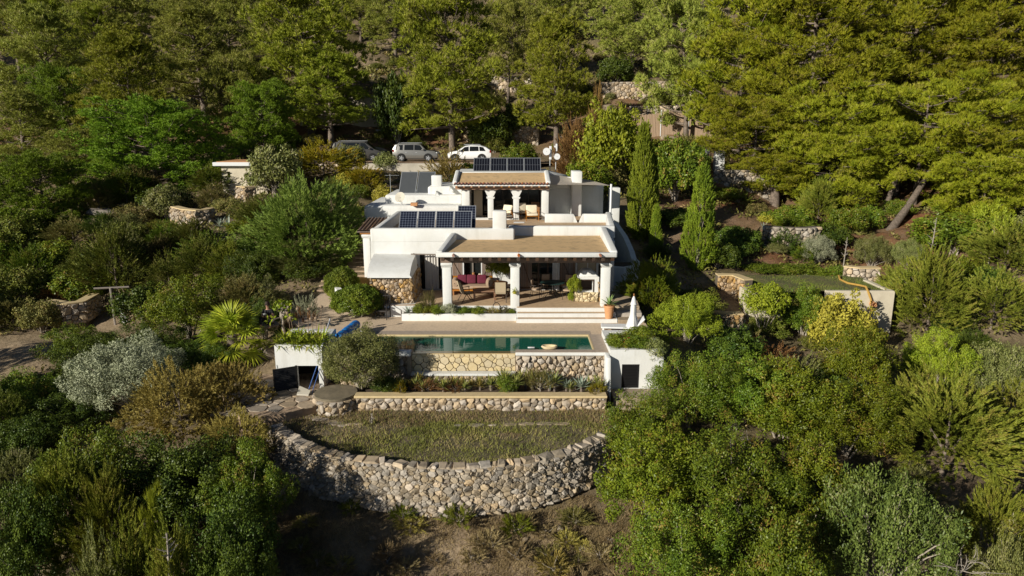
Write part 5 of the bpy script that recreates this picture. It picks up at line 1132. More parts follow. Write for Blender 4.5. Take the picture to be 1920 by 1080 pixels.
# ------------------------------------------------------------------ cars
def car(name, label, loc, rz, L, W, Ht, paint, st, wins, wheels, wr, belt_w=.96, roof_w=.74, rails=False, clad=None, name_m=None):
    """st: stations (x, z_bottom, z_belt, z_top); wins: (x0, x1 at belt, x0, x1 at roof) of the side panes"""
    t = thing(name, label, 'car' if name != 'van' else 'van', loc, rz, 'cars parked on the drive')
    pm = mat(name_m, paint, .28, spec=.5, metal=.35 if sum(paint) < 1.8 else .0); M[name_m] = pm
    mb = MB(); rings = []; hw = W/2
    def sec(x, zb, zl, zt):
        f = 1 - .12*max(0, abs(x)/(L/2) - .72)/.28; k = max(0, min(1, (zt-zl)/(Ht*.35))); r = hw*f*(belt_w + (roof_w-belt_w)*k)
        return [(x, -hw*f*.9, zb), (x, -hw*f, zb+.12), (x, -hw*f, (zb+zl)/2), (x, -hw*f*belt_w, zl), (x, -r, zt-.05*k-.01), (x, -r*.82, zt), (x, r*.82, zt), (x, r, zt-.05*k-.01), (x, hw*f*belt_w, zl), (x, hw*f, (zb+zl)/2), (x, hw*f, zb+.12), (x, hw*f*.9, zb)]
    for s in st: rings.append([mb.bm.verts.new(p) for p in sec(*s)])
    for a, b in zip(rings, rings[1:]):
        for i in range(12): mb.bm.faces.new((a[i], a[(i+1) % 12], b[(i+1) % 12], b[i]))
    mb.bm.faces.new(rings[0]); mb.bm.faces.new(rings[-1][::-1]); mb.build('body', name_m, t, True)
    X = [s[0] for s in st]
    def side(x, f, s):
        zl = np.interp(x, X, [q[2] for q in st]); zt = np.interp(x, X, [q[3] for q in st]); p = sec(x, .3, zl, zt); a, b = Vector(p[3]), Vector(p[4]); v = a.lerp(b, f); return Vector((v.x, (v.y-.012)*(1 if s < 0 else -1), v.z))
    for (a0, a1, b0, b1) in wins:
        for s in (-1, 1):
            lo, hi = .1, .93
            MB().face([side(a0, lo, s), side(a1, lo, s), side(b1, hi, s), side(b0, hi, s)]).build('side_window', 'glass', t)
    for i in range(len(st)-1):
        a, b = st[i], st[i+1]; g0, g1 = a[3]-a[2], b[3]-b[2]
        if (g0 < .12) != (g1 < .12):
            pa, pb = sec(*a), sec(*b); nrm = Vector((0, 0, 1)) + Vector((.6 if g1 < g0 else -.6, 0, 0)); nrm = nrm.normalized()*.012
            q = [Vector(pa[5]), Vector(pb[5]), Vector(pb[6]), Vector(pa[6])]; c = sum(q, Vector())/4
            MB().face([c + (v-c)*.9 + nrm for v in q]).build('windscreen', 'glass', t)
    for x in wheels:
        for s in (-1, 1):
            ar = MB(); n_ = 14; y = s*(hw+.004); pts = [(x + (wr+.09)*math.cos(math.pi*k/n_), y, wr + (wr+.09)*math.sin(math.pi*k/n_)) for k in range(n_+1)]; ar.face(pts); ar.build('wheel_arch', clad or 'rubber', t)
            wh = MB().lathe([(wr*.62, -.1), (wr*.95, -.11), (wr, -.07), (wr, .07), (wr*.95, .11), (wr*.62, .1)], n=22, cap=False); wh.xform(Matrix.Translation((x, s*(hw-.06), wr)) @ Matrix.Rotation(R(90), 4, 'X')); w_ = wh.build('wheel', 'rubber', t, True)
            rm = MB().lathe([(.04, .06), (wr*.16, .06)], n=10)
            for k in range(5): rm.box(wr*.12, wr*.6, -.035, .035, .03, .07, rot=Matrix.Rotation(k*2*math.pi/5, 4, 'Z'), piv=(0, 0, 0))
            rm.lathe([(wr*.55, .02), (wr*.64, .06), (wr*.64, .0)], n=22, cap=False); rm.lathe([(.01, -.02), (wr*.6, -.02)], n=16)
            rm.xform(Matrix.Translation((x, s*(hw+.0), wr)) @ Matrix.Rotation(R(90)*(1 if s < 0 else -1), 4, 'X')); rm.build('rim', 'alu', w_)
    for s in (-1, 1):
        B(L/2-.22, L/2-.03, s*(hw-.30)-.16, s*(hw-.30)+.14, st[-2][2]-.22, st[-2][2]-.08, .03).build('headlight', 'whitepaint', t)
        B(-L/2+.02, -L/2+.16, s*(hw-.17)-.08, s*(hw-.17)+.07, st[1][2]-.12, st[1][2]+.12, .03).build('tail_light', 'taillight', t)
        mx = wins[-1][1]; B(mx-.12, mx+.06, s*(hw+.1)-.1, s*(hw+.1)+.1, np.interp(mx, X, [q[2] for q in st])+.04, np.interp(mx, X, [q[2] for q in st])+.2, .04).build('mirror', name_m, t)
        if rails: MB().tube([(st[3][0], s*hw*.66, Ht+.0), (st[3][0]+.1, s*hw*.66, Ht+.05), (wins[-1][2]+.5, s*hw*.66, Ht+.05)], .025, 5).build('roof_rail', 'steel', t)
    B(-L/2+.25, L/2-.25, -hw*.86, hw*.86, .18, .34).build('underbody', 'rubber', t)
    for x in wins: B(x[0]+.1, x[0]+.28, -hw*1.005, -hw*.99, np.interp(x[0], X, [q[2] for q in st])-.2, np.interp(x[0], X, [q[2] for q in st])-.16).build('door_handle', 'alu', t)
    return t
M['taillight'] = mat('tail_light_red', (.25, .01, .01), .2)
P_ = at(673, 290, 72.2)
car('van', 'grey passenger van parked at the left end of the drive', (P_.x, 72.2, 5.44), R(2), 5.1, 1.93, 1.92, (.085, .08, .073),
    [(-2.5, .42, 1.02, 1.08), (-2.46, .3, 1.08, 1.5), (-2.3, .26, 1.1, 1.88), (-1.9, .25, 1.1, 1.92), (0, .25, 1.1, 1.93), (.75, .25, 1.1, 1.9), (1.72, .26, 1.14, 1.17), (2.3, .28, .98, 1.0), (2.52, .32, .72, .74)],
    [(-2.28, -1.0, -2.2, -1.0), (-.96, .25, -.96, .25), (.34, 1.32, .34, .78)], (-1.6, 1.55), .35, roof_w=.84, rails=True, name_m='grey_van_paint')
P_ = at(781, 290, 71)
car('car', 'silver boxy off-roader parked between the van and the white car', (P_.x, 71.0, 5.44), R(-3), 4.5, 1.91, 1.74, (.21, .205, .19),
    [(-2.24, .45, 1.0, 1.04), (-2.2, .32, 1.04, 1.3), (-2.0, .28, 1.06, 1.66), (-1.7, .28, 1.06, 1.72), (0, .28, 1.06, 1.74), (.55, .28, 1.06, 1.68), (1.12, .3, 1.08, 1.11), (1.95, .32, 1.0, 1.03), (2.24, .38, .75, .78)],
    [(-1.95, -1.22, -1.8, -1.2), (-1.05, -.12, -1.03, -.12), (-.04, .88, -.04, .5)], (-1.35, 1.32), .36, roof_w=.8, rails=True, name_m='silver_paint')
P_ = at(880, 290, 70.5)
car('car', 'white compact crossover parked at the right end of the drive', (P_.x, 70.5, 5.44), R(180), 4.4, 1.83, 1.6, (.80, .80, .79),
    [(-2.18, .42, .9, .94), (-2.12, .3, .98, 1.12), (-1.7, .28, 1.0, 1.42), (-1.1, .28, .99, 1.57), (-.2, .28, .97, 1.6), (.4, .28, .96, 1.52), (1.2, .3, 1.0, 1.03), (1.9, .32, .9, .93), (2.18, .38, .68, .72)],
    [(-1.66, -1.06, -1.42, -1.02), (-.98, -.08, -.95, -.08), (0, .92, 0, .42)], (-1.28, 1.36), .35, roof_w=.76, rails=True, clad='iron', name_m='white_car_paint')

# ------------------------------------------------------------------ small things by the drive
P_ = at(778, 262, 80); bn = thing('bench', 'weathered slatted bench at the foot of the tall pine by the cars', 'bench', (P_.x, 80, h1(P_.x, 80)), R(8))
sm = B(-.9, .9, -.05, .05, -.015, .015).mesh('slat', 'wood_grey')
for i in range(4): part('slat', sm, bn, (0, -.2+i*.12, .45))
for i in range(3): part('slat', sm, bn, (0, .25, .58+i*.14), (R(90), 0, 0))
for x in (-.8, .8): MB().box(x-.03, x+.03, -.24, -.18, -.2, .43).box(x-.03, x+.03, .2, .26, -.2, .98).box(x-.03, x+.03, -.2, .24, .38, .43).build('leg', 'wood_grey', bn)
P_ = at(716, 250, 84.5); tr_ = thing('wheelbarrow', 'pale metal wheelbarrow lying by the cream bank wall', 'wheelbarrow', (P_.x, 84.5, h1(P_.x, 84.5)+.1), R(10))
MB().prism([(-.5, -.25, .25), (.25, -.25, .25), (.25, .25, .25), (-.5, .25, .25)], [(-.75, -.38, .7), (.4, -.38, .7), (.4, .38, .7), (-.75, .38, .7)]).build('tray', 'alu', tr_)
MB().lathe([(.2, -.05), (.26, -.05), (.26, .05), (.2, .05)], n=16, cap=False).xform(Matrix.Translation((.62, 0, .25)) @ Matrix.Rotation(R(90), 4, 'X')).build('wheel', 'rubber', tr_)
MB().tube([(-1.3, -.3, .55), (-.4, -.25, .25), (.62, -.08, .25)], .025, 5).tube([(-1.3, .3, .55), (-.4, .25, .25), (.62, .08, .25)], .025, 5).build('handle', 'wood', tr_)

# ------------------------------------------------------------------ furniture of the porch
def sling_chair(label, loc, rz, group, cloth='sling', frame_='wood_dark'):
    t = thing('porch_chair', label, 'chair', loc, rz, group)
    for s in (-1, 1):
        x = s*.27
        MB().tube([(x, -.30, 0), (x, -.02, .42), (x, .18, .44), (x, .36, 1.02)], .02, 5).build('leg', frame_, t)
        MB().tube([(x, .34, 0), (x, .1, .40), (x, -.26, .42), (x, -.24, .64)], .02, 5).build('leg', frame_, t)
        MB().box(x-.03, x+.03, -.28, .24, .63, .66, .01, 1).build('armrest', frame_, t)
    MB().prism([(-.25, -.26, .41), (.25, -.26, .41), (.25, .18, .39), (-.25, .18, .39)], [(-.25, -.26, .44), (.25, -.26, .44), (.25, .18, .42), (-.25, .18, .42)]).build('seat', cloth, t)
    MB().prism([(-.25, .19, .45), (.25, .19, .45), (.25, .22, .45), (-.25, .22, .45)], [(-.25, .37, 1.0), (.25, .37, 1.0), (.25, .40, 1.0), (-.25, .40, 1.0)]).build('backrest', cloth, t)
    MB().tube([(-.27, .36, 1.02), (.27, .36, 1.02)], .02, 5).tube([(-.27, -.28, .05), (.27, -.28, .05)], .012, 4).build('stretcher', frame_, t)
    return t
zf = PF + .004; gp = 'folding armchairs on the porch'
sling_chair('dark framed armchair seen from the side at the left of the sofa', (-2.2, 32.45, zf), R(115), gp)
sling_chair('beige sling armchair with its back to the pool, in front of the large pot', (-.55, 32.5, zf), R(180), gp)
sling_chair('tall beige sling armchair turned sideways beside the middle column', (-.12, 32.95, zf), R(-125), gp)
so = thing('sofa', 'low wooden sofa with a tan mattress under the porch window', 'sofa', (-2.0, 34.05, zf), 0)
MB().box(-1.0, 1.0, -.40, .42, .22, .30).build('seat_frame', 'wood', so); MB().box(-.97, .97, -.38, .40, .302, .46, .05, 3).build('mattress', 'cloth_tan', so, True)
for x in (-.96, .9):
    for y in (-.36, .36): B(x, x+.07, y-.03, y+.04, 0, .22).build('leg', 'wood', so)
for s in (-1, 1):
    a = MB().lathe([(.02, -.4), (.17, -.38), (.18, 0), (.17, .38), (.02, .4)], n=14, cap=False); a.xform(Matrix.Translation((s*.86, 0, .60)) @ Matrix.Rotation(R(90), 4, 'X')); a.build('bolster', 'cloth_tan', so, True)
B(-1.0, 1.0, .42, .46, .22, .82).build('backrest', 'wood', so)
for i, (x, lab) in enumerate(((-.52, 'maroon cushion at the left end of the sofa'), (-.05, 'maroon cushion in the middle of the sofa'), (.48, 'maroon cushion at the right end of the sofa'))):
    mb = MB().box(-.24, .24, -.07, .07, -.23, .23, .07, 3); o = mb.build('cushion', 'maroon', None, True); o.location = (-2.0+x, 34.30, zf+.69); o.rotation_euler = (R(-16), 0, R(3*i-3)); tag(o, lab, 'cushion', 'maroon cushions on the sofa')
ct = thing('coffee_table', 'low warm wooden coffee table between the sofa and the chairs', 'table', (-1.35, 33.05, zf), R(4))
for i in range(4): part('plank', B(-.55, .55, -.1, .1, .40, .44).mesh('plank', 'wood') if i == 0 else KIDS[ct.name][0].data, ct, (0, -.32+i*.213, 0))
for x in (-.5, .5):
    for y in (-.34, .34): B(x-.05, x+.05, y-.05, y+.05, 0, .40).build('leg', 'wood', ct)
for i, (x, h_, m_, nm, lb) in enumerate(((-2.24, .16, 'cloth_white', 'vase', 'small white jar on the porch window sill'), (-1.98, .34, 'wood', 'vase', 'tall brown vase on the porch window sill'), (-1.66, .28, 'cloth_cream', 'vase', 'cream shell vase on the porch window sill'))):
    o = MB().lathe([(.05, 0), (.08, h_*.4), (.06, h_*.8), (.07, h_)], (x, FY-.01+.06, 1.125), 12).build(nm, m_, None, True); tag(o, lb, 'vase')
B(-2.5, -1.55, FY-.05, FY+.19, 1.09, 1.12).build('window_sill', 'whitepaint', VI)
# dining group
dt = thing('dining_table', 'round dark green iron table at the right of the porch', 'table', (2.0, 33.4, zf))
MB().lathe([(.58, .70), (.60, .715), (.60, .73), (.01, .735)], n=28).build('tabletop', 'greentop', dt, True)
for k in range(4): a = k*math.pi/2+.4; MB().tube([(.10*math.cos(a), .10*math.sin(a), .70), (.08*math.cos(a), .08*math.sin(a), .35), (.42*math.cos(a), .42*math.sin(a), 0)], .016, 5).build('leg', 'iron', dt)
def iron_chair(label, loc, rz, seat='cloth_tan'):
    t = thing('iron_chair', label, 'chair', loc, rz, 'iron chairs round the dining table')
    MB().box(-.22, .22, -.22, .22, .44, .50, .02, 2).build('seat', seat, t, True)
    MB().box(-.2, .2, .2, .25, .56, .92, .02, 2).build('backrest', seat, t, True)
    for x in (-.22, .22):
        MB().tube([(x, -.22, 0), (x, -.2, .44), (x, -.2, .64), (x, .2, .66)], .013, 5).build('leg', 'iron', t); MB().tube([(x, .28, 0), (x, .2, .44), (x, .27, .95)], .013, 5).build('leg', 'iron', t)
    MB().tube([(-.22, .27, .95), (.22, .27, .95)], .013, 5).tube([(-.22, 0, .2), (.22, 0, .2)], .01, 4).build('stretcher', 'iron', t)
    return t
iron_chair('iron chair at the left of the green table', (1.2, 33.15, zf), R(75)); iron_chair('iron chair drawn up behind the green table, nearest the dark door', (1.75, 34.2, zf), R(10)); iron_chair('iron chair behind the green table, by the white curtain', (2.75, 34.05, zf), R(-35)); iron_chair('iron chair with its seat turned out in front of the topiary ball', (2.75, 32.85, zf), R(-120))
# outdoor oven
ov = wthing('outdoor_oven', 'white plastered barbecue oven on a rubble base under the porch', 'oven', (3.75, 32.8, PF))
ox0, ox1, oy0, oy1 = 3.05, 4.1, 32.35, 33.3
B(ox0, ox1, oy0, oy1, PF, PF+.45).build('base', 'mortar', ov); stones(ov, ox1-ox0+.1, .48, front(ox0-.05, oy0, PF), 81, .17, .012, .05, .15, 'stone_gold', 40, 'stone', .5, 1.2); stones(ov, oy1-oy0, 1.0, plane_fr((ox1+.12, oy0, PF), (-.0, 1, 0), (-.1, 0, 1), (1, 0, .1)), 82, .18, .012, .05, .15, 'stone_house', 40, 'stone', .5, 1.2)
wall_with_openings(ov, 'hood', ox0+.12, ox1+.06, PF+.45, PF+1.22, oy0+.02, oy0+.3, [(ox0+.27, ox0+.83, PF+.52, PF+1.06)]); MB().box(ox0+.12, ox0+.27, oy0+.3, oy1, PF+.45, PF+1.22).box(ox0+.83, ox1+.06, oy0+.3, oy1, PF+.45, PF+1.22).box(ox0+.27, ox0+.83, oy1-.1, oy1, PF+.45, PF+1.22).build('hood_side', 'white', ov)
MB().prism([(ox0+.12, oy0+.02, PF+1.22), (ox1+.06, oy0+.02, PF+1.22), (ox1+.06, oy1, PF+1.22), (ox0+.12, oy1, PF+1.22)], [(ox0+.35, oy0+.2, PF+1.50), (ox0+.75, oy0+.2, PF+1.50), (ox0+.75, oy1-.1, PF+1.50), (ox0+.35, oy1-.1, PF+1.50)], .04).build('hood_top', 'white', ov, True)
B(ox0+.28, ox0+.82, oy0+.6, oy0+.64, PF+.5, PF+1.07).build('opening', 'wood_dark', ov); fm = MB().box(ox0+.23, ox0+.27, oy0-.012, oy0+.05, PF+.48, PF+1.1).box(ox0+.83, ox0+.87, oy0-.012, oy0+.05, PF+.48, PF+1.1).box(ox0+.27, ox0+.83, oy0-.012, oy0+.05, PF+1.06, PF+1.1); fm.build('opening_frame', 'wood_dark', ov)
def pot_(parent, r, h_, m='pot', loc=(0, 0, 0)):
    MB().lathe([(r*.68, 0), (r*.98, h_*.86), (r*1.08, h_*.87), (r*1.08, h_), (r*.94, h_), (r*.9, h_*.9), (.01, h_*.9)], loc, 20).build('pot', m, parent, True)
# upper terrace furniture
def lounge(label, loc, rz):
    t = thing('lounge_chair', label, 'armchair', loc, rz, 'cream lounge chairs on the upper terrace')
    MB().box(-.34, .34, -.36, .3, .30, .44, .05, 3).build('seat_cushion', 'cloth_cream', t, True); mb = MB().box(-.34, .34, -.07, .07, 0, .55, .05, 3); mb.xform(Matrix.Translation((0, .34, .36)) @ Matrix.Rotation(R(-18), 4, 'X')); mb.build('back_cushion', 'cloth_cream', t, True)
    for x in (-.38, .38): MB().tube([(x, -.34, 0), (x, -.34, .56), (x, .36, .6), (x, .5, 0)], .02, 5).build('side_frame', 'wood', t)
    MB().tube([(-.38, -.34, .28), (.38, -.34, .28)], .018, 5).build('rail', 'wood', t); return t
zt = 3.108
lounge('cream lounge chair facing the pool beside the right column', (1.25, 43.0, zt), R(4)); lounge('cream lounge chair turned away behind the front chimney', (-.55, 43.15, zt), R(-40)); lounge('cream lounge chair in shade behind the little terrace table', (.75, 44.3, zt), R(20))
st_ = thing('side_table', 'small round iron table between the cream lounge chairs', 'table', (.35, 43.0, zt)); MB().lathe([(.3, .46), (.3, .48), (.01, .48)], n=18).build('top', 'iron', st_, True)
for k in range(3): a = k*2.09; MB().tube([(.26*math.cos(a), .26*math.sin(a), .46), (.22*math.cos(a), .22*math.sin(a), 0)], .012, 4).build('leg', 'iron', st_)
tag(B(.1, .75, 41.7, 42.1, zt, zt+.02).build('door_mat', 'cloth_white'), 'white mat on the upper terrace floor in front of the chairs', 'mat')

# ------------------------------------------------------------------ poolside things
P_ = atz(718, 597, 0); rc = thing('rattan_chair', 'dark wicker armchair standing in shade by the rubble buttress', 'chair', (P_.x, P_.y, .006), R(-8))
MB().box(-.27, .27, -.26, .26, .36, .43, .02, 2).build('seat', 'iron', rc); 
for i in range(6): MB().tube([(-.24+i*.096, .26, .43), (-.26+i*.104, .36, .98)], .014, 4).build('back_slat', 'iron', rc)
for x in (-.27, .27): MB().tube([(x, -.28, 0), (x, -.26, .63), (x, .3, .66)], .024, 5).build('leg', 'iron', rc); MB().tube([(x, .3, 0), (x, .27, .43), (x, .38, 1.0)], .024, 5).build('leg', 'iron', rc)
MB().tube([(-.27, .38, 1.0), (.27, .38, 1.0)], .024, 5).tube([(-.27, -.28, .15), (.27, -.28, .15)], .018, 5).build('stretcher', 'iron', rc)
a_, b_ = atz(668, 608, .38), atz(634, 634, .38); d_ = (b_-a_); rl = wthing('cover_roller', 'bright blue rolled pool cover at the left end of the pool', 'pool cover', (a_+b_)/2*1.0)
ax = d_.normalized(); n_ = 24; prof = []
for i in range(n_+1): prof.append((.19 + .012*math.sin(i*1.7) - (.05 if i in (8, 16) else 0), d_.length*i/n_))
mb = MB().lathe([(.02, 0)] + prof + [(.02, d_.length)], n=20, cap=False); mb.xform(Matrix.Translation(a_) @ ax.to_track_quat('Z', 'Y').to_matrix().to_4x4()); mb.build('rolled_cover', 'blue', rl, True)
for q in (a_-ax*.08, b_+ax*.08): MB().tube([(q.x-.2, q.y, .0), (q.x, q.y, q.z), (q.x+.2, q.y, 0)], .025, 5).tube([tuple(q-ax*.1), tuple(q+ax*.1)], .03, 6).build('stand', 'whitepaint', rl)
tag(MB().tube([atz(604, 648, .45), at(619, 598, 29.0)], .03, 8).build('pool_pole', 'whitepaint', None, True), 'long white pole leaning up behind the open pool store', 'pole')
P_ = at(575, 722, 25.2); nt_ = wthing('pool_net', 'blue pole and pale pool net leaning in the open store doorway', 'pool net', (P_.x, 25.2, -1.36)); MB().tube([(P_.x, 25.25, -1.3), (P_.x+.25, 26.0, -.35)], .02, 6).tube([(P_.x+.15, 25.3, -1.33), (P_.x+.38, 26.0, -.4)], .015, 6).build('pole', 'bluepipe', nt_)
MB().prism([(P_.x-.35, 25.0, -1.3), (P_.x+.1, 25.0, -1.32), (P_.x+.12, 25.25, -1.25), (P_.x-.3, 25.25, -1.22)], [(P_.x-.35, 25.02, -1.26), (P_.x+.1, 25.02, -1.28), (P_.x+.12, 25.25, -1.2), (P_.x-.3, 25.25, -1.0)]).build('net', 'dish', nt_)
P_ = atz(1030, 655, .02); tag(MB().lathe([(.12, 0), (.27, .03), (.33, .10), (.31, .15), (.25, .14), (.2, .07), (.01, .05)], (P_.x, P_.y+.05, .016), 20, True, 1, .55).build('stone_bowl', 'stone_gold', None, True), 'shallow hollowed stone bowl on the pool edge', 'bowl')
P_ = atz(996, 653, .02); mb = MB().box(-.14, .14, -.06, .06, 0, .035, .015, 2); o = mb.build('folded_towel', 'cloth_white', None, True); o.location = (P_.x, P_.y+.06, .017); tag(o, 'small white folded cloth on the pool edge left of the stone bowl', 'towel')
P_ = atz(1186, 622, .1); px_, py_ = P_.x, P_.y
um = wthing('parasol', 'closed white parasol tied to its mast at the right of the pool', 'parasol', (px_, py_, 0))
V_ = []; F_ = []; nz, na = 14, 24
for i in range(nz+1):
    t = i/nz; z = .3 + t*1.25; r = (.19*(1-t)**.8 + .045) * (1.0 - .28*math.exp(-((t-.45)/.2)**2)) 
    for k in range(na): a = k*2*math.pi/na; rr = r*(1 + .28*math.cos(k*math.pi)*(.4+.6*(1-t))); V_.append((px_ + rr*math.cos(a), py_ + rr*math.sin(a), z + .04*math.sin(k*1.7)*(1-t)))
for i in range(nz):
    for k in range(na): F_.append((i*na+k, i*na+(k+1) % na, (i+1)*na+(k+1) % na, (i+1)*na+k))
me = bpy.data.meshes.new('canopy'); me.from_pydata(V_, [], F_); me.materials.append(M['cloth_white']); me.polygons.foreach_set('use_smooth', [True]*len(F_)); part('canopy', me, um)
MB().lathe([(.02, 1.70), (.07, 1.60), (.13, 1.36), (.15, 1.33), (.1, 1.4)], (px_, py_, 0), 16, False).build('vent_cap', 'cloth_white', um, True); MB().tube([(px_, py_, 0), (px_, py_, 1.8)], .028, 8).build('mast', 'wood', um); MB().lathe([(.3, .0), (.3, .08), (.05, .12), (.05, .3)], (px_, py_, .002), 20).build('foot', 'whitepaint', um, True)
lg = thing('sun_lounger', 'white sun lounger with raised back under the closed parasol', 'sun lounger', (px_-.1, py_+.12, .004), R(84))
MB().box(-.3, .3, -.2, 1.25, .26, .33, .02, 2).build('bed', 'whitepaint', lg); mb = MB().box(-.3, .3, -.58, 0, -.035, .035, .02, 2); mb.xform(Matrix.Translation((0, -.21, .30)) @ Matrix.Rotation(R(-48), 4, 'X')); mb.build('backrest', 'whitepaint', lg)
for x in (-.27, .27):
    for y in (-.15, 1.15): B(x-.03, x+.03, y-.03, y+.03, 0, .27).build('leg', 'whitepaint', lg)
# swing with a white cloth on the left slope
P_ = at(215, 600, 38); zs = h1(P_.x, 38)
sw = thing('swing_frame', 'old wooden swing frame with ropes and a white cloth', 'swing', (P_.x, 38, zs), R(-6))
MB().tube([(.0, 0, -.3), (0, 0, 2.15)], .06, 6).build('post', 'wood_grey', sw); MB().tube([(-1.0, 0, 2.1), (1.0, .2, 2.2)], .055, 6).build('crossbar', 'wood_grey', sw); MB().tube([(.35, -.1, .62), (2.1, .2, .78)], .07, 6).tube([(1.2, 0, -.3), (1.2, 0, .65)], .05, 6).build('rail', 'wood_dark', sw)
for x0, x1 in ((.05, .5), (.35, 1.35), (.6, 1.75)): MB().tube(bez((x0, .1, 2.15), ((x0+x1)/2-.1, 0, 1.2), (x1, .1, .75), 6), .014, 4).build('rope', 'cloth_tan', sw)
MB().prism([(.45, -.12, .15), (.85, -.12, .2), (.85, -.06, .2), (.45, -.06, .15)], [(.52, -.12, 1.05), (.62, -.12, 1.0), (.62, -.06, 1.0), (.52, -.06, 1.05)]).build('cloth', 'cloth_white', sw)

# ------------------------------------------------------------------ person behind the frangipani, flying the drone
def person():
    t = wthing('person', 'person in dark top and sunglasses sitting behind the frangipani, holding a controller', 'person', (PEX, PEY, 0))
    o0 = Vector((PEX, PEY, .0))
    def skin(name, chains, m, sub=1):
        V = []; E = []; Rr = []; idx = {}
        for ch in chains:
            prev = None
            for (p, r) in ch:
                key = tuple(round(c, 4) for c in p)
                if key not in idx: idx[key] = len(V); V.append(o0 + Vector(p)); Rr.append(r)
                if prev is not None and prev != idx[key]: E.append((prev, idx[key]))
                prev = idx[key]
        me = bpy.data.meshes.new(name); me.from_pydata(V, E, []); me.materials.append(M[m]); o = part(name, me, t)
        o.modifiers.new('skin', 'SKIN'); s = o.modifiers.new('sub', 'SUBSURF'); s.levels = s.render_levels = sub
        for i, v in enumerate(me.skin_vertices[0].data): v.radius = (Rr[i], Rr[i]); v.use_root = (i == 0)
        return o
    pel = (0, 0, .22); ch_ = (0, -.04, .62); nk = (0, -.06, .80)
    skin('body', [[(pel, .15), ((0, -.02, .42), .135), (ch_, .15), ((0, -.05, .74), .09), (nk, .055), ((0, -.08, .90), .07), ((0, -.09, .98), .085), ((0, -.085, 1.05), .06)],
        [(ch_, .15), ((.17, -.04, .70), .065), ((.27, -.12, .46), .045), ((.16, -.34, .52), .035), ((.10, -.40, .54), .03)], [(ch_, .15), ((-.17, -.04, .70), .065), ((-.27, -.12, .46), .045), ((-.16, -.34, .52), .035), ((-.10, -.40, .54), .03)],
        [(pel, .15), ((.12, -.14, .24), .10), ((.2, -.46, .46), .065), ((.2, -.52, .08), .045), ((.2, -.64, .04), .04)], [(pel, .15), ((-.12, -.14, .24), .10), ((-.2, -.46, .46), .065), ((-.2, -.52, .08), .045), ((-.2, -.64, .04), .04)]], 'skin')
    skin('shirt', [[((0, 0, .24), .165), ((0, -.02, .42), .15), (ch_, .165), ((0, -.05, .73), .10)], [(ch_, .165), ((.17, -.04, .70), .08), ((.24, -.09, .55), .062)], [(ch_, .165), ((-.17, -.04, .70), .08), ((-.24, -.09, .55), .062)]], 'black_cloth')
    skin('trousers', [[((0, 0, .22), .165), ((.12, -.14, .24), .115), ((.2, -.46, .46), .08), ((.2, -.51, .14), .06)], [((0, 0, .22), .165), ((-.12, -.14, .24), .115), ((-.2, -.46, .46), .08), ((-.2, -.51, .14), .06)]], 'black_cloth')
    h = MB().lathe([(.02, .135), (.07, .12), (.105, .06), (.112, 0), (.1, -.05)], (PEX, PEY-.055, 1.0), 14, False, 1, 1.05); h.build('hair', 'hair', t, True)
    MB().box(PEX-.085, PEX-.012, PEY-.195, PEY-.165, .965, 1.005, .01, 2).box(PEX+.012, PEX+.085, PEY-.195, PEY-.165, .965, 1.005, .01, 2).box(PEX-.012, PEX+.012, PEY-.19, PEY-.178, .99, 1.0).build('sunglasses', 'black', t)
    MB().lathe([(.006, .03), (.014, .01), (.018, -.01), (.006, -.018)], (PEX, PEY-.185, .955), 8).build('nose', 'skin', t, True)
    MB().box(PEX-.025, PEX+.025, PEY-.176, PEY-.168, .915, .923).build('mouth', 'maroon', t)
    for s in (-1, 1):
        MB().lathe([(.005, .03), (.02, .015), (.02, -.015), (.005, -.03)], (PEX+s*.09, PEY-.08, .965), 8, True, .5, 1).build('ear', 'skin', t, True)
        ln = [.062, .075, .08, .072]; hx = s*.095
        chs = [[((hx, -.40, .54), .022), ((hx, -.44, .545), .026), ((hx, -.47, .55), .022)]]
        for f in range(4): y0 = (hx + 0*f, -.47, .55); b = (hx - s*.012, -.475-.004*f, .575-.018*f); chs.append([(y0, .022), (b, .010), ((hx - s*.045, -.505, .575-.018*f), .009), ((hx - s*.045 - s*ln[f]*.35, -.49, .573-.018*f), .008)])
        chs.append([((hx, -.44, .545), .026), ((hx-s*.02, -.44, .585), .011), ((hx-s*.045, -.455, .60), .009)]); skin('hand', chs, 'skin', 1)
    return t
PEX, PEY = atz(514, 590, .3).x, 30.2
person()
rm_ = wthing('remote_control', 'small grey handheld drone controller held by the person', 'controller', (PEX, PEY-.48, .57)); MB().box(PEX-.085, PEX+.085, PEY-.50, PEY-.455, .545, .60, .012, 2).build('case', 'iron', rm_); MB().box(PEX-.07, PEX+.07, PEY-.485, PEY-.47, .602, .68, .005, 1).build('screen', 'alu', rm_); MB().tube([(PEX-.06, PEY-.46, .6), (PEX-.06, PEY-.44, .72)], .006, 4).tube([(PEX+.06, PEY-.46, .6), (PEX+.06, PEY-.44, .72)], .006, 4).build('antenna', 'iron', rm_)
rock('low rock used as a seat behind the frangipani', (PEX, PEY+.05, .0), (.42, .38, .16), 33)
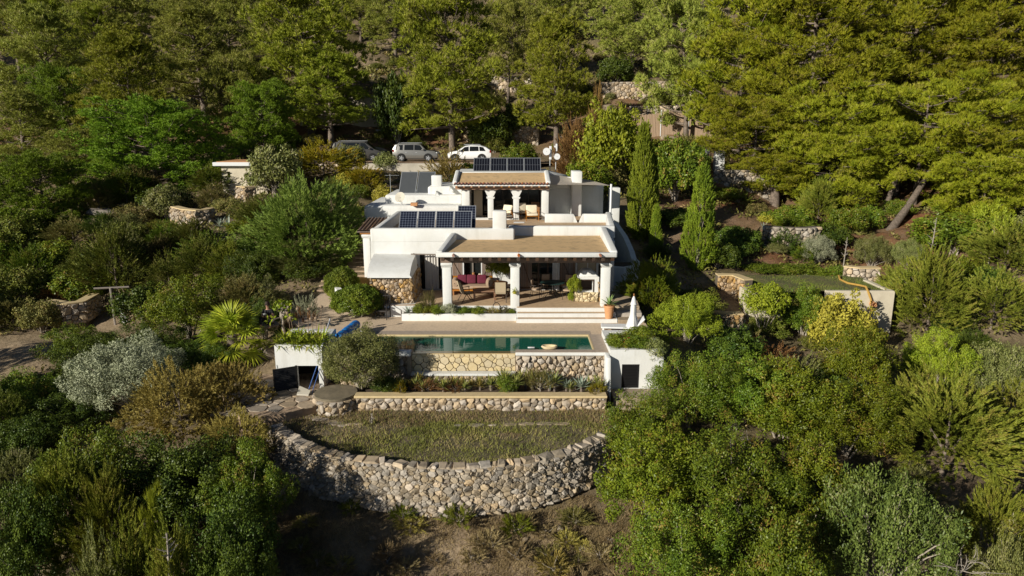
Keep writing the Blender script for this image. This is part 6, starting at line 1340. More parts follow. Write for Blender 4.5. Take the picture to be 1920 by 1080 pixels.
# ------------------------------------------------------------------ pines of the hillside
def T(key, label, cx, top, bot, wpx, Y, leaf=None, cat='tree', name=None, group=None, lean=None, base=None, rz=None, bark=None):
    nm = name or ('pine_tree' if key[:4] in ('alep', 'spre', 'gian', 'umbr', 'low_') else 'tree')
    return plant(key, nm, label, cat, cx, top, bot, wpx, Y, leaf, group, base, rz, bark, lean)
G1 = 'pines on the hillside'
T('aleppo_a', 'olive green pine at the far left with the bright dome pine at its foot', 70, 8, 190, 170, 86, 'pine2', group=G1)
T('aleppo_b', 'full pine rising behind the dark gap left of the lumpy dome pine', 222, 52, 250, 185, 72, 'pine', group=G1)
T('aleppo_c', 'far pine on the top edge above the full pine on the left slope', 205, -60, 70, 170, 108, 'pine2', group=G1)
T('aleppo_b', 'tall pine in the upper left, just left of the big one above the van', 365, 0, 200, 165, 86, 'pine2', group=G1)
T('aleppo_c', 'big broad pine in the upper left above the grey van', 565, -40, 200, 220, 84, 'pine', group=G1)
T('aleppo_d', 'small pine with a bare dark trunk left of the rounded bright pine', 432, 98, 240, 120, 78, 'pine2', group=G1)
T('aleppo_b', 'pine with drooping lower boughs in front of the cream bank wall', 610, 88, 272, 150, 80, 'pine', group=G1)
T('aleppo_a', 'distant pine on the top edge above the shaded terrace wall', 735, -50, 90, 120, 112, 'pine2', group=G1)
T('aleppo_a', 'tallest central pine with a thick trunk beside the white car', 842, -40, 272, 200, 79, 'pine', group=G1, rz=1.0)
T('aleppo_d', 'slender pine with a bare trunk in front of the pale rubble terrace', 952, 0, 168, 120, 95, 'pine2', group=G1)
T('aleppo_b', 'dense pine standing behind the ridge solar panels and aerials', 1046, 20, 275, 150, 76, 'pine', group=G1)
T('aleppo_c', 'distant pine on the top edge above the dense pine behind the aerials', 1040, -90, 100, 150, 112, 'pine2', group=G1)
T('aleppo_d', 'loose pine with two trunks above the sunlit terrace wall', 1190, -10, 162, 170, 97, 'pine2', group=G1)
T('aleppo_c', 'grey green pine overhanging the right end of the reed fence', 1300, -30, 262, 170, 74, 'pine2', group=G1)
T('umbrella_a', 'bright dome pine half hidden behind the full pine on the left slope', 105, 123, 225, 130, 80, name='pine_tree', group='bright rounded pines')
T('umbrella_a', 'large lumpy bright green dome pine on the left slope', 275, 185, 350, 235, 62, name='pine_tree', group='bright rounded pines', rz=.4)
T('umbrella_a', 'side crown of a bright pine leaning against the large lumpy dome pine', 205, 218, 330, 90, 63.5, name='pine_tree', group='bright rounded pines')
T('umbrella_a', 'rounded bright green pine above the gold bush and the hut', 486, 152, 275, 135, 71, name='pine_tree', group='bright rounded pines', rz=2)
T('umbrella_a', 'bright green pine at the left edge above the scrubby slope', 68, 285, 450, 175, 53, name='pine_tree', group='bright rounded pines', rz=4)
T('aleppo_b', 'dim pine on the left edge below the bright dome pine', 25, 165, 320, 150, 70, 'pine2', group=G1)
T('aleppo_d', 'dark leaning pine between the left edge and the large lumpy dome pine', 130, 240, 350, 110, 66, 'pine2', group=G1)
G2 = 'great pines on the right'
T('aleppo_a', 'yellow green pine behind the slatted gate, left of the great right hand pines', 1405, -60, 280, 230, 68, 'pine3', group=G2, rz=2.2)
T('giant_a', 'great spreading pine with a dark cleft beside it, above the slatted gate', 1545, -70, 310, 300, 64, 'pine3', group=G2, rz=.7)
T('giant_a', 'highest of the great yellow green pines in the upper right', 1745, -90, 330, 300, 66, 'pine3', group=G2, rz=3.4)
T('giant_a', 'great pine filling the right edge above the grey rock face', 1895, -40, 340, 260, 63, 'pine3', group=G2, rz=5.0)
T('spread_a', 'low spreading pine bough tree reaching over the slatted gate', 1420, 165, 330, 210, 60, group=G2)
T('spread_b', 'layered pine in front of the great cleft pine, over the dark hollow', 1590, 160, 345, 250, 57.5, group=G2)
T('spread_a', 'layered pine above the two leaning trunks on the red slope', 1745, 130, 395, 260, 55, group=G2, rz=1.2)
T('spread_b', 'layered pine in front of the grey rock face at the right', 1830, 215, 420, 230, 54, group=G2, rz=3)
T('spread_b', 'small flat topped pine with a stout trunk beside the gate wall', 1458, 282, 385, 150, 57.5, group=G2, rz=2.5)
T('low_bough', 'low pine whose boughs hang over the slope right of the thick leaning trunk', 1850, 285, 430, 220, 51, group=G2)
T('low_bough', 'low pine bough tree above the pointed khaki conifer', 1570, 235, 360, 220, 56, group=G2, rz=2)
T('low_bough', 'low pine at the right edge in front of the grey rock face', 1905, 300, 420, 180, 53, group=G2, rz=4)
# the two leaning trunks
def leaning(label, px0, py0, Y0, px1, py1, Y1, r0, r1):
    a, b = at(px0, py0, Y0), at(px1, py1, Y1); a.z = h1(a.x, a.y) - .4; t = wthing('leaning_pine', label, 'tree trunk', a, 'leaning pine trunks on the red slope')
    me = tube_mesh([(bez(a, (a.lerp(b, .5) + Vector((.2, 0, -.25))), b, 9), np.linspace(r0, r1, 9))], 'trunk', 'bark', 9); part('bark', me, t)
leaning('thick leaning pine trunk rising from the red slope', 1660, 440, 50, 1745, 318, 54.5, .34, .18)
leaning('thinner leaning pine trunk just left of the thick one', 1648, 412, 53, 1690, 300, 56.5, .24, .15)
leaning('straight grey pine trunk above the two leaning ones', 1678, 350, 57, 1686, 300, 57.5, .24, .2)
leaning('stout pine trunk under the small flat topped pine', 1452, 378, 57.3, 1450, 335, 57.6, .45, .38)
# rows of pines closing the hill towards and beyond the top of the picture
g_ = rng(77); k = 0
ORD = ['nearest', 'second nearest', 'third nearest', 'fourth nearest', 'fifth nearest', 'sixth nearest', 'seventh nearest', 'eighth nearest', 'ninth nearest', 'tenth nearest', 'eleventh nearest', 'farthest']
TOPL = [(-63, 'the far left pine'), (-47, 'the full pine of the left slope'), (-25, 'the big pine above the grey van'), (-8, 'the tallest central pine'), (0, 'the slender bare trunked pine'), (7, 'the dense pine behind the aerials'), (17, 'the two trunked pine'), (25, 'the pine overhanging the reed fence'), (42, 'the great cleft pine'), (58, 'the highest great pine'), (72, 'the great pine at the right edge')]
wood = []
for Y, n_, ks in ((118, 15, ('aleppo_a', 'aleppo_b', 'aleppo_c', 'aleppo_d')), (136, 20, ('aleppo_b', 'aleppo_a', 'aleppo_d')), (158, 24, ('aleppo_c', 'aleppo_a')), (185, 26, ('aleppo_c', 'aleppo_b')), (100, 9, ('aleppo_b', 'aleppo_d', 'aleppo_a'))):
    for i in range(n_):
        x = (i+.5)/n_*2-1; x = x*Y*.86 + g_.normal()*2.2; y = Y + g_.normal()*4
        if Y == 100 and -26 < x < 26: continue
        key = ks[k % len(ks)]; k += 1; s = g_.uniform(.8, 1.15)*(1.15 if x > 20 else 1); wood.append((int(np.argmin([abs(x/y*85-a) for a, _ in TOPL])), y, x, key, s, g_.uniform(0, 6.28), k))
wood.sort(); cnt = {}
for q, y, x, key, s, rz, k in wood:
    r_ = cnt.get(q, 0); cnt[q] = r_+1; p = PROTO[key]
    t = thing('pine_tree', 'upper wood pine ' + ORD[min(r_, 11)] + ' behind ' + TOPL[q][1], 'tree', (x, y, h1(x, y)-.2), rz, 'pines of the wood on the upper hill', s)
    tr = part('trunk', p.trunk, t); cr = part('crown', p.crown, t); cr.material_slots[0].link = 'OBJECT'; cr.material_slots[0].material = M['pine3' if x > 24 else ('pine2' if k % 3 else 'pine')]
# ------------------------------------------------------------------ shrubs and trees round the house
def S(key, label, cx, top, bot, wpx, Y, leaf=None, cat='shrub', name='shrub', group=None, base=None, rz=None): return plant(key, name, label, cat, cx, top, bot, wpx, Y, leaf, group, base, rz)
S('far_a', 'dark evergreen shrub under the large lumpy dome pine', 312, 345, 415, 85, 53, 'darkleaf')
S('far_a', 'grey green carob hiding the right side of the hut', 512, 272, 378, 105, 55, 'olive2', 'tree', 'tree')
S('plume' if 0 else 'juniper_a', 'mustard coloured broad bush left of the parked van', 602, 262, 352, 150, 60, 'mustard')
S('juniper_a', 'dark mustard bush below the grey retaining wall', 682, 306, 375, 75, 57, 'mustard')
S('shrub', 'small yellow green bush left of the solar water collectors', 716, 345, 378, 36, 52, 'yellowleaf')
S('shrub', 'small yellow bush between the feathery bush and the mustard bush', 645, 325, 350, 40, 56, 'yellowleaf')
S('feather', 'huge feathery rounded green bush left of the white villa', 572, 338, 500, 228, 41.5, None, 'shrub', 'large_bush', None, -.3, 1.1)
S('juniper_a', 'khaki bush in front of the silver off-roader', 842, 282, 352, 100, 56, 'goldjuniper')
S('far_a', 'dark green bush beside the black ridge panels', 880, 305, 350, 70, 57, 'darkleaf')
S('far_b', 'small grey green shrub in front of the grey van', 655, 270, 305, 55, 66.2, 'olive2'); S('shrub', 'little shrub at the nose of the grey van', 722, 285, 306, 45, 66.4, 'olive2')
S('far_b', 'bright green bush behind the ridge panels, right of the white car', 975, 266, 302, 70, 67, 'carob')
S('far_b', 'tall bright lime green tree behind the shade sail', 1148, 192, 350, 130, 56, 'lime', 'tree', 'tree')
S('juniper_b', 'rusty brown conifer left of the lime green tree', 1078, 222, 345, 80, 57, 'brownleaf', 'tree', 'tree'); S('juniper_b', 'thin rusty conifer spire above the lime green tree', 1122, 160, 260, 45, 60, 'brownleaf', 'tree', 'tree')
S('far_b', 'leafy bush behind the white terrace tower', 1100, 300, 360, 90, 53, 'lentisk')
S('cypress_a', 'broad tall Italian cypress beside the villa', 1210, 232, 490, 56, 46, None, 'tree', 'cypress_tree')
S('cypress_a', 'thin young cypress spire at the foot of the tall cypress', 1232, 385, 500, 24, 44, None, 'tree', 'cypress_tree', None, None, 2); S('cypress_a', 'narrow side spire of cypress just behind the tall one', 1228, 290, 420, 26, 46.8, None, 'tree', 'cypress_tree', None, None, 4)
S('cypress_b', 'ragged dark cypress standing alone right of the tall one', 1320, 310, 545, 62, 42, None, 'tree', 'cypress_tree')
S('far_b', 'dark leafy tree behind the tall cypress', 1270, 255, 420, 110, 54, 'carob', 'tree', 'tree'); S('far_a', 'dark bush filling the hollow between the two cypresses', 1268, 390, 510, 90, 48, 'darkleaf'); S('far_a', 'dark bush right of the ragged cypress', 1385, 425, 520, 90, 46, 'darkleaf')
S('far_b', 'leafy shrub below the slatted gate', 1290, 310, 400, 80, 57, 'carob'); S('far_a', 'dark shrub left of the slatted gate', 1292, 268, 330, 70, 60, 'darkleaf')
S('far_a', 'green bush beneath the reed fence', 1225, 262, 340, 80, 62, 'lentisk'); S('tuft', 'dry scrub in front of the reed fence', 1290, 250, 290, 60, 68, 'scrub')
S('feather', 'yellow green feathery bush by the stone steps', 1222, 488, 592, 105, 33.8, 'lentisk', 'shrub', 'shrub', None, None, 3)
S('broad_a', 'lime green citrus shrub right of the closed parasol', 1292, 552, 668, 125, 30.5, 'lime')
S('small_tree', 'small orange tree with a dark trunk before the white garden wall', 1438, 532, 645, 80, 34.8, None, 'tree', 'tree')
S('broad_b', 'dark green ivy covered mound between the two small trees', 1515, 535, 660, 95, 35.6, 'carob'); S('far_b', 'yellow leaved tree in front of the cream water tank', 1578, 548, 690, 118, 34.6, 'yellowleaf', 'tree', 'tree')
for i, (cx, w_) in enumerate(((1425, 60), (1470, 60), (1520, 60), (1568, 55))): S('shrub', ['left end of the clipped hedge along the small lawn', 'hedge bush second from the left along the small lawn', 'hedge bush third from the left along the small lawn', 'hedge bush at the right end of the small lawn'][i], cx, 494+i, 528, w_+14, 42.6, 'carob', 'hedge', 'hedge_bush', 'low hedge along the lawn')
S('olive_a', 'small grey olive tree right of the shaded stone wall', 1538, 440, 508, 62, 45, 'oliveleaf', 'tree', 'olive_tree', 'small olive trees'); S('olive_a', 'olive tree in the middle of the stepped garden path', 1640, 440, 505, 66, 45, 'olive2', 'tree', 'olive_tree', 'small olive trees'); S('olive_a', 'rightmost small olive tree below the leaning trunks', 1705, 448, 505, 60, 44.5, 'olive2', 'tree', 'olive_tree', 'small olive trees'); S('olive_a', 'leafy grey sapling leaning on the shaded stone wall', 1458, 455, 515, 40, 45.5, 'olive2', 'tree', 'olive_tree', 'small olive trees')
S('far_a', 'rounded dark bush below the stout pine trunk', 1490, 385, 450, 80, 51, 'carob'); S('juniper_b', 'pointed khaki conifer on the red slope', 1540, 335, 430, 70, 53, 'juniper', 'tree', 'tree'); S('far_a', 'green bush right of the pointed khaki conifer', 1590, 390, 455, 75, 50, 'carob'); S('far_b', 'yellow leaved shrub left of the pointed conifer', 1448, 400, 465, 50, 52, 'yellowleaf'); S('far_a', 'green bush below the thinner leaning trunk', 1625, 385, 445, 60, 51, 'carob'); S('far_a', 'dark green bush above the small lawn hedge', 1545, 420, 490, 90, 47.5, 'darkleaf')
for i, (a, b, c, d, Y, lf, lb) in enumerate(((1420, 380, 430, 45, 54, 'scrub', 'dry shrub on red earth below the gate wall'), (1470, 445, 500, 60, 48, 'lentisk', 'yellowish shrub above the shaded stone wall'), (1590, 355, 400, 70, 55, 'scrub', 'straw coloured scrub on the red slope under the pines'), (1745, 405, 450, 60, 49, 'scrub', 'dry scrub behind the thick leaning trunk'), (1350, 350, 420, 70, 55, 'carob', 'green shrub under the gate wall, left of the stout trunk'))): S('far_b', lb, a, b, c, d, Y, lf)
S('far_b', 'bright leafy thicket behind the bare grey snag', 1800, 395, 500, 150, 46, 'carob', 'tree', 'tree'); S('far_b', 'small pale leaved tree with a forked stem above the thicket', 1860, 378, 470, 70, 45, 'lime', 'tree', 'tree'); S('juniper_a', 'dense green juniper at the right edge beside the thicket', 1900, 410, 600, 150, 42, 'juniper', 'tree', 'juniper_tree')
S('juniper_b', 'brown green juniper with pointed tips right of the water tank', 1758, 462, 650, 150, 37, 'juniper', 'tree', 'juniper_tree'); S('juniper_a', 'green juniper mass at the right edge below the thicket', 1875, 500, 680, 170, 36, 'juniper', 'tree', 'juniper_tree'); S('juniper_a', 'small round juniper beside the right end of the lawn', 1700, 485, 560, 80, 40, 'juniper')
S('broad_a', 'bright yellow green shrub right of the water tank foot', 1765, 622, 710, 130, 31, 'lime'); S('broad_b', 'loose yellow green tree below the cream water tank', 1620, 612, 780, 150, 28.5, 'lentisk', 'tree', 'tree'); S('rosemary', 'grey green rosemary like bush in front of the small orange tree', 1380, 600, 655, 70, 33, 'oliveleaf'); S('rosemary', 'feathery grey shrub among the rusty plants', 1490, 665, 740, 130, 28, 'olive2')
S('rosemary', 'rusty orange shrub at the edge of the right hand thicket', 1440, 640, 690, 110, 30.5, 'brownleaf'); S('rosemary', 'tall rusty seed heads below the citrus shrub', 1370, 625, 680, 34, 30.6, 'goldjuniper'); S('broad_c', 'olive green shrub at the right edge below the junipers', 1890, 640, 760, 130, 30, 'olive2')
S('snag' if 0 else 'tuft', 'low grey plant right of the stone steps', 1262, 530, 570, 40, 36, 'olive2')
# big masses in the right foreground
G3 = 'trees of the right foreground thicket'
S('broad_a', 'green lentisk tree hiding the corner of the right pool store', 1300, 662, 900, 165, 24, 'carob', 'tree', 'tree', G3, None, .5); S('broad_b', 'leafy tree right of the lentisk by the pool store', 1385, 668, 880, 170, 24.2, 'carob', 'tree', 'tree', G3, None, 2)
S('broad_b', 'lower leafy tree in front of the closed pool store door', 1212, 742, 900, 150, 22.3, 'carob', 'tree', 'tree', G3, None, 1.9)
S('broad_b', 'bushy tree with grey limbs behind the right foreground', 1480, 680, 900, 210, 24, 'lentisk', 'tree', 'tree', G3, None, 4); S('broad_a', 'yellow green tree left of the great juniper', 1600, 715, 900, 190, 23.5, 'lentisk', 'tree', 'tree', G3, None, 1)
S('broad_b', 'bright green tree nearest the curved wall end', 1235, 815, 1050, 220, 19.3, 'lentisk', 'tree', 'tree', G3, None, 3); S('broad_a', 'dense tree in the middle of the right foreground', 1385, 815, 1070, 250, 19, 'carob', 'tree', 'tree', G3, None, 5)
S('broad_b', 'brown tinged tree right of the dense foreground tree', 1530, 830, 1050, 200, 19.5, 'lentisk', 'tree', 'tree', G3, None, .2); S('broad_c', 'grey limbed carob with bare twigs at the bottom right', 1680, 880, 1100, 230, 17.2, 'dullolive', 'tree', 'tree', G3, None, 2.6)
S('broad_a', 'dark bush at the bottom edge under the dense foreground tree', 1290, 950, 1100, 230, 16.6, 'carob', 'tree', 'tree', G3, None, 1.4); S('broad_b', 'bush at the bottom edge left of the grey limbed carob', 1480, 975, 1120, 210, 16, 'carob', 'tree', 'tree', G3, None, 3.3)
S('juniper_a', 'great golden green juniper filling the right foreground', 1795, 690, 980, 260, 23, 'juniper', 'tree', 'juniper_tree'); S('juniper_a', 'golden green juniper on the right edge beyond the great one', 1910, 720, 960, 200, 24.5, 'juniper', 'tree', 'juniper_tree', None, None, 2); S('juniper_a', 'upper crown of a juniper behind the great golden green one', 1745, 690, 850, 150, 25.5, 'juniper', 'tree', 'juniper_tree', None, None, 4)
S('juniper_b', 'small juniper at the bottom right edge', 1880, 900, 1080, 150, 18.5, 'juniper', 'tree', 'juniper_tree'); S('broad_c', 'pale olive bush in the bottom right corner', 1915, 1000, 1100, 130, 16, 'olive2')
# left side
S('juniper_b', 'dark dense juniper with bare grey stems beside the swing', 205, 418, 590, 135, 41, 'juniper_dark', 'tree', 'juniper_tree'); S('juniper_b', 'pointed dark juniper just left of the swing', 150, 460, 590, 90, 42, 'juniper_dark', 'tree', 'juniper_tree', None, None, 2); S('juniper_a', 'grey twiggy juniper crown above the dark dense one', 235, 425, 520, 90, 43, 'olive2', 'tree', 'juniper_tree')
S('juniper_b', 'dark juniper clump above the bright green rounded tree', 372, 440, 560, 110, 40, 'juniper_dark', 'tree', 'juniper_tree', None, None, 3); S('juniper_b', 'brownish juniper left of the feathery bush', 425, 448, 545, 90, 39.5, 'juniper', 'tree', 'juniper_tree', None, None, 1); S('juniper_a', 'low juniper between the swing and the dark juniper clump', 310, 470, 560, 80, 39.5, 'juniper_dark')
S('broad_a', 'bright green rounded tree behind the fan palm', 345, 518, 660, 160, 33.5, 'lentisk', 'tree', 'tree', None, None, 2); S('far_a', 'dark shrub at the foot of the feathery bush', 572, 485, 555, 85, 38.5, 'darkleaf'); S('broad_b', 'dark leafy shrub left of the garden path', 470, 470, 560, 90, 38.5, 'darkleaf'); S('broad_c', 'pale twigged shrub behind the fan palm', 485, 522, 600, 90, 34.5, 'olive2'); S('broad_a', 'dark bush between the fan palm and the frangipani', 490, 560, 640, 90, 31.5, 'darkleaf')
S('rosemary', 'grey green succulent shrub beside the garden path', 570, 552, 600, 55, 32.4, 'oliveleaf'); S('tuft', 'rusty mound of low plants beside the garden path', 572, 578, 605, 70, 31.2, 'brownleaf')
S('broad_a', 'dark hedge bush in shade below the sandy bank', 90, 710, 860, 180, 28, 'carob', 'shrub', 'hedge_bush', 'dark hedge on the left slope', None, 1); S('broad_b', 'dark hedge bush behind the silver olive tree', 190, 630, 760, 170, 29.5, 'darkleaf', 'shrub', 'hedge_bush', 'dark hedge on the left slope'); S('broad_a', 'dark hedge bush between the swing and the bright rounded tree', 275, 610, 710, 130, 31, 'darkleaf', 'shrub', 'hedge_bush', 'dark hedge on the left slope', None, 4); S('broad_b', 'dark bush under the sandy bank at the left edge', 10, 700, 860, 150, 26, 'carob', 'shrub', 'hedge_bush', 'dark hedge on the left slope', None, 3)
S('olive_a', 'large silver olive tree left of the golden brown juniper', 232, 634, 800, 185, 26.3, 'oliveleaf', 'tree', 'olive_tree')
S('juniper_c', 'golden brown spreading juniper left of the paved path', 330, 685, 860, 200, 23.8, None, 'tree', 'juniper_tree'); S('juniper_c', 'golden brown juniper nearest the louvred store door', 425, 680, 850, 150, 24.6, None, 'tree', 'juniper_tree', None, None, 2); S('juniper_c', 'lower golden brown juniper at the left end of the curved wall', 440, 770, 900, 140, 21.8, None, 'tree', 'juniper_tree', None, None, 4)
G4 = 'trees of the left foreground thicket'
S('broad_a', 'green leafy tree below the silver olive', 175, 800, 1000, 210, 19.8, 'carob', 'tree', 'tree', G4, None, 1); S('broad_b', 'dark leafy tree below the golden brown junipers', 325, 828, 1040, 230, 19, 'darkleaf', 'tree', 'tree', G4, None, 2); S('broad_a', 'leafy tree at the foot of the curved wall left end', 455, 838, 1040, 165, 18.6, 'carob', 'tree', 'tree', G4, None, 3)
S('juniper_b', 'yellow green juniper with pointed tips in the left foreground', 110, 845, 1060, 190, 18, 'juniper', 'tree', 'juniper_tree', None, None, 1); S('juniper_b', 'second pointed juniper right of the yellow green one', 190, 870, 1060, 140, 17.6, 'juniper', 'tree', 'juniper_tree', None, None, 3); S('broad_b', 'dark bush along the left edge of the foreground', 30, 905, 1090, 150, 17, 'darkleaf', 'tree', 'tree', G4, None, 5); S('broad_b', 'dark thicket tree at the bottom left below the young pine', 430, 930, 1100, 190, 16.6, 'darkleaf', 'tree', 'tree', G4, None, 4)
S('small_pine', 'bright green young pine standing out from the dark thicket', 272, 912, 1010, 66, 16.4, None, 'tree', 'pine_tree'); S('juniper_b', 'juniper with a bare pale top stem at the bottom left', 315, 985, 1120, 160, 15, 'juniper', 'tree', 'juniper_tree', None, None, 2); S('juniper_a', 'pale olive shrub at the bottom left corner', 170, 1000, 1120, 150, 15.2, 'olive2', 'tree', 'juniper_tree', None, None, 1); S('juniper_a', 'olive juniper at the bottom edge left of the bare stem', 230, 975, 1100, 120, 15.6, 'juniper', 'tree', 'juniper_tree', None, None, 5); S('broad_b', 'low dark shrub right of the bare stem at the bottom edge', 430, 1020, 1120, 150, 14.8, 'darkleaf', 'shrub', 'shrub')
S('juniper_c', 'pale scrub bush at the left edge below the shade', 20, 850, 930, 150, 21, 'olive2', 'shrub', 'shrub'); S('tuft', 'olive scrub bush in front of the dark bush at the left edge', 25, 770, 830, 110, 25.2, 'juniper')
for i, (a, b, c, d, Y, lf, lb) in enumerate(((70, 560, 625, 70, 37.2, 'scrub', 'straw green bush left of the sandy stone bank'), (110, 525, 580, 70, 41, 'brownleaf', 'rusty shrub behind the straw green bush'), (30, 560, 620, 80, 39, 'darkleaf', 'dark shrub at the left edge above the sandy bank'), (55, 470, 560, 120, 44, 'juniper_dark', 'dark juniper scrub on the left edge slope'), (20, 395, 480, 110, 50, 'juniper_dark', 'dark scrub under the bright edge pine'), (130, 400, 460, 90, 50, 'scrub', 'dry scrub between the edge pine and the rock outcrop'), (250, 385, 430, 70, 51, 'scrub', 'grey scrub behind the twiggy juniper crown'), (300, 412, 460, 80, 48, 'juniper', 'yellowish scrub left of the curved garden wall'), (430, 370, 420, 70, 50.5, 'scrub', 'dry bush between the curved wall and the hut'), (395, 345, 400, 60, 52, 'scrub', 'dry bush in front of the hut'), (455, 410, 470, 60, 46, 'lentisk', 'small green bush left of the huge feathery bush'), (90, 380, 440, 80, 52, 'darkleaf', 'dark bush below the bright edge pine'))): S('juniper_a' if i % 2 else 'far_b', lb, a, b, c, d, Y, lf)
S('olive_a', 'bushy olive tree in front of the left end of the pool', 672, 618, 745, 150, 25.55, 'olive2', 'tree', 'olive_tree', None, -1.25)
S('clipped', 'round clipped bush in front of the rubble buttress', 669, 536, 602, 88, 31.7, None, 'shrub', 'clipped_bush', 'round clipped bushes', 0); S('clipped', 'round clipped bush half hidden behind the curved white wall', 640, 502, 558, 60, 34.6, None, 'shrub', 'clipped_bush', 'round clipped bushes', 0)
for i, (cx, top, bot, w_, Y, lf, key, lb) in enumerate(((140, 610, 760, 130, 31.5, 'carob', 'broad_a', 'dark hedge bush below the pale stone bank'), (110, 740, 900, 170, 25, 'darkleaf', 'broad_a', 'lower dark hedge bush left of the silver olive'), (330, 640, 740, 110, 30.5, 'darkleaf', 'broad_b', 'dark hedge bush in front of the bright rounded tree'), (25, 790, 900, 130, 23, 'darkleaf', 'broad_b', 'dark hedge bush lowest on the left edge'), (390, 640, 720, 100, 28.2, 'darkleaf', 'broad_a', 'dark bush under the left fronds of the fan palm'))): S(key, lb, cx, top, bot, w_, Y, lf, 'shrub', 'hedge_bush', 'dark hedge on the left slope', None, i*1.7)
for i, (x, y, h_) in enumerate(((-25.5, 20.5, 6.4), (-28.5, 23, 7.0), (-23.5, 17.0, 6.0), (-30.5, 27.5, 6.0))): # stand just outside the view on the left; their shade falls on the hedge
    p = PROTO['aleppo_a']; s = h_/p.h; t = thing('pine_tree', 'pine standing just outside the left edge of the view', 'tree', (x, y, h1(x, y)-.2), i, 'pines left of the view', s); part('trunk', p.trunk, t); part('crown', p.crown, t)
# fig-like dark tree by the bank wall and two hill shrubs
S('far_a', 'dark twisting tree growing against the cream bank wall', 740, 135, 260, 80, 82, 'darkleaf', 'tree', 'tree'); S('far_a', 'dark carob bush above the sunlit terrace wall', 1155, 105, 155, 70, 95, 'darkleaf'); S('far_a', 'dark brush below the shaded bank behind the white car', 960, 195, 262, 70, 84, 'darkleaf'); S('far_a', 'dark undergrowth right of the tall central pine', 915, 215, 265, 80, 81, 'darkleaf')
g_ = rng(99)
SP = [(x, y) for x in range(-44, 50, 3) for y in (48, 52, 57, 62, 82, 86, 91, 97, 104) if not (-26 < x < 10 and 60 < y < 82) and not (-24 < x < -18 and y < 62) and not (-10 < x < 8 and y < 56)]
SP += [(x, y) for x in range(-40, -12, 3) for y in (22, 26, 30, 34, 38, 42, 45) if abs(x) < y*.85 and not (-29 < x < -20 and 29 < y < 39) and not (x > -17 and y < 34)] + [(x, y) for x in range(9, 42, 3) for y in (24, 27, 31, 34, 38, 42, 45) if x < y*.85 and not (11 < x < 23 and 35 < y < 43)]
LM = [(-21.5, 57, 'the cream hut'), (-21.5, 48, 'the curved garden wall'), (-22, 38, 'the swing'), (-24, 34, 'the sandy bank'), (-12, 29, 'the fan palm'), (-18, 26, 'the silver olive tree'), (-33, 55, 'the bright pine at the left edge'), (-20, 86, 'the cream bank wall'), (-4, 84, 'the rubble bank wall behind the white car'), (16, 76, 'the reed fence'), (15, 91, 'the sunlit terrace wall'), (18, 59, 'the slatted gate'), (27, 50, 'the leaning pine trunks'), (17.5, 37, 'the water tank'), (12, 42, 'the ragged cypress'), (27, 44, 'the bare grey snag'), (24, 32, 'the yellow green shrub past the tank'), (-14, 104, 'the shaded terrace wall'), (40, 58, 'the grey rock face'), (30, 27, 'the great golden juniper'), (3, 99, 'the pale rubble terrace'), (9, 50, 'the tall cypress')]
VAR = [('carob', 'bright green'), ('lentisk', 'yellow green'), ('darkleaf', 'dark green'), ('scrub', 'straw coloured'), ('juniper_dark', 'dull olive'), ('olive2', 'grey green')]
ITEMS = []
for x, y in SP:
    if g_.random() < (.38 if y > 46 else .15): continue
    x += g_.normal()*1.2; y += g_.normal()*1.5
    if math.hypot(x-26.5, (y-47.5)*.8) < 4.6: continue
    dl = [math.hypot(x-a, y-b) for a, b, _ in LM]; k = int(np.argmin(dl)); ITEMS.append((k, int(g_.integers(0, 6)) if (x < -10 or x > 18) and 33 < y < 62 else 2 + int(g_.integers(0, 4)), dl[k], x, y))
ITEMS.sort(); cnt = {}
for k, vi, d_, x, y in ITEMS:
    r_ = cnt.get((k, vi), 0); cnt[(k, vi)] = r_+1
    p = PROTO[['far_a', 'juniper_a', 'far_b', 'juniper_b' if x < -10 else 'tuft'][g_.integers(0, 4)]]; w_ = g_.uniform(2.3, 4.2) if (x < -12 and 34 < y < 60) or (x > 22 and 43 < y < 62) else g_.uniform(1.4, 3.0); s = w_/p.w
    lb = VAR[vi][1] + ' wild shrub ' + (ORD[r_] + ' to ' if r_ < 8 else 'farther from ') + LM[k][2]
    t = thing('shrub', lb, 'shrub', (x, y, h1(x, y)-.15), g_.uniform(0, 6), 'wild shrubs of the slope', (s, s, s*g_.uniform(.6, 1)))
    part('trunk', p.trunk, t); c = part('crown', p.crown, t); c.material_slots[0].link = 'OBJECT'; c.material_slots[0].material = M[VAR[vi][0]]
# bare snags
def snag(label, cx, top, bot, Y, w_, seed):
    g = rng(seed); P_ = at(cx, bot, Y); z1 = at(cx, top, Y).z; t = wthing('dead_tree', label, 'dead tree', (P_.x, Y, P_.z)); ln = [(bez((P_.x, Y, P_.z-.8), (P_.x+.05, Y, (P_.z+z1)/2), (P_.x+.08, Y, z1), 6), np.linspace(.05, .014, 6))]
    for i in range(16):
        f = g.uniform(.25, .97); p = Vector((P_.x+.05, Y, P_.z+(z1-P_.z)*f)); a = g.uniform(0, 6.28); l = w_*(1.1-f)*g.uniform(.5, 1); ln.append((bez(p, p+Vector((math.cos(a)*l*.6, math.sin(a)*l*.6, .2*l)), p+Vector((math.cos(a)*l, math.sin(a)*l, .65*l)), 4), np.linspace(.02, .005, 4)))
    part('trunk', tube_mesh(ln, 'trunk', 'snag'), t)
snag('bare grey snag with short side twigs right of the lawn', 1744, 408, 480, 40, .6, 1); snag('pale forked dead stem in the thicket at the right', 1856, 425, 475, 43.5, .7, 2); snag('bare white stem rising from the juniper at the bottom left', 316, 1000, 1075, 14.6, .5, 3); snag('tall dry stalk standing in the grass terrace', 695, 775, 800, 23.2, .2, 4); snag('bare sapling behind the small lawn hedge', 1580, 445, 505, 44, .5, 5)
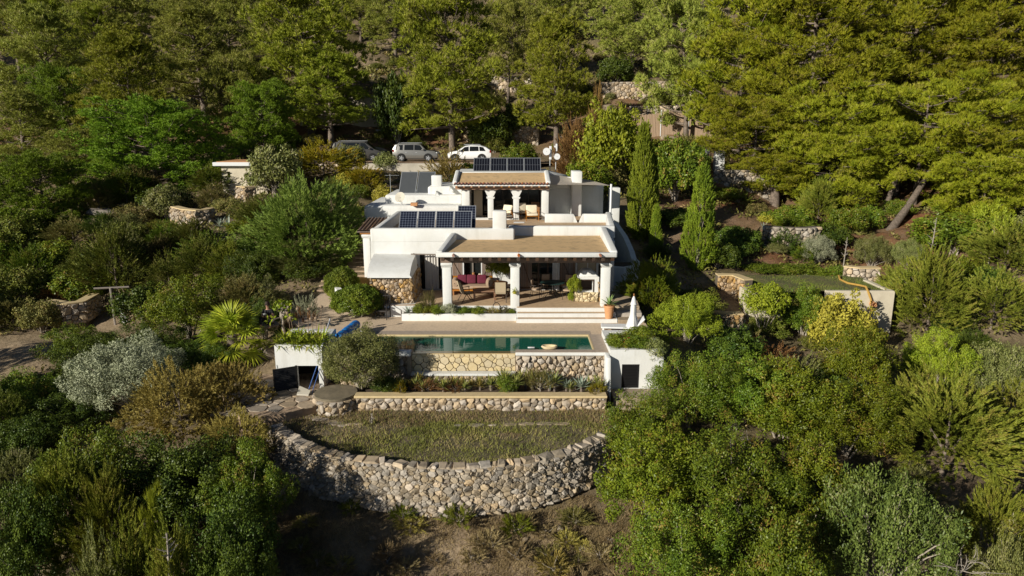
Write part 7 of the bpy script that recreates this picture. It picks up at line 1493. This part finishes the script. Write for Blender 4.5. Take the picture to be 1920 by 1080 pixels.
def branches(label, px, py, Y, seed, n_=9, L_=1.0):
    g = rng(seed); P_ = at(px, py, Y); t = wthing('dead_branch', label, 'dead branch', P_); ln = []
    for i in range(n_):
        d = unit(np.array([g.normal()*.8, g.normal()*.4, abs(g.normal())*.6+.25])); e = np.array(P_) + d*L_*g.uniform(.5, 1.1); ln.append((bez(np.array(P_), np.array(P_)+d*L_*.4+np.array([0, 0, -.1]), e, 6), np.linspace(.016, .004, 6)))
        for k in range(3): q = np.array(P_)+d*L_*g.uniform(.3, .8); ln.append((bez(q, q+d*.15, q+d*.25+g.normal(size=3)*.15, 4), np.linspace(.012, .004, 4)))
    part('twigs', tube_mesh(ln, 'twigs', 'snag'), t)
branches('spray of bare pale twigs beside the curved wall foot', 510, 955, 18.9, 1, 10, .9); branches('bare pale twigs at the bottom right edge', 1805, 1070, 15.6, 3, 7, .6); branches('dead twigs in the bushy tree behind the right foreground', 1405, 850, 20.5, 5, 10, .6)
# ------------------------------------------------------------------ palm, agaves, aloes, potted and bed plants
def leaflet(L_, W_, fold=.15, k=4, droop=.3):
    V = []; F = []
    for i in range(k+1):
        t = i/k; w_ = W_*(1-t)**.7*(.5+.5*min(1, t*4))*.5; z = -droop*t*t*L_; V += [(-w_, t*L_, z+w_*fold), (0, t*L_, z), (w_, t*L_, z+w_*fold)]
    for i in range(k):
        for s in (0, 1): F.append((3*i+s, 3*i+s+1, 3*i+4+s, 3*i+3+s))
    return V, F
def frond_mesh(seed):
    g = rng(seed); V = []; F = []; n_ = 26
    def add(v, f): b = len(V); V.extend(v); F.extend(tuple(x+b for x in q) for q in f)
    pl = 1.0
    pet = [(-.02, 0, 0), (.02, 0, 0), (.015, pl, .0), (-.015, pl, 0), (0, 0, -.03), (0, pl, -.02)]; add(pet, [(0, 1, 2, 3), (0, 3, 5, 4), (1, 4, 5, 2)])
    for i in range(n_):
        a = R(-105 + 210*i/(n_-1)); v, f = leaflet(g.uniform(.8, 1.0), .125, .2, 4, .25+.2*g.random()); m = Matrix.Translation((0, pl, 0)) @ Matrix.Rotation(-a, 4, 'Z') @ Matrix.Rotation(R(g.uniform(-4, 10)), 4, 'X')
        add([tuple(m @ Vector(p)) for p in v], f)
    me = bpy.data.meshes.new('frond'); me.from_pydata(V, [], F); me.materials.append(M['palm']); return me
fm_ = [frond_mesh(i) for i in range(3)]
P_ = at(440, 690, 29.0); z_ = at(440, 640, 29).z
pt = thing('fan_palm', 'young fan palm with large yellow green fronds left of the pool store', 'palm', (P_.x, 29.0, P_.z-.1))
hgt = z_ - P_.z + .4
MB().lathe([(.26, -.3), (.24, hgt*.5), (.2, hgt)], n=10).build('trunk', 'bark', pt, True)
g_ = rng(4)
for i in range(30):
    az = i*2.39996; el = R(78 - 100*(i/29)**1.1); s = g_.uniform(.75, .95)*(1.0 if i > 6 else .9)
    o = part('frond', fm_[i % 3], pt, (0, 0, hgt-.05-.012*i), (0, 0, 0), (s, s, s)); o.rotation_euler = (Matrix.Rotation(az, 3, 'Z') @ Matrix.Rotation(el, 3, 'X') @ Matrix.Rotation(g_.normal()*.15, 3, 'Y')).to_euler()
for i in range(16):
    a = i*.42; o = part('dead_frond', fm_[i % 3], pt, (0, 0, hgt-.5), (0, 0, 0), (.5, .6, .5)); o.rotation_euler = (Matrix.Rotation(a*2.4, 3, 'Z') @ Matrix.Rotation(R(-72), 3, 'X')).to_euler(); o.material_slots[0].link = 'OBJECT'; o.material_slots[0].material = M['goldjuniper']
def rosette(t, n_, L_, W_, m, up0=75, up1=10, loc=(0, 0, 0), seed=0, droop=.15, nm='leaf', curl=.2):
    g = rng(seed); v, f = leaflet(L_, W_, curl, 4, droop); me = bpy.data.meshes.new(nm); me.from_pydata(v, [], f); me.materials.append(M[m])
    for i in range(n_):
        o = part(nm, me, t, loc, (0, 0, 0), (1, 1, 1)); s = g.uniform(.75, 1.1); o.scale = (s, s, s); el = up0 + (up1-up0)*(i/max(1, n_-1)); o.rotation_euler = (Matrix.Rotation(i*2.39996, 3, 'Z') @ Matrix.Rotation(R(el), 3, 'X')).to_euler()
def rosette_mesh(nm, n_, L_, W_, m, up0, up1, seed, droop=.2):
    g = rng(seed); V = []; F = []
    for i in range(n_):
        v, f = leaflet(L_*g.uniform(.7, 1.1), W_, .25, 3, droop); el = up0 + (up1-up0)*(i/max(1, n_-1)); mm = Matrix.Rotation(i*2.39996+g.normal()*.2, 4, 'Z') @ Matrix.Rotation(R(el+g.normal()*6), 4, 'X'); b = len(V); V += [tuple(mm @ Vector(p)) for p in v]; F += [tuple(x+b for x in q) for q in f]
    me = bpy.data.meshes.new(nm); me.from_pydata(V, [], F); me.materials.append(M[m]); return me
# agave in its pot at the steps
P_ = Vector((4.45, 30.72, .185)); ap = thing('potted_agave', 'green agave in a terracotta pot on the right end of the steps', 'potted plant', P_); pot_(ap, .24, .62); rosette(ap, 22, .55, .13, 'agave', 80, 12, (0, 0, .62), 2)
# young tree in the big pot
P_ = Vector((-.62, 33.9, PF+.004)); bp2 = thing('potted_tree', 'bright green bushy plant in a big terracotta pot by the porch wall', 'potted plant', P_); pot_(bp2, .38, .62)
p = PROTO['small_tree']; s = 1.5/p.w; part('foliage', p.crown, bp2, (0, 0, .3), (0, 0, 1), (s*.98, s*.9, .52)); part('trunk', p.trunk, bp2, (0, 0, .4), (0, 0, 1), (.3, .3, .5))
# topiary ball beside the oven
P_ = Vector((2.98, 32.3, PF+.004)); tp = thing('topiary_ball', 'yellow green leafy ball plant beside the outdoor oven', 'potted plant', P_); p = PROTO['citrus']; s = .78/p.w; c = part('foliage', p.crown, tp, (0, 0, .42), (0, 0, 0), (s, s, .55)); c.material_slots[0].link = 'OBJECT'; c.material_slots[0].material = M['lime']; c = part('trailing_stem', PROTO['citrus'].crown, tp, (-.15, 0, -.02), (0, 0, 2), (.13, .13, .38)); c.material_slots[0].link = 'OBJECT'; c.material_slots[0].material = M['lime']
P_ = Vector((.12, 31.28, 1.28)); hp = thing('hanging_plant', 'small yellow green plant hanging on the middle porch column', 'potted plant', P_); MB().lathe([(.06, -.08), (.1, .04), (.09, .04), (.01, 0)], n=12).build('pot', 'yellowleaf', hp, True); part('foliage', rosette_mesh('foliage', 16, .24, .05, 'lime', 80, -20, 5, .5), hp, (0, 0, .03))
# iron hoop ornament in the planter
P_ = Vector((-.72, 31.3, .3)); ho = thing('hoop_ornament', 'rusty coil of dark wire standing in the white planter', 'ornament', P_); MB().tube([(.17*math.cos(a), .02*math.sin(3*a), .22+.26*math.sin(a)) for a in np.linspace(0, 6.283, 20)], .018, 5).tube([(.32+.12*math.cos(a), .03, .14+.12*math.sin(a)) for a in np.linspace(0, 6.283, 14)], .03, 5).build('coil', 'iron', ho, True)
# plants in the white planter
PLG = 'plants in the white planter'
rm1 = [rosette_mesh('foliage', 26, .38, .075, 'strap', 85, 10, i, .6) for i in range(3)]; lowm = [PROTO['shrub'].crown, PROTO['tuft'].crown]
g_ = rng(15)
P_ = Vector((-4.85, 31.2, .25)); bl = thing('agave_plant', 'blue green agave rosette at the left end of the white planter', 'agave', P_, 0, PLG); rosette(bl, 26, .42, .09, 'bluegave', 80, 10, (0, 0, .05), 3)
pl_l = ['leafy trailing bush beside the agave in the white planter', 'yellowish stalked plant behind the agave in the planter', 'trailing green plant spilling over the planter below the left column', 'pale leaved bush in front of the left porch column', 'low green plant under the sofa side of the planter', 'low plant in the middle of the white planter', 'brown tinged plant under the wire coil', 'fine leaved plant right of the wire coil', 'last green plant at the right end of the planter']
for i, (x, w_, h_, lf, kk) in enumerate(((-4.2, 1.0, .55, 'lentisk', 'shrub'), (-3.9, .9, 1.15, 'scrub', 'rosemary'), (-3.5, 1.1, .5, 'lentisk', 'shrub'), (-3.0, 1.0, .55, 'oliveleaf', 'shrub'), (-2.3, 1.0, .38, 'carob', 'shrub'), (-1.6, 1.0, .38, 'lentisk', 'shrub'), (-.9, .8, .36, 'goldjuniper', 'rosemary'), (-.4, .8, .36, 'scrub', 'rosemary'), (0, .5, .28, 'lentisk', 'shrub'))):
    p = PROTO[kk]; t = thing('bed_plant', pl_l[i], 'plant', (x, 31.28 + (.15 if i == 1 else 0), .2), i, PLG, (w_/p.w, w_/p.w*.75, h_/p.h)); part('stems', p.trunk, t); c = part('foliage', p.crown, t); c.material_slots[0].link = 'OBJECT'; c.material_slots[0].material = M[lf]
# strap-leaved plants on the left pool store, creeper on the right one
for i in range(22):
    x = -9.15 + (i % 11)*.165 + g_.normal()*.04; y = 26.15 + (i//11)*.55 + g_.normal()*.1; t = thing('agapanthus', 'clump of strap leaves hanging over the edge of the left pool store roof', 'plant', (x, y, .38), g_.uniform(0, 6), 'strap leaved plants on the pool store roof', g_.uniform(1.2, 1.6)); part('leaves', rm1[i % 3], t)
sd = MB().lathe([(.01, -.06), (.05, -.03), (.065, 0), (.05, .04), (.01, .06)], n=8).mesh('seed_head', 'reed', True)
for i, (px, h_) in enumerate(((545, 1.0), (561, 1.1), (578, 1.0), (588, .75), (594, .7), (602, 1.1), (550, .8))):
    P_ = at(px, 622, 27.3 + (i % 3)*.3); t = thing('seed_stalk', 'dry agapanthus stalk with a round seed head above the left pool store', 'plant', (P_.x, P_.y, .35), 0, 'dry seed stalks'); MB().tube([(0, 0, 0), (.03*(i % 3-1), 0, h_*.55), (.08*(i % 3-1), 0, h_)], .012, 5).build('stalk', 'reed', t); part('seed_head', sd, t, (.08*(i % 3-1), 0, h_), (0, 0, 0), (1.15, 1.15, 1.15))
cr_l = ['creeper with red flowers at the left of the right pool store roof', 'green creeper in the middle of the right pool store roof', 'creeper falling over the right corner of the right pool store', 'creeper behind the sun lounger on the store roof']
for i, (x, y, w_, h_, z) in enumerate(((4.3, 26.5, 1.2, .6, .12), (5.0, 26.4, 1.2, .55, .12), (5.65, 26.2, 1.1, .9, -.25), (5.3, 27.6, 1.4, .6, .1))):
    p = PROTO['shrub']; t = thing('creeper', cr_l[i], 'plant', (x, y, z), i*1.3, 'creepers on the right pool store', (w_/p.w, w_/p.w, h_/p.h)); part('stems', p.trunk, t); c = part('foliage', p.crown, t); c.material_slots[0].link = 'OBJECT'; c.material_slots[0].material = M[('lentisk', 'carob', 'olive2', 'lentisk')[i]]
    if i == 0: fl = MB(); [fl.box(q[0]-.03, q[0]+.03, q[1]-.03, q[1]+.03, q[2]-.03, q[2]+.03) for q in ((.3, -.6, 1.1), (.5, -.5, 1.2), (.2, -.7, .9), (.6, -.4, 1.2))]; fl.build('flower', 'taillight', t)
# aloe bed below the pool wall
am = [rosette_mesh('leaves', 30, .46, .06, 'aloe', 85, 12, 10+i, .15) for i in range(3)]; ag2 = rosette_mesh('leaves', 26, .5, .08, 'bluegave', 80, 12, 20, .1)
al_l = {}
for i in range(44):
    x = -5.4 + i*.205 + g_.normal()*.08; y = 24.95 + g_.random()*.75; s = g_.uniform(.75, 1.25); big = -.4 < x < 1.9
    z = -1.22 + (.25 if big else 0)*g_.random(); t = thing('aloe_plant', ('blue green' if i in (33, 35, 37, 40) else 'reddish' if -4.2 < x < -1.2 and i % 2 else 'tall green' if big else 'green') + ' spiky aloe rosette in the ' + ('left part' if x < -2.6 else 'middle' if x < .6 else 'right part') + ' of the bed below the pool wall', 'aloe', (x, y, z), g_.uniform(0, 6), 'aloes in the bed below the pool wall', s*(1.15 if big else .95)); c = part('leaves', ag2 if i in (33, 35, 37, 40) else am[i % 3], t, (0, 0, .18))
    if -4.2 < x < -1.2 and i % 2: c.material_slots[0].link = 'OBJECT'; c.material_slots[0].material = M['goldjuniper']
    MB().tube([(0, 0, -.1), (0, 0, .2)], .05, 6).build('stem', 'bark', t)
bdl = ['rusty heather like clump in the left half of the aloe bed', 'brown succulent clump in the middle of the aloe bed', 'green bush in the middle of the aloe bed', 'brown clump right of the middle in the aloe bed', 'yellow trailing plant at the right end of the aloe bed', 'yellow green trailing plant over the coping of the planter wall', 'dark green shrub under the olive at the pool wall']
for i, (x, w_, h_, lf, kk) in enumerate(((-3.3, 1.2, .5, 'brownleaf', 'tuft'), (-2.2, 1.3, .45, 'brownleaf', 'tuft'), (-.2, 1.2, .7, 'carob', 'shrub'), (1.1, 1.3, .95, 'scrub', 'rosemary'), (3.2, 1.0, .5, 'mustard', 'rosemary'), (-4.25, .8, .6, 'mustard', 'rosemary'), (-4.9, 1.3, .6, 'darkleaf', 'shrub'))):
    p = PROTO[kk]; t = thing('bed_plant', bdl[i], 'plant', (x, 25.2 - (.35 if i in (4, 5) else 0), -1.24), i, 'filler plants in the aloe bed', (w_/p.w, w_/p.w*.7, h_/p.h)); part('stems', p.trunk, t); c = part('foliage', p.crown, t); c.material_slots[0].link = 'OBJECT'; c.material_slots[0].material = M[lf]
# agaves on the slopes
for i, (px, py, Y, L_, lb) in enumerate(((412, 405, 47.5, .8, 'blue agave at the curved end of the garden wall'), (428, 418, 47, 1.0, 'large blue agave left of the huge feathery bush'), (462, 365, 52.5, .6, 'small agave in the bed under the hut'), (1368, 562, 35.8, .6, 'blue agave above the low stone wall'), (1352, 588, 34.8, .5, 'small agave beside the low stone wall'), (1432, 430, 50, .7, 'agave under the yellow leaved shrub'))):
    P_ = at(px, py, Y); t = thing('agave_plant', lb, 'agave', (P_.x, Y, h1(P_.x, Y)), 0, 'agaves in the gardens'); rosette(t, 24, L_, .14*L_, 'bluegave', 82, 14, (0, 0, .05), 30+i)
# frangipani in front of the person
fg = thing('frangipani', 'bare limbed frangipani with a few round leaves left of the pool store', 'tree', (atz(521, 630, 0).x, 29.3, -.3)); ln = []; tips = []; g_ = rng(6)
def grow(p, d, l, r, lev):
    e = p + d*l; ln.append((bez(p, p+d*l*.5+g_.normal(size=3)*.03, e, 4), np.linspace(r, r*.72, 4)))
    if lev == 0: tips.append((e, d)); return
    for k in range(2 + (lev > 2)): a = g_.normal(size=3)*.55; grow(e, unit(d*.8 + a + np.array([0, 0, .22])), l*.74, r*.7, lev-1)
grow(np.array([0, 0, 0.]), unit(np.array([-.05, 0, 1.])), .55, .075, 4)
part('trunk', tube_mesh(ln, 'trunk', 'bark_pale', 6), fg); V = []
PP = []; DD = []
for e, d in tips:
    for k in range(4): PP.append(e); DD.append(unit(d*.4 + g_.normal(size=3)*.8))
PP = np.array(PP); DD = np.array(DD); v, f = leaf_mesh(PP, DD, unit(g_.normal(size=PP.shape)+np.array([0, -.5, 1.2])), .2, .10); part('leaves', fastmesh('leaves', v, f, 'lime'), fg)

# ------------------------------------------------------------------ ground cover
def blades(name, m, P, hgt, wid, g, tilt=.45):
    D = unit(np.stack([g.normal(size=len(P))*tilt, g.normal(size=len(P))*tilt, np.ones(len(P))], 1)); V, F = needle_mesh(P, D, hgt*g.uniform(.4, 1.3, len(P)), wid, g); o = bpy.data.objects.new(name, fastmesh(name, V, F, m)); COL.objects.link(o); o['kind'] = 'stuff'; return o
g_ = rng(55)
n_ = 60000; x = g_.uniform(-10.4, 4.0, n_); y = g_.uniform(20.0, 24.45, n_); wy = np.interp(x, [p[0] for p in CWs], [p[1] for p in CWs]); ok = y > wy + .25
dens = vnoise(x*.6, y*1.1, 31) + vnoise(x*1.7, y*2.3, 32)*.5; ok &= (g_.random(n_) < .30 + 1.2*np.clip(dens+.2, 0, 1)); x, y = x[ok], y[ok]; P = np.stack([x, y, terr_z(x, y)-.01], 1)
gm = (np.abs(x+1.2) < 5.6*g_.uniform(.5, 1.1, len(x))) & (y < 23.4) & (vnoise(x*.9, y*1.3, 33) > -.3) | (g_.random(len(x)) < .2)
blades('grass', 'grass', P[gm], .13, .024, g_); blades('dry_grass', 'drygrass', P[~gm], .13, .018, g_)
n_ = 170000; x = g_.uniform(-12, 10, n_); y = g_.uniform(15.5, 20.4, n_); wy = np.interp(x, [p[0] for p in CWs], [p[1] for p in CWs]); ok = (y < wy - .35) | (np.abs(x+3.2) > 7.6); ok &= g_.random(n_) < np.clip(.5+vnoise(x*.8, y*.8, 41)*1.1+vnoise(x*2.5, y*2.5, 42)*.8, .05, 1); x, y = x[ok], y[ok]
blades('dry_grass', 'drygrass', np.stack([x, y, H(x, y)-.01], 1), .17, .015, g_, .75)
for i in range(60):
    x, y = g_.uniform(-7, 5), g_.uniform(16.6, 19.4)
    if y > np.interp(x, [p[0] for p in CWs], [p[1] for p in CWs]) - .5: continue
    p = PROTO['tuft']; s = g_.uniform(.35, .95); t = thing('dry_tussock', ['straw pale', 'olive tinged', 'straw pale', 'golden brown'][i % 4] + ' dry tussock on the bare ground below the ' + ('left part' if x < -3.5 else 'middle' if x < 1 else 'right part') + ' of the curved wall', 'plant', (x, y, h1(x, y)-.03), g_.uniform(0, 6), 'dry tussocks below the curved wall', (s, s, s*g_.uniform(.5, .9))); part('stems', p.trunk, t); c = part('leaves', p.crown, t); c.material_slots[0].link = 'OBJECT'; c.material_slots[0].material = M[['drygrass', 'scrub', 'drygrass', 'goldjuniper'][i % 4]]
for i, (px, py, Y, s, lb) in enumerate(((755, 985, 19.2, .62, 'small green bush left of centre below the curved wall'), (862, 990, 19.0, .78, 'green bush in the middle below the curved wall'), (968, 995, 18.8, .75, 'dark olive bush right of the middle below the curved wall'), (658, 968, 19.6, .5, 'little green tuft at the left below the curved wall'))):
    P_ = at(px, py, Y); p = PROTO['tuft']; t = thing('shrub', lb, 'shrub', (P_.x, Y, h1(P_.x, Y)-.03), i, 'green bushes below the curved wall', s*1.1); part('stems', p.trunk, t); c = part('foliage', p.crown, t); c.material_slots[0].link = 'OBJECT'; c.material_slots[0].material = M['juniper' if i % 2 else 'lentisk']
n_ = 8500; x = g_.uniform(-60, 60, n_); y = 24 + 95*g_.random(n_)**1.2; ok = (np.abs(x) < y*.8) & ~((x > -11) & (x < 7.5) & (y < 51)) & ~((x > -27) & (x < 10) & (y > 64.5) & (y < 77.5)) & ~((x > 12.5) & (x < 21.5) & (y > 36.5) & (y < 42)); ok &= vnoise(x*.25, y*.25, 51)+vnoise(x*.7, y*.7, 52)*.6 > -.22; ok &= ~(np.hypot(x+24.5, y-34) < 4); x, y = x[ok], y[ok]
nb = 26; idx = np.repeat(np.arange(len(x)), nb); sz = (g_.uniform(.3, .8, len(x)))[idx]; b = ball(len(idx), g_); b[:,2] = np.abs(b[:,2]); C = np.stack([x, y, H(x, y)], 1)[idx]; P = C + b*sz[:,None]*np.array([1, 1, .55])*np.cbrt(g_.random(len(idx)))[:,None]; Nn = unit(b+g_.normal(size=b.shape)*.5+np.array([0, 0, .4])); D = unit(np.cross(Nn, g_.normal(size=b.shape))+b*.4)
v, f = leaf_mesh(P, D, Nn, .22*(.5+y[idx]/60), .09*(.5+y[idx]/60)); o = bpy.data.objects.new('undergrowth', fastmesh('undergrowth', v, f, 'scrub')); COL.objects.link(o); o['kind'] = 'stuff'
n_ = 9000; x = g_.uniform(at(1395, 530, 38).x, xb, n_); y = g_.uniform(37.4, 41.5, n_); blades('lawn_grass', 'lawn', np.stack([x, y, np.full(n_, -.12)], 1), .09, .02, g_)
